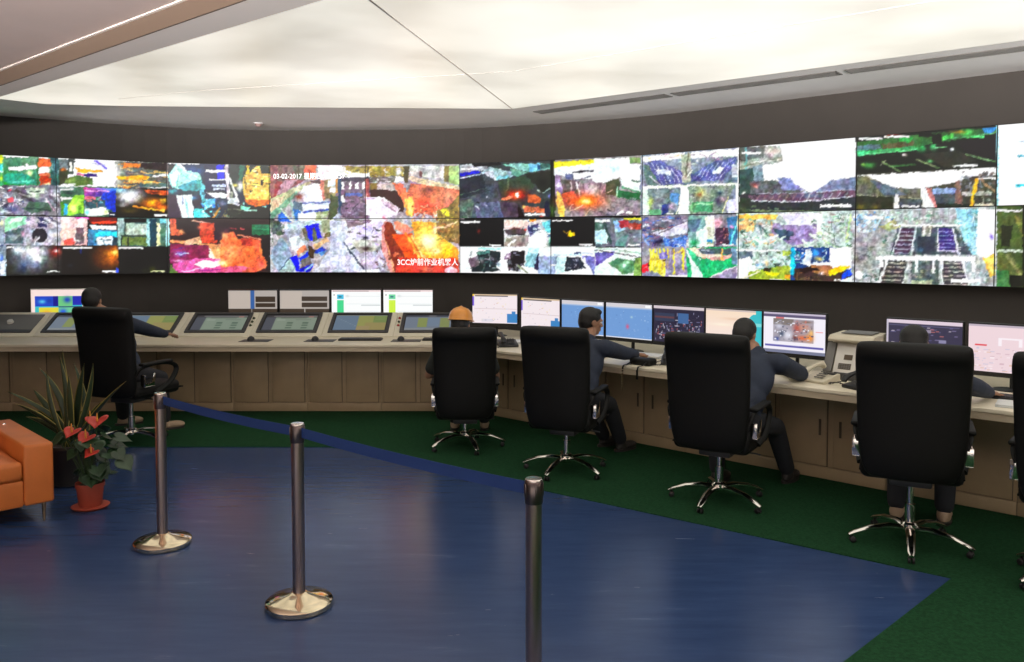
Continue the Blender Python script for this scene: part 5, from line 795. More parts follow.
def p_map(mark):
    def f(r, b, x, y, a):
        r(0, 0, 101, 101, (112, 156, 214)); r(0, 0, 101, 12, (214, 210, 216)); r(86, 2, 97, 9, (250, 250, 252)); r(0, 97, 101, 101, (230, 232, 240)); r(0, 12, 101, 15, (160, 186, 222))
        rr = random.Random(5)
        for i in range(46):
            u, v = rr.uniform(3, 96), rr.uniform(18, 92); r(u, v, u+rr.uniform(.8, 3.5), v+rr.uniform(.8, 2.5), rr.choice([(136, 176, 226), (98, 140, 202), (160, 192, 230)]))
        if mark: b(48, 66, 4, 8, (215, 90, 130)); b(57, 38, 3, 4, (170, 205, 220))
    return f
def p_dark(r, b, x, y, a):
    r(0, 0, 101, 101, (44, 40, 62)); r(0, 0, 101, 8, (214, 200, 206)); r(3, 20, 42, 42, (52, 60, 86)); r(3, 28, 42, 34, (96, 62, 70)); r(50, 18, 70, 46, (66, 104, 156))
    rr = random.Random(8)
    for i in range(230):
        u, v = rr.uniform(2, 96), rr.uniform(14, 94)
        if u < 44 and v < 44: continue
        if 48 < u < 70 and v < 46: continue
        w = rr.random() < .5; r(u, v, u+(rr.uniform(2, 7) if w else .9), v+(1.2 if w else rr.uniform(2, 8)), rr.choice([(206, 204, 220), (150, 150, 180), (110, 110, 150), (176, 90, 90)]))
def p_desktop(r, b, x, y, a):
    a[:] = (np.stack([np.full_like(x, 248), 222+10*(y/100), 196+34*(y/100)], -1)); r(0, 0, 101, 4, (206, 190, 186)); m = ((x > 90) | ((x > 80) & (y > 20)) | ((x-92)**2+(y-22)**2 < 180)); a[m] = (58, 190, 200)
    m = (x > 86) & (y > 32) & (y < 40); a[m] = (130, 220, 220); b(30, 40, 26, 5, (255, 240, 220)); b(50, 24, 24, 4, (240, 206, 180))
def p_camera(r, b, x, y, a):
    r(0, 0, 101, 101, (244, 240, 250)); r(0, 0, 101, 4, (200, 190, 210)); r(0, 5, 101, 11, (96, 88, 120)); r(16, 15, 82, 72, (168, 160, 172)); r(16, 15, 50, 30, (130, 120, 116)); b(26, 34, 8, 8, (205, 205, 222)); b(40, 55, 10, 14, (225, 225, 238)); b(30, 52, 5, 10, (70, 84, 110)); b(22, 66, 5, 6, (60, 80, 160)); b(56, 36, 8, 14, (180, 70, 60)); b(66, 34, 12, 10, (206, 150, 130)); b(64, 60, 12, 8, (222, 110, 70)); b(76, 58, 7, 12, (250, 150, 60)); b(78, 46, 4, 8, (245, 190, 110)); b(52, 60, 4, 9, (110, 60, 60)); b(70, 20, 10, 3, (130, 100, 80))
    rr = random.Random(4)
    for i in range(90):
        u, v = rr.uniform(17, 78), rr.uniform(16, 68); r(u, v, u+rr.uniform(1, 4), v+rr.uniform(1, 4), rr.choice([(230, 230, 240), (110, 100, 110), (190, 120, 110), (90, 80, 100)] if u > 48 else [(230, 232, 244), (100, 100, 120), (150, 150, 165)]))
    r(3, 80, 97, 85, (92, 88, 172)); r(3, 80, 60, 82, (130, 126, 190)); r(0, 93, 101, 101, (120, 124, 150)); r(85, 42, 96, 44, (236, 130, 130)); r(20, 12, 34, 14, (220, 120, 120))
def p_navy(r, b, x, y, a):
    r(0, 0, 101, 101, (58, 54, 78)); r(0, 0, 101, 7, (226, 208, 222)); r(0, 0, 2.5, 101, (200, 192, 206)); r(4, 12, 96, 13, (100, 96, 130))
    rr = random.Random(12)
    for i in range(44):
        u, v = rr.uniform(4, 92), rr.uniform(12, 60); r(u, v, u+rr.uniform(2, 8), v+1.6, rr.choice([(190, 180, 196), (130, 120, 160), (100, 96, 140), (180, 110, 110)]))
    r(70, 40, 80, 47, (140, 136, 170)); r(40, 20, 60, 26, (150, 140, 160))
def p_pale(r, b, x, y, a):
    r(0, 0, 101, 101, (238, 214, 220)); r(0, 0, 101, 4, (190, 176, 190)); r(8, 42, 22, 46, (226, 70, 80)); r(76, 26, 92, 31, (240, 150, 60)); r(78, 31, 90, 34, (240, 210, 60)); r(90, 30, 101, 42, (90, 200, 220)); r(58, 80, 72, 84, (230, 60, 70)); r(76, 74, 90, 79, (232, 60, 80)); r(36, 28, 40, 44, (250, 240, 246)); r(60, 28, 64, 44, (250, 240, 246)); r(36, 26, 64, 31, (250, 240, 246))
    rr = random.Random(21)
    for i in range(110):
        u, v = rr.uniform(4, 96), rr.uniform(48, 96); r(u, v, u+rr.uniform(1, 6), v+rr.uniform(.8, 2.5), rr.choice([(250, 236, 240), (214, 180, 192), (226, 190, 170), (206, 196, 216)]))
def monitor(label, p, rz, w, h, lift, content, body='black', strength='screen', group=None):
    """p on the worktop; screen from lift to lift+h above it"""
    t = thing('computer_monitor', label, 'monitor', p, rz, group)
    m = M[body]; b = .011
    o = MB(); o.box(-w/2, -.018, lift-b-.022, w/2, .022, lift+h+b, bev=.005); o.box(-w*.3, .022, lift+h*.2, w*.3, .05, lift+h*.75, bev=.01); o.build('case', m, t)
    screen_mesh('screen', (-w/2+b*.7, -.0190, lift), (w/2-b*.7, -.0190, lift), (w/2-b*.7, -.0190, lift+h), (-w/2+b*.7, -.0190, lift+h), 96, 58, canvas(content), M[strength], t)
    o = MB(); o.tube([(0, .06, .01), (0, .06, lift+h*.35)], .022, n=12, flat=.6); o.box(-.04, .03, lift+h*.25, .04, .07, lift+h*.5, bev=.006); o.build('stand_neck', M['black'], t)
    o = MB(); o.lathe([(0, .012), (.10, .010), (.118, .004), (.118, 0), (0, 0)], n=32, M=Matrix.Translation((0, .04, 0)) @ Matrix.Diagonal((1.0, .8, 1, 1))); o.build('stand_base', M['black'], t)
    o = MB(); o.lathe([(0, .0015), (.004, .001), (.004, 0), (0, 0)], n=10, M=Matrix.Translation((w/2-.03, -.018, lift-.018)) @ Matrix.Rotation(R(90), 4, 'X')); o.build('power_light', M['btn'], t)
    return t
G1 = 'back screens behind the sloped consoles'; G2 = 'screens along the right desk'
def wp(x, y): return (x, y, .7605)
monitor('white-framed monitor showing a blue and yellow colour map, left of the seated head', wp(-5.17, 9.345), R(8), .60, .34, .13, p_thermal, 'white', group=G1)
monitor('grey-brown screen with one blue stripe, first of the back row left of the bright tables', wp(-2.955, 9.345), 0, .57, .34, .12, p_faceplate, group=G1)
monitor('grey-brown screen without blue stripe, between the striped one and the bright table', wp(-2.365, 9.345), 0, .575, .34, .12, lambda *q: p_faceplate(*q, blue=False), group=G1)
monitor('bright white table screen with cyan and green blocks, back row', wp(-1.775, 9.345), 0, .575, .34, .125, p_table((60, 190, 225), (60, 215, 140)), group=G1)
monitor('bright white table screen with green and lime blocks, right end of the back row', wp(-1.185, 9.345), 0, .575, .34, .125, p_table((110, 215, 160), (205, 240, 60)), group=G1)
ms = [(-.17, 'white trend screen with a blue corner block, beside the orange hard hat', p_trend, R(-16)), (.56, 'white trend screen with a blue corner block, left of the two blue map screens', p_trend, RZ),
      (1.09, 'light blue map screen behind the head of the man in profile', p_map(False), RZ), (1.62, 'light blue map screen with a small pink mark', p_map(True), RZ), (2.14, 'dark navy diagram screen with dense white marks, partly behind the third chair', p_dark, RZ),
      (2.66, 'warm pale desktop screen with turquoise right side, behind the bent-over head', p_desktop, RZ), (3.18, 'monitor showing a small plant camera picture on white', p_camera, RZ),
      (4.13, 'dark navy list screen above the fourth chair', p_navy, RZ), (4.67, 'pale pink diagram screen with small red marks at the right edge', p_pale, RZ)]
for s, lb, fn, rz in ms:
    p = RP(s, .76+(.10 if s < .1 else 0)); monitor(lb, (p.x, p.y, .7605), rz, .516, .320 if s > .1 else .31, .122 if s > .1 else .14, fn, group=G2)
# ---------------------------------------------------------------- keyboards, mice
M['key'] = mat('keycap_black', (.03, .03, .032), .5)
def keyboard(label, p, rz, group='keyboards on the desks'):
    t = thing('keyboard', label, 'keyboard', p, rz, group)
    o = MB(); o.box(-.22, -.07, 0, .22, .07, .016, bev=.005); o.build('case', M['black'], t)
    o = MB()
    for j in range(5):
        for i in range(15): o.box(-.208+i*.0278, -.058+j*.0235, .016, -.184+i*.0278, -.038+j*.0235, .022)
    o.build('keys', M['key'], t, smooth=False); return t
def mouse(label, p, rz):
    t = thing('computer_mouse', label, 'mouse', p, rz, 'black mice on mats')
    o = MB(); tb = bmesh.new(); bmesh.ops.create_uvsphere(tb, u_segments=20, v_segments=12, radius=1)
    for v in tb.verts: v.co = Vector((v.co.x*.038, v.co.y*.058, max(v.co.z, 0)*.042))
    o.merge(tb); o.build('shell', M['black'], t)
    o = MB(); o.lathe([(0, .004), (.008, .002), (.008, -.004), (0, -.004)], n=12, M=Matrix.Translation((0, .035, .032)) @ Matrix.Rotation(R(90), 4, 'Y')); o.build('scroll_wheel', M['dgrey'], t)
    return t
def mousemat(label, p, rz):
    o = MB(); o.box(-.15, -.10, 0, .15, .10, .004, bev=.0015); o = o.build('mouse_mat', M['dgrey']); o.location = p; o.rotation_euler = (0, 0, rz)
    return tag(o, label, 'mouse mat', 'dark mouse mats on the left desk')
for x, w_ in ((-2.62, 'in front of the two green diagram consoles'), (-1.96, 'left of the black keyboard on the left desk'), (-1.08, 'right of the black keyboard on the left desk')):
    mousemat('dark mouse mat '+w_, (x, 8.36, .7603), 0); mouse('black mouse on the mat '+w_, (x-.06, 8.38, .765), R(4))
keyboard('black keyboard on the left desk below the blue and yellow touchscreen', (-1.56, 8.42, .7605), 0)
keyboard('black keyboard beside the hard hat at the bend of the left desk', (-.70, 8.42, .7605), 0)
for s, lb in ((1.45, 'black keyboard in front of the first blue map screen'), (3.16, 'black keyboard under the plant camera screen'), (4.62, 'dark keyboard right of the fourth chair')):
    p = RP(s, .45); keyboard(lb, (p.x, p.y, .7605), RZ)
# ---------------------------------------------------------------- papers and stands
def papers(label, p, rz, w, d, n, tilt=0.0, m='paper'):
    o = MB(); r = random.Random(n)
    for k in range(n): o.box(-w/2, -d/2, k*.004, w/2, d/2, k*.004+.003, M=Matrix.Translation((r.uniform(-.01, .01), r.uniform(-.01, .01), 0)) @ Matrix.Rotation(r.uniform(-.06, .06), 4, 'Z'))
    o = o.build('paper_stack', M[m], smooth=False); o.location = p; o.rotation_euler = (tilt, 0, rz); return tag(o, label, 'papers', 'papers on the right desk')
for s, d, z, lb, w_, n in ((.34, .56, 0, 'loose white papers beside the second chair near the desk bend', .26, 5), (1.93, .56, 0, 'white papers right of the man in profile', .30, 6), (2.32, .56, 0, 'pale green-white papers next to the black telephone', .36, 8), (2.95, .34, 0, 'grey papers beside the elbow of the bent-over person', .25, 3), (4.86, .22, 0, 'grey papers right of the fourth chair', .3, 4)):
    p = RP(s, d); papers(lb, (p.x, p.y, .7605+z), RZ+.15, w_, .21, n)
# ---------------------------------------------------------------- telephones
def telephone(label, p, rz, m, cordpts=None, flip=1):
    t = thing('telephone', label, 'telephone', p, rz, 'desk telephones')
    o = MB(); tb = bmesh.new()
    pr = [(-.10, 0), (-.10, .022), (.10, .060), (.10, 0)]
    A = [tb.verts.new((-.095, y, z)) for y, z in pr]; B_ = [tb.verts.new((.095, y, z)) for y, z in pr]
    tb.faces.new(A); tb.faces.new(B_[::-1])
    for i in range(4): tb.faces.new((A[i], B_[i], B_[(i+1) % 4], A[(i+1) % 4]))
    bmesh.ops.recalc_face_normals(tb, faces=tb.faces); bmesh.ops.bevel(tb, geom=list(tb.edges), offset=.008, segments=2, profile=.5, affect='EDGES'); o.merge(tb)
    o.build('base', m, t)
    hx = -.055*flip
    o = MB(); o.tube([(hx, -.115, .050), (hx, -.095, .078), (hx, -.04, .096), (hx, .04, .112), (hx, .095, .112), (hx, .115, .090)], [.022, .026, .017, .017, .026, .022], n=14, flat=.8); hs = o.build('handset', m, t)
    o = MB()
    for j in range(4):
        for i in range(3): o.box(.005*flip+i*.024*flip-.008, -.07+j*.026, .036+j*.0098, .005*flip+i*.024*flip+.008, -.052+j*.026, .043+j*.0098)
    o.build('keypad', M['mgrey'] if m != M['black'] else M['dgrey'], t, smooth=False)
    o = MB(); o.box(-.012*1, .045, .050, .075, .085, .062, bev=.003); o.build('display_strip', M['dgrey'], t)
    pts = cordpts or [(hx, -.12, .045), (hx-.03, -.17, .012), (hx-.09, -.16, .008), (hx-.10, -.08, .008), (-.095, .0, .02)]
    o = MB(); path = smooth3(pts, 12); co_ = []
    n = 150
    for i in range(n):
        u = i/(n-1)*(len(path)-1); k = min(int(u), len(path)-2); q = path[k].lerp(path[k+1], u-k); a = i*1.15
        co_.append(q+Vector((math.cos(a)*.006, 0, abs(math.sin(a))*.008)))
    o.tube(co_, .0028, n=5); o.build('coiled_cord', m, t)
    return t
def smooth3(pts, k=6):
    pts = [Vector(p) for p in pts]; n = len(pts); out = []
    for i in range(n-1):
        p0, p1, p2, p3 = [pts[min(max(j, 0), n-1)] for j in (i-1, i, i+1, i+2)]
        for q in range(k):
            t = q/k; out.append(0.5*((2*p1)+(p2-p0)*t+(2*p0-5*p1+4*p2-p3)*t*t+(3*p1-p0-3*p2+p3)*t**3))
    out.append(pts[-1]); return out
p = RP(3.57, .30); telephone('cream desk telephone in front of the cream fax machine', (p.x, p.y, .7605), RZ-.25, M['cream'])
p = RP(3.90, .20); telephone('black desk telephone with cord hanging to the edge, left of the fourth chair', (p.x, p.y, .7605), RZ-.5, M['black'], [(-.055, -.12, .045), (-.09, -.15, .03), (-.16, -.14, .012), (-.20, -.10, .010), (-.18, -.05, .010), (-.12, -.06, .010), (-.09, -.03, .02)])
p = RP(2.33, .34); telephone('black desk telephone beside the hanging straps, left of the third chair', (p.x, p.y, .7605), RZ+.5, M['black'])
p = RP(2.62, .30); telephone('black desk telephone half behind the third chair', (p.x, p.y, .7605), RZ-.2, M['black'])
p = RP(.52, .30); telephone('black desk telephone between the first and second right chairs', (p.x, p.y, .7605), RZ+.9, M['black'])
# radio with two straps hanging over the desk edge
p = RP(2.17, .14)
t = thing('shoulder_bag', 'small black pouch with two straps hanging over the desk edge', 'pouch', (p.x, p.y, .7605), RZ)
o = MB(); o.box(-.10, -.06, 0, .10, .06, .055, bev=.02, seg=3); o.build('pouch', M['leather'], t)
for x_, L_, nm, mm in ((-.07, .20, 'chain_strap', 'brass'), (.07, .09, 'strap', 'leather')):
    o = MB(); pts = [(x_, -.05, .035), (x_, -.12, .012), (x_, -.178, .008), (x_, -.195, -.02), (x_, -.195, -L_)]
    o.tube(smooth3(pts[:4], 5), .008, n=6, flat=.4, up=(0, 0, 1)); st = o.build(nm, M['leather'], t)
    o = MB()
    if mm == 'brass':
        for q in range(8): o.lathe([(0, -.008), (.012, 0), (0, .008)], n=8, M=Matrix.Translation((x_, -.196, -.035-q*.021)))
        o.build('brass_beads', M['brass'], st)
    else: o.box(x_-.008, -.199, -L_, x_+.008, -.193, -.015); o.build('strap_end', M['leather'], st)
# fax machine / printer with a sloped key panel
p = RP(3.70, .62)
t = thing('fax_machine', 'large cream fax machine with sloping key panel left of the fourth chair', 'fax machine', (p.x, p.y, .7605), RZ)
def prof_x(o, prof, x0, x1, bev=.01):
    tb = bmesh.new(); A = [tb.verts.new((x0, y, z)) for y, z in prof]; B_ = [tb.verts.new((x1, y, z)) for y, z in prof]; n = len(prof)
    tb.faces.new(A); tb.faces.new(B_[::-1])
    for i in range(n): tb.faces.new((A[i], B_[i], B_[(i+1) % n], A[(i+1) % n]))
    bmesh.ops.recalc_face_normals(tb, faces=tb.faces)
    if bev: bmesh.ops.bevel(tb, geom=list(tb.edges), offset=bev, segments=2, profile=.5, affect='EDGES')
    o.merge(tb)
o = MB(); prof_x(o, [(-.06, 0), (-.02, .22), (-.03, .27), (.0, .305), (.24, .315), (.26, .27), (.26, 0)], -.16, .155, .012); o.build('housing', M['cream'], t)
o = MB(); prof_x(o, [(-.10, .27), (-.11, .29), (-.07, .318), (.20, .328), (.24, .322), (.24, .30), (-.05, .28)], -.165, .16, .006); o.build('top_cover', M['cream'], t)
o = MB(); o.box(-.10, .0, .326, .12, .17, .332, M=Matrix.Rotation(R(2), 4, 'X')); o.build('paper_tray', M['mgrey'], t)
# sloping handset/keys panel
MSL = Matrix.Translation((-.035, -.155, .05)) @ Matrix.Rotation(R(62), 4, 'X')
o = MB(); o.box(-.075, 0, -.02, .085, .235, .0, bev=.006, M=MSL); o.build('key_panel', M['white'], t)
o = MB(); o.box(-.15, 0, -.025, -.082, .24, .005, bev=.012, M=MSL); o.build('handset_cradle', M['mgrey'], t)
o = MB(); o.box(-.01, .105, 0, .05, .145, .003, M=MSL); o.box(-.04, .03, 0, .05, .075, .003, M=MSL); kp = o.build('key_block', M['gap'], t, smooth=False)
o = MB()
for j in range(3):
    for i in range(5): o.box(-.036+i*.017, .034+j*.013, .003, -.024+i*.017, .042+j*.013, .006, M=MSL)
o.build('keys', M['mgrey'], kp, smooth=False)
o = MB(); prof_x(o, [(-.16, 0), (-.155, .05), (-.06, .20), (-.05, 0)], -.10, .05, .004); o.build('panel_support', M['dgrey'], t)
# small bottle beside the right screens
p = RP(4.45, .42)
t = thing('water_bottle', 'small clear-white bottle beside the elbow at the rightmost screens', 'bottle', (p.x, p.y, .7605))
o = MB(); o.lathe([(0, 0), (.028, 0), (.031, .01), (.031, .07), (.022, .085), (.012, .094), (.012, .104), (0, .104)], n=24); o.build('body', M['white'], t)
o = MB(); o.lathe([(0, .104), (.014, .104), (.014, .120), (0, .120)], n=18); o.build('cap', M['paper'], t)
# ---------------------------------------------------------------- office chairs (local: sitter faces +Y)
def superring(hw, hd, n=28, e=3.2):
    out = []
    for k in range(n):
        a = 2*PI*k/n; c, s_ = math.cos(a), math.sin(a)
        out.append((hw*math.copysign(abs(c)**(2/e), c), hd*math.copysign(abs(s_)**(2/e), s_)))
    return out
def loft(mb, rings):
    vs = [[mb.bm.verts.new(p) for p in r] for r in rings]; n = len(vs[0])
    for a, b in zip(vs, vs[1:]):
        for k in range(n): mb.bm.faces.new((a[k], a[(k+1) % n], b[(k+1) % n], b[k]))
    mb.bm.faces.new(vs[0][::-1]); mb.bm.faces.new(vs[-1])
def make_chair():
    t = thing('office_chair', 'x', 'office chair', (0, 0, 0), 0, 'black office chairs at the desks')
    # backrest: tall padded shell with rolled head pad
    f = MB(); R_ = []
    for z, hw, hd, y in [(.40, .20, .035, -.235), (.42, .235, .052, -.24), (.50, .262, .060, -.255), (.62, .275, .058, -.268), (.76, .281, .055, -.278), (.90, .286, .052, -.292), (1.0, .290, .050, -.308), (1.07, .293, .052, -.318), (1.085, .292, .066, -.326), (1.13, .290, .070, -.332), (1.165, .284, .058, -.334), (1.18, .262, .030, -.334)]:
        R_.append([(x, y+yy+.10*(x/.29)**2*.35, z) for x, yy in superring(hw, hd)])
    loft(f, R_); f.build('backrest', M['leather'], t, sub=1)
    # seams: front cushion with two horizontal channels
    f = MB(); R_ = []
    for z, hw, hd, y in [(.47, .18, .02, -.19), (.50, .225, .035, -.195), (.62, .235, .042, -.205), (.66, .235, .030, -.212), (.70, .238, .042, -.216), (.84, .240, .042, -.23), (.88, .24, .030, -.238), (.92, .243, .042, -.245), (1.02, .24, .035, -.262), (1.06, .22, .02, -.272)]:
        R_.append([(x, y+yy+.03*(x/.29)**2, z) for x, yy in superring(hw, hd)])
    loft(f, R_); f.build('back_cushion', M['leather'], t, sub=1)
    f = MB(); f.box(-.265, -.22, .385, .265, .30, .50, bev=.045, seg=4); st = f.build('seat', M['leather'], t)
    f = MB(); f.tube(smooth3([(-.262, -.2, .43), (-.262, .26, .43), (-.22, .303, .43), (.22, .303, .43), (.262, .26, .43), (.262, -.2, .43)], 4), .006, n=6); f.build('piping', M['leather'], st)
    f = MB(); f.box(-.11, -.12, .335, .11, .12, .385, bev=.012); f.tube([(.09, .04, .355), (.24, .05, .35), (.27, .05, .345)], .006, n=8); f.build('tilt_mechanism', M['dgrey'], t)
    for s in (-1, 1):
        a = MB(); x = s*.285
        pts = smooth3([(x*.93, -.225, .60), (x, -.19, .655), (x, -.05, .678), (x, .10, .672), (x, .19, .645), (x, .215, .60), (x, .17, .53), (x, .08, .47), (x*.95, -.02, .43)], 5)
        a.tube(pts, .021, n=8, flat=.62, up=(0, 0, 1)); ar = a.build('armrest', M['leather'], t)
        a = MB(); a.box(x-.031, -.19, .674, x+.031, .15, .700, bev=.012, seg=3); a.build('arm_pad', M['leather'], ar)
        a = MB(); xo = x+s*.016
        a.prism([(-.085, 0), (.02, 0), (.035, .105), (.010, .105), (-.01, .03), (-.085, .03)], xo-.002, xo+.002, bev=.001, M=Matrix.Translation((0, -.08, .50)) @ Matrix(((0, 0, 1, 0), (1, 0, 0, 0), (0, 1, 0, 0), (0, 0, 0, 1))))
        a.box(x-.022, -.172, .50, x+.022, -.166, .60, bev=.001); a.box(x-.022, -.17, .495, x+.022, -.06, .50, bev=.001); a.build('arm_bracket', M['chrome'], ar)
    f = MB(); f.tube([(0, 0, .10), (0, 0, .24)], .028, n=20); f.tube([(0, 0, .24), (0, 0, .60)], .018, n=16); f.build('gas_column', M['chrome'], t)
    f = MB(); f.lathe([(0, .075), (.045, .075), (.05, .085), (.048, .125), (.036, .135), (0, .135)], n=24); f.build('base_hub', M['chrome'], t)
    for k in range(5):
        a = MB(); a.tube([(.035, 0, .100), (.12, 0, .106), (.22, 0, .092), (.31, 0, .060), (.34, 0, .046)], [.027, .027, .024, .021, .014], n=10, flat=.6, up=(0, 0, 1)); l = a.build('base_leg', M['chrome'], t); l.rotation_euler = (0, 0, R(90+72*k))
        a = MB()
        for q in (-1, 1): a.lathe([(0, -.007), (.014, -.007), (.018, -.004), (.018, .004), (.014, .007), (0, .007)], n=18, M=Matrix.Translation((.318, q*.011, .0185)) @ Matrix.Rotation(R(90), 4, 'X'))
        a.tube([(.318, 0, .02), (.318, 0, .055)], .007, n=8); a.build('caster', M['black'], l)
    return t
chair0 = make_chair()
CH = [((-3.33, 7.12), R(-20), .04, 'black leather office chair at the left desk behind the snake plant', 36, 1.06),
      ((-.40, 7.00), R(2), -.155, 'black leather office chair holding the person in the orange hard hat', 0, .92),
      ((.42, 6.24), R(-22), -.075, 'black leather office chair of the man seen in profile', 21, .92),
      ((1.405, 5.50), R(-32), -.045, 'black leather office chair of the person bent over the desk', 16, .97),
      ((2.31, 4.70), R(-26), -.01, 'large black leather office chair nearest the camera, facing the navy screen', 28, 1.0),
      ((2.90, 4.10), R(-40), .0, 'black leather office chair cut by the right edge of the photo', 40, 1.0)]
for k, ((x, y), rz, lift, lb, br, wx) in enumerate(CH):
    o = chair0 if k == 0 else copy_tree(chair0)
    o.location = (x, y, .0065); o.rotation_euler = (0, 0, rz); o['label'] = lb
    for ch in o.children:
        n = ch.name.split('.')[0]
        if n in ('backrest', 'back_cushion', 'seat', 'tilt_mechanism', 'armrest'): ch.location.z += lift; ch.scale.x = wx
        if n == 'base_leg': ch.rotation_euler.z += R(br)-rz
# ---------------------------------------------------------------- barrier posts and belt
def make_post():
    t = thing('barrier_post', 'x', 'barrier post', (0, 0, 0), 0, 'steel barrier posts')
    f = MB(); f.lathe([(0, 0), (.153, 0), (.160, .006), (.160, .026), (.153, .034), (.11, .042), (.045, .062), (.034, .070), (0, .070)], n=64); f.build('base', M['brass'], t)
    f = MB(); f.lathe([(0, .06), (.030, .06), (.030, .80), (0, .80)], n=40); f.build('pole', M['steel'], t)
    f = MB(); f.lathe([(0, .80), (.033, .80), (.034, .803), (.034, .882), (.0325, .884), (0, .884)], n=40)
    for q in range(4): f.box(-.008, .030, .825, .008, .0365, .872, bev=.001, M=Matrix.Rotation(R(90*q+20), 4, 'Z'))
    cp = f.build('belt_head', M['steel_dark'], t)
    f = MB(); f.lathe([(0, .884), (.0325, .884), (.0325, .888), (.030, .891), (0, .892)], n=40); f.build('cap', M['chrome'], cp)
    return t
post0 = make_post()
PO = [((-2.035, 4.71), 'steel barrier post with round base, leftmost of three in front of the leftmost chair'), ((-1.03, 3.90), 'steel barrier post with its full round base visible, middle of three'), ((.080, 2.975), 'steel barrier post nearest the camera whose base is out of the picture')]
for k, ((x, y), lb) in enumerate(PO):
    o = post0 if k == 0 else copy_tree(post0); o.location = (x, y, 0.0005); o['label'] = lb
M['belt'] = mat('blue_webbing', (.014, .050, .20), .8, bump=.3, bscale=700)
def belt(a, b, label):
    a, b = Vector(a), Vector(b); d = (b-a); L = d.length; u = d.normalized(); a = a+u*.0345; b = b-u*.0345
    n = 24; bm = bmesh.new(); nrm = Vector((-u.y, u.x, 0))*.0008; R_ = []
    for i in range(n+1):
        t = i/n; p = a.lerp(b, t); zc = .850-4*.010*t*(1-t)
        R_.append([bm.verts.new((p.x+sg*nrm.x, p.y+sg*nrm.y, zc+h)) for sg, h in ((-1, -.024), (1, -.024), (1, .024), (-1, .024))])
    for i in range(n):
        for q in range(4): bm.faces.new((R_[i][q], R_[i][(q+1) % 4], R_[i+1][(q+1) % 4], R_[i+1][q]))
    bm.faces.new(R_[0]); bm.faces.new(R_[-1][::-1]); bmesh.ops.recalc_face_normals(bm, faces=bm.faces)
    me = bpy.data.meshes.new('barrier_belt'); bm.to_mesh(me); bm.free(); o = finish('barrier_belt', me, M['belt'])
    return tag(o, label, 'barrier belt', 'blue barrier belts')
P3 = [Vector((*p[0], 0)) for p in PO]
belt(P3[0], P3[1], 'blue webbing belt stretched between the left and middle barrier posts')
belt(P3[1], P3[2], 'blue webbing belt stretched from the middle to the nearest barrier post')
# ---------------------------------------------------------------- orange sofa
M['orange'] = mat('orange_leather', (.62, .175, .035), .45, noise=.08, nscale=6, bump=.15, bscale=60)
M['brassleg'] = mat('sofa_leg_metal', (.45, .32, .2), .3, metal=1)
t = thing('sofa', 'orange leather armchair sofa at the left edge beside the potted plants', 'sofa', (-2.90, 5.14, 0), R(-135))
# local: +Y is the front direction (.707,-.707); +X points to (-.707,-.707)
# the visible arm sits at x 0...17
f = MB(); f.box(0, -.98, .12, .17, 0, .50, bev=.018, seg=3); f.build('armrest', M['orange'], t)
f = MB(); f.box(1.53, -.98, .12, 1.70, 0, .50, bev=.018, seg=3); f.build('armrest', M['orange'], t)
f = MB(); f.box(.172, -.80, .12, 1.528, -.005, .285, bev=.012, seg=2); f.build('seat_base', M['orange'], t)
for k in (0, 1):
    f = MB(); f.box(.174+k*.678, -.76, .286, .848+k*.678, .005, .405, bev=.03, seg=4); f.build('seat_cushion', M['orange'], t)
f = MB(); f.box(.172, -.98, .12, 1.528, -.765, .74, bev=.03, seg=3); f.build('backrest', M['orange'], t)
for x in (.05, 1.65):
    for y in (-.05, -.93):
        f = MB(); f.tube([(x, y, 0), (x, y, .125)], [.008, .014], n=10); f.build('leg', M['brassleg'], t)
f = MB(); f.lathe([(0, 0), (.012, 0), (.010, .006), (0, .008)], n=12, M=Matrix.Translation((.085, -.80, .5))); f.build('button', M['chrome'], t)
# ---------------------------------------------------------------- plants
def leaf_mat(name, c1, c2, edge=True):
    m = bpy.data.materials.new(name); m.use_nodes = True; nt = m.node_tree; b = nt.nodes['Principled BSDF']
    vc = nt.nodes.new('ShaderNodeVertexColor'); vc.layer_name = 'tint'
    mx = nt.nodes.new('ShaderNodeMix'); mx.data_type = 'RGBA'; mx.inputs[6].default_value = (*c1, 1); mx.inputs[7].default_value = (*c2, 1)
    nt.links.new(vc.outputs['Color'], mx.inputs['Factor']); nt.links.new(mx.outputs[2], b.inputs['Base Color']); b.inputs['Roughness'].default_value = .45
    return m
M['snake'] = leaf_mat('snake_leaf', (.020, .040, .014), (.44, .35, .07))
def sword(mb, col, base, tip, w, bend, twist):
    base, tip = Vector(base), Vector(tip); d = tip-base; n = 10; prev = None
    side = Vector((math.cos(twist), math.sin(twist), 0)); dn = d.normalized(); side = (side-dn*side.dot(dn)).normalized(); nr = dn.cross(side)
    rows = []
    for i in range(n+1):
        u = i/n; c = base.lerp(tip, u)+Vector(bend)*4*u*(1-u)*.5; ww = w*(0.55+.75*math.sin(min(1, u*1.25+.1)*PI*.55))*(1-u**4)*1.0
        a = twist*0+u*.5; s2 = side*math.cos(a)+nr*math.sin(a)
        row = []
        for q, off in ((-1, 0), (-.72, -.15), (0, -.35), (.72, -.15), (1, 0)):
            v = mb.verts.new(c+s2*q*ww/2+nr*off*ww*.5); v[col] = (1, 1, 1, 1) if abs(q) == 1 else ((.75,)*3+(1,) if abs(q) > .7 and False else (0, 0, 0, 1)); row.append(v)
        rows.append(row)
    for a, b in zip(rows, rows[1:]):
        for k in range(4): mb.faces.new((a[k], a[k+1], b[k+1], b[k]))
t = thing('snake_plant', 'tall snake plant with yellow-edged sword leaves behind the orange sofa', 'potted plant', (-3.22, 5.95, 0))
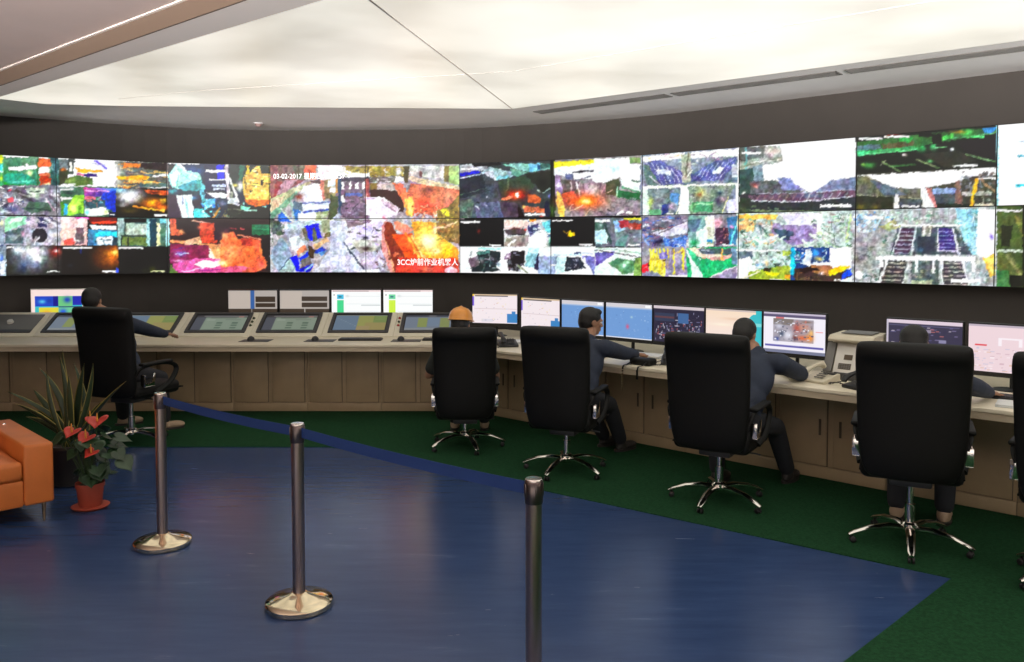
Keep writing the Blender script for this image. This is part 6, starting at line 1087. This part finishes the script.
M['pot_dark'] = mat('dark_pot', (.03, .028, .026), .5); M['soil'] = mat('soil', (.03, .02, .012), .95)
f = MB(); f.lathe([(0, 0), (.12, 0), (.14, .01), (.165, .27), (.175, .28), (.175, .30), (.16, .30), (.155, .27), (0, .27)], n=36); pt = f.build('pot', M['pot_dark'], t)
f = MB(); f.lathe([(0, .272), (.15, .272), (.155, .265), (0, .265)], n=24); f.build('soil', M['soil'], pt)
def pxp(px, y, Y): return ((px-512)/FPX*Y+3.22, Y-5.95, CAMZ-(y-HOR)*Y/FPX)
SN = [(50, 385, 3, 392, 5.85), (52, 430, 22, 418, 5.95), (53, 420, 36, 368, 6.0), (55, 410, 44, 372, 5.9), (58, 420, 60, 350, 6.0), (61, 400, 57, 356, 5.9), (63, 420, 71, 362, 6.05), (66, 420, 82, 364, 5.9), (70, 430, 91, 364, 6.0), (74, 430, 124, 382, 5.85), (54, 430, 12, 405, 5.8), (60, 430, 49, 380, 6.1), (64, 430, 66, 376, 5.85), (68, 430, 78, 385, 6.1), (57, 430, 30, 390, 6.05), (72, 430, 104, 400, 5.95)]
r = random.Random(2)
for k, (bx, by, tx, ty, Y) in enumerate(SN):
    bm = bmesh.new(); col = bm.verts.layers.float_color.new('tint')
    b0 = (r.uniform(-.09, .09), r.uniform(-.09, .09), .268); tp = pxp(tx, ty, Y)
    sword(bm, col, b0, tp, r.uniform(.032, .046), (r.uniform(-.07, .07), r.uniform(-.07, .07), .08 if abs(tp[0]) > .25 else 0), r.uniform(-.5, .9))
    me = bpy.data.meshes.new('leaf'); bm.to_mesh(me); bm.free(); o = finish('leaf', me, M['snake'], t, ang=80)
    md = o.modifiers.new('s', 'SOLIDIFY'); md.thickness = .003
# anthurium in a terracotta pot
M['terra'] = mat('terracotta_plastic', (.36, .06, .03), .6, noise=.1, nscale=10)
M['leaf'] = mat('dark_green_leaf', (.020, .055, .020), .4, noise=.3, nscale=12); M['leaf2'] = mat('dry_green_leaf', (.035, .062, .032), .5, noise=.3, nscale=12)
M['spathe'] = mat('red_spathe', (.50, .045, .030), .35); M['spadix'] = mat('yellow_spadix', (.75, .32, .05), .5); M['stalk'] = mat('green_stalk', (.04, .08, .025), .5)
t = thing('flamingo_plant', 'red-flowered anthurium in a terracotta pot beside the orange sofa', 'potted plant', (-2.80, 5.38, 0))
f = MB(); f.lathe([(0, 0), (.095, 0), (.105, .004), (.118, .018), (.112, .02), (.0, .018)], n=32); f.build('saucer', M['terra'], t)
f = MB(); f.lathe([(0, .02), (.066, .02), (.07, .024), (.084, .145), (.09, .146), (.09, .172), (.082, .172), (.078, .15), (0, .15)], n=32); pt = f.build('pot', M['terra'], t)
f = MB(); f.lathe([(0, .152), (.079, .152), (.079, .148), (0, .148)], n=24); f.build('soil', M['soil'], pt)
def heart(size, cup=.2, nseg=10):
    bm = bmesh.new(); pts = []
    for i in range(28):
        a = 2*PI*i/28; x = 16*math.sin(a)**3/17; y = (13*math.cos(a)-5*math.cos(2*a)-2*math.cos(3*a)-math.cos(4*a))/17
        pts.append((x, -y))
    rings = [[bm.verts.new((x*s*size*.5, (y*s+.15*(1-s))*size*.5+.0, cup*size*(s*s)*(.5*abs(x)))) for x, y in pts] for s in (1, .75, .5, .25)]
    c = bm.verts.new((0, .06*size, 0))
    for a, b in zip(rings, rings[1:]):
        for k in range(28): bm.faces.new((a[k], a[(k+1) % 28], b[(k+1) % 28], b[k]))
    for k in range(28): bm.faces.new((rings[-1][k], rings[-1][(k+1) % 28], c))
    return bm
def px2(px, y, Y): return Vector(((px-512)/FPX*Y+2.80, Y-5.38, CAMZ-(y-HOR)*Y/FPX))
def placed(bm, p, out, up, name, m, parent, th=.0015):
    out = Vector(out).normalized(); up = Vector(up); up = (up-out*up.dot(out)).normalized(); x = out.cross(up)
    Mx = Matrix(((x.x, out.x, up.x, p[0]), (x.y, out.y, up.y, p[1]), (x.z, out.z, up.z, p[2]), (0, 0, 0, 1)))
    bmesh.ops.transform(bm, matrix=Mx, verts=bm.verts); bmesh.ops.recalc_face_normals(bm, faces=bm.faces)
    me = bpy.data.meshes.new(name); bm.to_mesh(me); bm.free(); o = finish(name, me, m, parent, ang=60)
    md = o.modifiers.new('s', 'SOLIDIFY'); md.thickness = th; return o
r = random.Random(7)
for px, y, Y, sz in ((68, 434, 5.3, .125), (82, 440, 5.25, .135), (94, 423, 5.3, .145), (87, 455, 5.2, .11), (87, 421, 5.45, .08)):
    p = px2(px, y, Y); q = MB(); q.tube(smooth3([(p.x*.1, p.y*.1, .15), (p.x*.5, p.y*.5, p.z*.6), tuple(p)], 5), .0035, n=6); fl = q.build('flower', M['stalk'], t)
    placed(heart(sz, .3), p, (r.uniform(-.5, .5), -.8, -.42), (0, -.45, .9), 'spathe', M['spathe'], fl)
    q = MB(); q.tube([p+Vector((0, 0, .003)), p+Vector((.004, -.012, .035)), p+Vector((.006, -.016, .062))], [.006, .0055, .003], n=8); q.build('spadix', M['spadix'], fl)
for k in range(34):
    a = r.uniform(0, 2*PI); rad = r.uniform(.06, .20); z = r.uniform(.20, .52); p = Vector((math.cos(a)*rad*1.05, math.sin(a)*rad*.9, z))
    if k in (3, 9): p = px2(112+k, 452+k*1.5, 5.3)
    q = MB(); q.tube(smooth3([(p.x*.12, p.y*.12, .15), (p.x*.55, p.y*.55, p.z*.75), tuple(p)], 4), .0028, n=5); lf = q.build('leaf_stalk', M['stalk'], t)
    placed(heart(r.uniform(.10, .16), .15), p, (math.cos(a), math.sin(a), r.uniform(-1.3, -.1)), (-math.cos(a)*.3, -math.sin(a)*.3-.2, 1), 'leaf', M['leaf2'] if k in (3, 9, 22) else M['leaf'], lf)
# ---------------------------------------------------------------- people
def cap_chain(bm, pts, rads, flat=None, n=14):
    """tapered tube with rounded ends and elliptical section; flat=(sx, sy, frame) scales"""
    mbx = MB(); mbx.bm.free(); mbx.bm = bm
    mbx.tube(pts, rads, n=n)
    for p, r in zip(pts, rads): mbx.ell(p, (r, r, r), 14, 9)
def remeshed(name, bm, vox, m, parent, smooth_it=6, loc=(0, 0, 0), ratio=None):
    bmesh.ops.translate(bm, vec=-Vector(loc), verts=bm.verts)
    me = bpy.data.meshes.new('tmp'); bm.to_mesh(me); bm.free()
    o = bpy.data.objects.new('tmp', me); C.objects.link(o)
    md = o.modifiers.new('r', 'REMESH'); md.mode = 'VOXEL'; md.voxel_size = vox
    if smooth_it: md = o.modifiers.new('s', 'SMOOTH'); md.iterations = smooth_it; md.factor = .5
    if ratio: md = o.modifiers.new('d', 'DECIMATE'); md.ratio = ratio
    dg = bpy.context.evaluated_depsgraph_get(); dg.update(); m2 = bpy.data.meshes.new_from_object(o.evaluated_get(dg)); m2.name = name
    bpy.data.objects.remove(o); bpy.data.meshes.remove(me)
    return finish(name, m2, m, parent, ang=80)
def ik(a, b, l1, l2, hint):
    a, b, hint = Vector(a), Vector(b), Vector(hint); d = b-a; L = min(d.length, (l1+l2)*.995); d.normalize()
    x = (l1*l1-l2*l2+L*L)/(2*L); h = math.sqrt(max(l1*l1-x*x, 0)); u = hint-d*hint.dot(d); u.normalize()
    return a+d*x+u*h, a+d*L
def hand(bm, wrist, fdir, palm_n, side, curl=.5, sc=1.0):
    """wrist point, finger direction, palm normal (down), side +1 if the thumb is towards f x n"""
    f = Vector(fdir).normalized(); n = Vector(palm_n); n = (n-f*n.dot(f)).normalized(); s = f.cross(n)*side
    mbx = MB(); mbx.bm.free(); mbx.bm = bm
    palm = [wrist, wrist+f*.03*sc, wrist+f*.06*sc, wrist+f*.085*sc]
    for off in (-.026, -.009, .009, .026):
        mbx.tube([wrist+s*off*.6, wrist+f*.045*sc+s*off, wrist+f*.088*sc+s*off*1.05], [.015*sc, .0145*sc, .011*sc], n=10)
        mbx.ell(wrist+f*.088*sc+s*off*1.05, (.011*sc,)*3, 10, 7)
    for off, L in ((.030, .068), (.010, .078), (-.010, .072), (-.029, .056)):
        p = wrist+f*.088*sc+s*off; d = f.copy(); R_ = [.0088, .0084, .0076, .0064]; P = [p]
        for q, fr in enumerate((.45, .32, .23)):
            d = (d*math.cos(curl*(.5+.35*q))+n*math.sin(curl*(.5+.35*q))).normalized(); P.append(P[-1]+d*L*fr*sc)
        mbx.tube(P, [x*sc for x in R_], n=8)
        for pp, rr in zip(P, R_): mbx.ell(pp, (rr*sc,)*3, 8, 6)
    p = wrist+f*.022*sc+s*.028*sc; d = (f*.62+s*.75+n*.2).normalized(); P = [p, p+d*.032*sc, p+(d*.6+f*.4).normalized()*.03*sc+d*.03*sc, p+d*.045*sc+f*.042*sc]
    mbx.tube(P, [.012*sc, .0105*sc, .0095*sc, .0075*sc], n=8)
    for pp, rr in zip(P, (.012, .0105, .0095, .0075)): mbx.ell(pp, (rr*sc,)*3, 8, 6)
SKIN = mat('skin', (.36, .19, .115), .5, noise=.06, nscale=20); HAIR = mat('black_hair', (.010, .009, .008), .5, bump=.5, bscale=300, stretch=(1, 1, .2))
NAVY = mat('navy_work_jacket', (.022, .031, .056), .8, noise=.15, nscale=10, bump=.4, bscale=22); TROU = mat('dark_trousers', (.016, .017, .022), .85, bump=.4, bscale=18)
SHOE = mat('beige_shoe', (.42, .30, .20), .6); SHOED = mat('dark_shoe', (.03, .026, .024), .5); GREYB = mat('grey_blue_collar', (.10, .13, .19), .8)
HAT = mat('orange_hard_hat', (.80, .30, .030), .28, coat=.5); EYEW = mat('eye_white', (.7, .68, .65), .3); EYEB = mat('eye_dark', (.02, .012, .01), .2)
def person(label, pelvis, neck, head, face, sideX, handL, handR, footL, footR, hintL, hintR, jacket=NAVY, sleeves=1.0, shoe=SHOE, hat=False, fd=None, collar=False, kneehint=(0, 0, 1), hair=True):
    pelvis, neck, head = Vector(pelvis), Vector(neck), Vector(head); sd = Vector(sideX).normalized(); fw = Vector((-sd.y, sd.x, 0))
    loc = Vector((pelvis.x, pelvis.y, .0065)); t = thing('person', label, 'person', loc, 0)
    up = (neck-pelvis).normalized(); back = fw
    # ---- joints
    shL = neck-sd*.185-up*.055; shR = neck+sd*.185-up*.055
    elL, wrL = ik(shL, handL, .285, .245, hintL); elR, wrR = ik(shR, handR, .285, .245, hintR)
    hpL = pelvis-sd*.09; hpR = pelvis+sd*.09
    fL, fR = Vector(footL)+Vector((0, 0, .08)), Vector(footR)+Vector((0, 0, .08))
    knL, anL = ik(hpL, fL, .43, .42, kneehint); knR, anR = ik(hpR, fR, .43, .42, kneehint)
    fdv = Vector(fd).normalized() if fd else fw
    # ---- body : one continuous mesh
    bm = bmesh.new(); X = MB(); X.bm.free(); X.bm = bm
    chest = pelvis.lerp(neck, .62); waist = pelvis.lerp(neck, .3)
    def orient():  # columns side, forward(perp to up), up
        f2 = (fw-up*fw.dot(up)).normalized(); return Matrix(((sd.x, f2.x, up.x, 0), (sd.y, f2.y, up.y, 0), (sd.z, f2.z, up.z, 0), (0, 0, 0, 1)))
    O = orient()
    X.ell(chest, (.150, .095, .19), 20, 14, O); X.ell(waist, (.135, .09, .16), 20, 14, O); X.ell(pelvis, (.155, .11, .11), 20, 14, O)
    cap_chain(bm, [neck-up*.05, neck+(head-neck)*.35, head-Vector((0, 0, .05))], [.060, .054, .052])
    for a, b, c in ((shL, elL, wrL), (shR, elR, wrR)):
        cap_chain(bm, [neck-up*.04, a], [.05, .052]); cap_chain(bm, [a, a.lerp(b, .4), b], [.050, .044, .037]); cap_chain(bm, [b, b.lerp(c, .35), c], [.037, .036, .024])
    for a, b, c in ((hpL, knL, anL), (hpR, knR, anR)):
        cap_chain(bm, [a, a.lerp(b, .5), b], [.080, .066, .052]); cap_chain(bm, [b, b.lerp(c, .3), c], [.050, .052, .034]); cap_chain(bm, [c, c-Vector((0, 0, .035)), c-Vector((0, 0, .045))+fdv*.12], [.034, .032, .026])
    hand(bm, wrL, (wrL-elL)*.5+fw*.12, (0, 0, -1), 1); hand(bm, wrR, (wrR-elR)*.5+fw*.12, (0, 0, -1), -1)
    # head
    fc = Vector(face).normalized(); hs = Vector((0, 0, 1)).cross(fc)*-1; hs.normalize(); hu = hs.cross(fc); hu.normalize()
    if hu.z < 0: hu = -hu
    HM = Matrix(((hs.x, fc.x, hu.x, 0), (hs.y, fc.y, hu.y, 0), (hs.z, fc.z, hu.z, 0), (0, 0, 0, 1)))
    def HP(x, y, z): return head+hs*x+fc*y+hu*z
    X.ell(HP(0, -.012, .025), (.074, .092, .085), 24, 16, HM); X.ell(HP(0, .022, -.035), (.058, .062, .072), 20, 14, HM); X.ell(HP(0, .045, -.085), (.034, .032, .024), 14, 10, HM)
    X.ell(HP(0, .078, .018), (.050, .016, .014), 14, 8, HM)
    cap_chain(bm, [HP(0, .080, .012), HP(0, .094, -.014), HP(0, .097, -.026)], [.008, .010, .012], n=8)
    for s in (-1, 1):
        X.ell(HP(s*.011, .094, -.030), (.008, .010, .007), 8, 6, HM); X.ell(HP(s*.045, .058, -.018), (.020, .018, .018), 10, 8, HM)
        X.ell(HP(s*.076, -.008, -.008), (.009, .020, .032), 12, 8, HM)
    X.ell(HP(0, .080, -.056), (.024, .012, .007), 12, 6, HM); X.ell(HP(0, .079, -.066), (.020, .012, .007), 12, 6, HM)
    body = remeshed('body', bm, .0065, SKIN, t, 4, loc, .5)
    for s in (-1, 1):
        q = MB(); q.ell(HP(s*.031, .072, .002)-loc, (.0125, .0125, .0095), 12, 8, HM); ey = q.build('eye', EYEW, body)
        q = MB(); q.ell(HP(s*.031, .082, .002)-loc, (.0055, .004, .0055), 10, 8, HM); q.build('iris', EYEB, ey)
    # hair
    if hair:
        bm = bmesh.new(); X = MB(); X.bm.free(); X.bm = bm
        X.ell(HP(0, -.020, .040), (.084, .094, .083), 24, 16, HM); X.ell(HP(0, -.045, .0), (.078, .070, .085), 20, 12, HM)
        X.ell(HP(0, .03, .085), (.062, .05, .03), 16, 10, HM)
        remeshed('hair', bm, .008, HAIR, t, 3, loc, .6)
    if hat:
        q = MB(); T = Matrix.Translation(HP(0, -.012, .045)-loc) @ HM
        q.lathe([(.112, 0), (.118, .004), (.112, .012), (.108, .04), (.095, .078), (.066, .106), (.03, .120), (0, .123)], n=40, M=T @ Matrix.Diagonal((.96, 1.12, 1, 1)))
        q.lathe([(.100, 0), (.112, 0), (.106, .04), (.093, .075), (.064, .102), (.03, .115), (0, .118)], n=40, M=T @ Matrix.Diagonal((.96, 1.12, 1, 1)))
        hm = q.build('hard_hat', HAT, t)
        q = MB(); q.tube([(0, -.10, .072), (0, -.06, .112), (0, 0, .126), (0, .06, .114), (0, .10, .075)], .012, n=8, flat=.5); bmesh.ops.transform(q.bm, matrix=T, verts=q.bm.verts); q.build('crown_ridge', HAT, hm)
        q = MB(); q.prism([(.10*math.cos(a)*1.0, .085+.075*math.sin(a)) for a in [PI*i/12 for i in range(13)]], -.002, .003, M=T); q.build('peak', HAT, hm)
    # jacket
    bm = bmesh.new(); X = MB(); X.bm.free(); X.bm = bm
    X.ell(chest, (.178, .122, .215), 20, 14, O); X.ell(waist, (.168, .122, .18), 20, 14, O); X.ell(pelvis+up*.05, (.175, .13, .10), 20, 14, O)
    X.ell(neck-up*.075, (.14, .085, .06), 16, 10, O); cap_chain(bm, [neck-up*.06, neck-up*.0], [.085, .068])
    for a, b, c in ((shL, elL, wrL), (shR, elR, wrR)):
        cap_chain(bm, [neck-up*.07, a], [.062, .072])
        if sleeves >= 1: cap_chain(bm, [a, a.lerp(b, .45), b, b.lerp(c, .4), b.lerp(c, .90)], [.072, .066, .058, .052, .040])
        else: cap_chain(bm, [a, a.lerp(b, .75)], [.070, .062])
    jk = remeshed('jacket', bm, .011, jacket, t, 6, loc, .7)
    if collar:
        q = MB(); q.tube([neck-loc-up*.005+sd*.070*math.cos(a)+fw*.062*math.sin(a) for a in [2*PI*i/20 for i in range(20)]], .018, n=8, closed=True); q.build('collar', GREYB, jk)
    # trousers
    bm = bmesh.new(); X = MB(); X.bm.free(); X.bm = bm
    X.ell(pelvis, (.178, .135, .115), 20, 14, O)
    for a, b, c in ((hpL, knL, anL), (hpR, knR, anR)):
        cap_chain(bm, [a, a.lerp(b, .5), b], [.096, .084, .070]); cap_chain(bm, [b, b.lerp(c, .4), b.lerp(c, .92)], [.070, .066, .058])
    remeshed('trousers', bm, .012, TROU, t, 6, loc, .7)
    for c in (anL, anR):
        bm = bmesh.new(); X = MB(); X.bm.free(); X.bm = bm; g = c.copy(); g.z = .0065
        Q = Matrix(((fdv.y, fdv.x, 0, 0), (-fdv.x, fdv.y, 0, 0), (0, 0, 1, 0), (0, 0, 0, 1)))
        h = max(c.z-.09, .0065)
        X.ell(Vector((c.x, c.y, h+.05)), (.043, .052, .050), 16, 10, Q); X.ell(Vector((c.x, c.y, h+.038))+fdv*.09, (.046, .09, .036), 16, 10, Q); X.ell(Vector((c.x, c.y, h+.030))+fdv*.04, (.042, .10, .028), 16, 10, Q)
        sh = remeshed('shoe', bm, .008, shoe, t, 3, loc, .7)
        q = MB(); q.prism([(c.x-loc.x+fdv.x*(.05+.125*math.cos(a))-fdv.y*.045*math.sin(a), c.y-loc.y+fdv.y*(.05+.125*math.cos(a))+fdv.x*.045*math.sin(a)) for a in [2*PI*i/24 for i in range(24)]], h-.0065, h+.012); q.build('sole', SHOED, sh)
    return t
G = .0065
sR = Vector((.743, -.669, 0)); nR = Vector((.669, .743, 0))
person('person in dark jacket at the left desk stretching the right arm onto the desk', (-3.42, 7.22, .60), (-3.70, 7.56, 1.06), (-3.88, 7.56, 1.225), (-.15, 1, -.25), (.93, -.36, 0),
       (-4.0, 8.15, .82), (-3.30, 8.19, .80), (-3.75, 7.85, G), (-3.27, 7.66, G), (-1, 0, -.4), (.8, -.6, -.3), fd=(.9, .5, 0))
person('person wearing an orange hard hat, seen from behind in the first right chair', (-.40, 7.08, .46), (-.43, 7.16, .90), (-.45, 7.20, 1.03), (.25, 1, -.15), (1, 0, 0),
       (-.63, 7.42, .60), (-.20, 7.45, .60), (-.54, 7.66, G), (-.26, 7.66, G), (-.7, -.5, -.8), (.5, -.5, -.9), jacket=mat('dark_green_vest', (.02, .024, .02), .8), sleeves=.5, hat=True, hair=True)
person('dark-haired man in navy jacket turned in profile, reaching over the right desk', (.50, 6.38, .55), (.62, 6.66, .965), (.655, 6.74, 1.110), (1, .30, -.12), sR,
       (.78, 7.15, .80), (1.10, 6.98, .80), (.80, 7.03, G), (.92, 6.86, G), (-.5, .3, -.6), (.8, -.4, -.5), shoe=SHOED, collar=True, fd=(.8, .6, 0))
person('person in navy jacket bent over the desk beside the plant camera screen', (1.52, 5.55, .55), (1.76, 5.86, .955), (1.70, 5.97, 1.085), (.55, .8, -.55), sR,
       (1.62, 6.25, .80), (2.06, 6.12, .80), (1.50, 5.93, G), (2.02, 5.95, G), (-.8, -.3, -.3), (1, -.9, -.3), shoe=SHOED, collar=True)
person('person mostly hidden by the chair nearest the camera, beige shoes below', (2.36, 4.82, .57), (2.49, 5.02, .985), (2.50, 5.08, 1.125), (.45, .9, -.3), (.87, -.5, 0),
       (2.58, 5.48, .80), (3.05, 5.20, .80), (2.44, 5.14, G), (2.70, 5.06, G), (-1, 0, -.4), (1, -.9, -.1), fd=(.5, .87, 0))
# ---------------------------------------------------------------- camera, light
cam = bpy.data.cameras.new('camera'); co = bpy.data.objects.new('camera', cam); C.objects.link(co)
co.location = (0, 0, CAMZ); co.rotation_euler = (R(90)-math.atan((PPY-HOR)/FPX), 0, 0)
cam.sensor_fit = 'HORIZONTAL'; cam.sensor_width = 36; cam.lens = FPX/1024*36
cam.shift_x = 0; cam.shift_y = (PPY-331)/1024
cam.clip_end = 100
bpy.context.scene.camera = co
w = bpy.data.worlds.new('world'); bpy.context.scene.world = w; w.use_nodes = True
w.node_tree.nodes['Background'].inputs[0].default_value = (.5, .5, .5, 1); w.node_tree.nodes['Background'].inputs[1].default_value = .02
def area(name, loc, rot, sx, sy, power, col):
    l = bpy.data.lights.new(name, 'AREA'); l.shape = 'RECTANGLE'; l.size = sx; l.size_y = sy; l.energy = power; l.color = col
    o = bpy.data.objects.new(name, l); C.objects.link(o); o.location = loc; o.rotation_euler = rot; return o
# added fill from behind the camera, brightens soffit, beam and near ceiling
area('rear_fill', (-1.0, -4.9, 1.3), (R(100), 0, 0), 12, 2.2, 130, (1.0, .95, .9))
l = area('soffit_fill', (0.5, -3.2, 1.75), (R(90+17), 0, 0), 11, .4, 390, (1.0, .94, .90)); l.data.spread = R(34)  # added narrow fill without a fixture, lifts the soffit
vs = bpy.context.scene.view_settings
vs.view_transform = 'Standard'; vs.look = 'None'; vs.exposure = 0.0; vs.gamma = 1.0; vs.use_curve_mapping = False
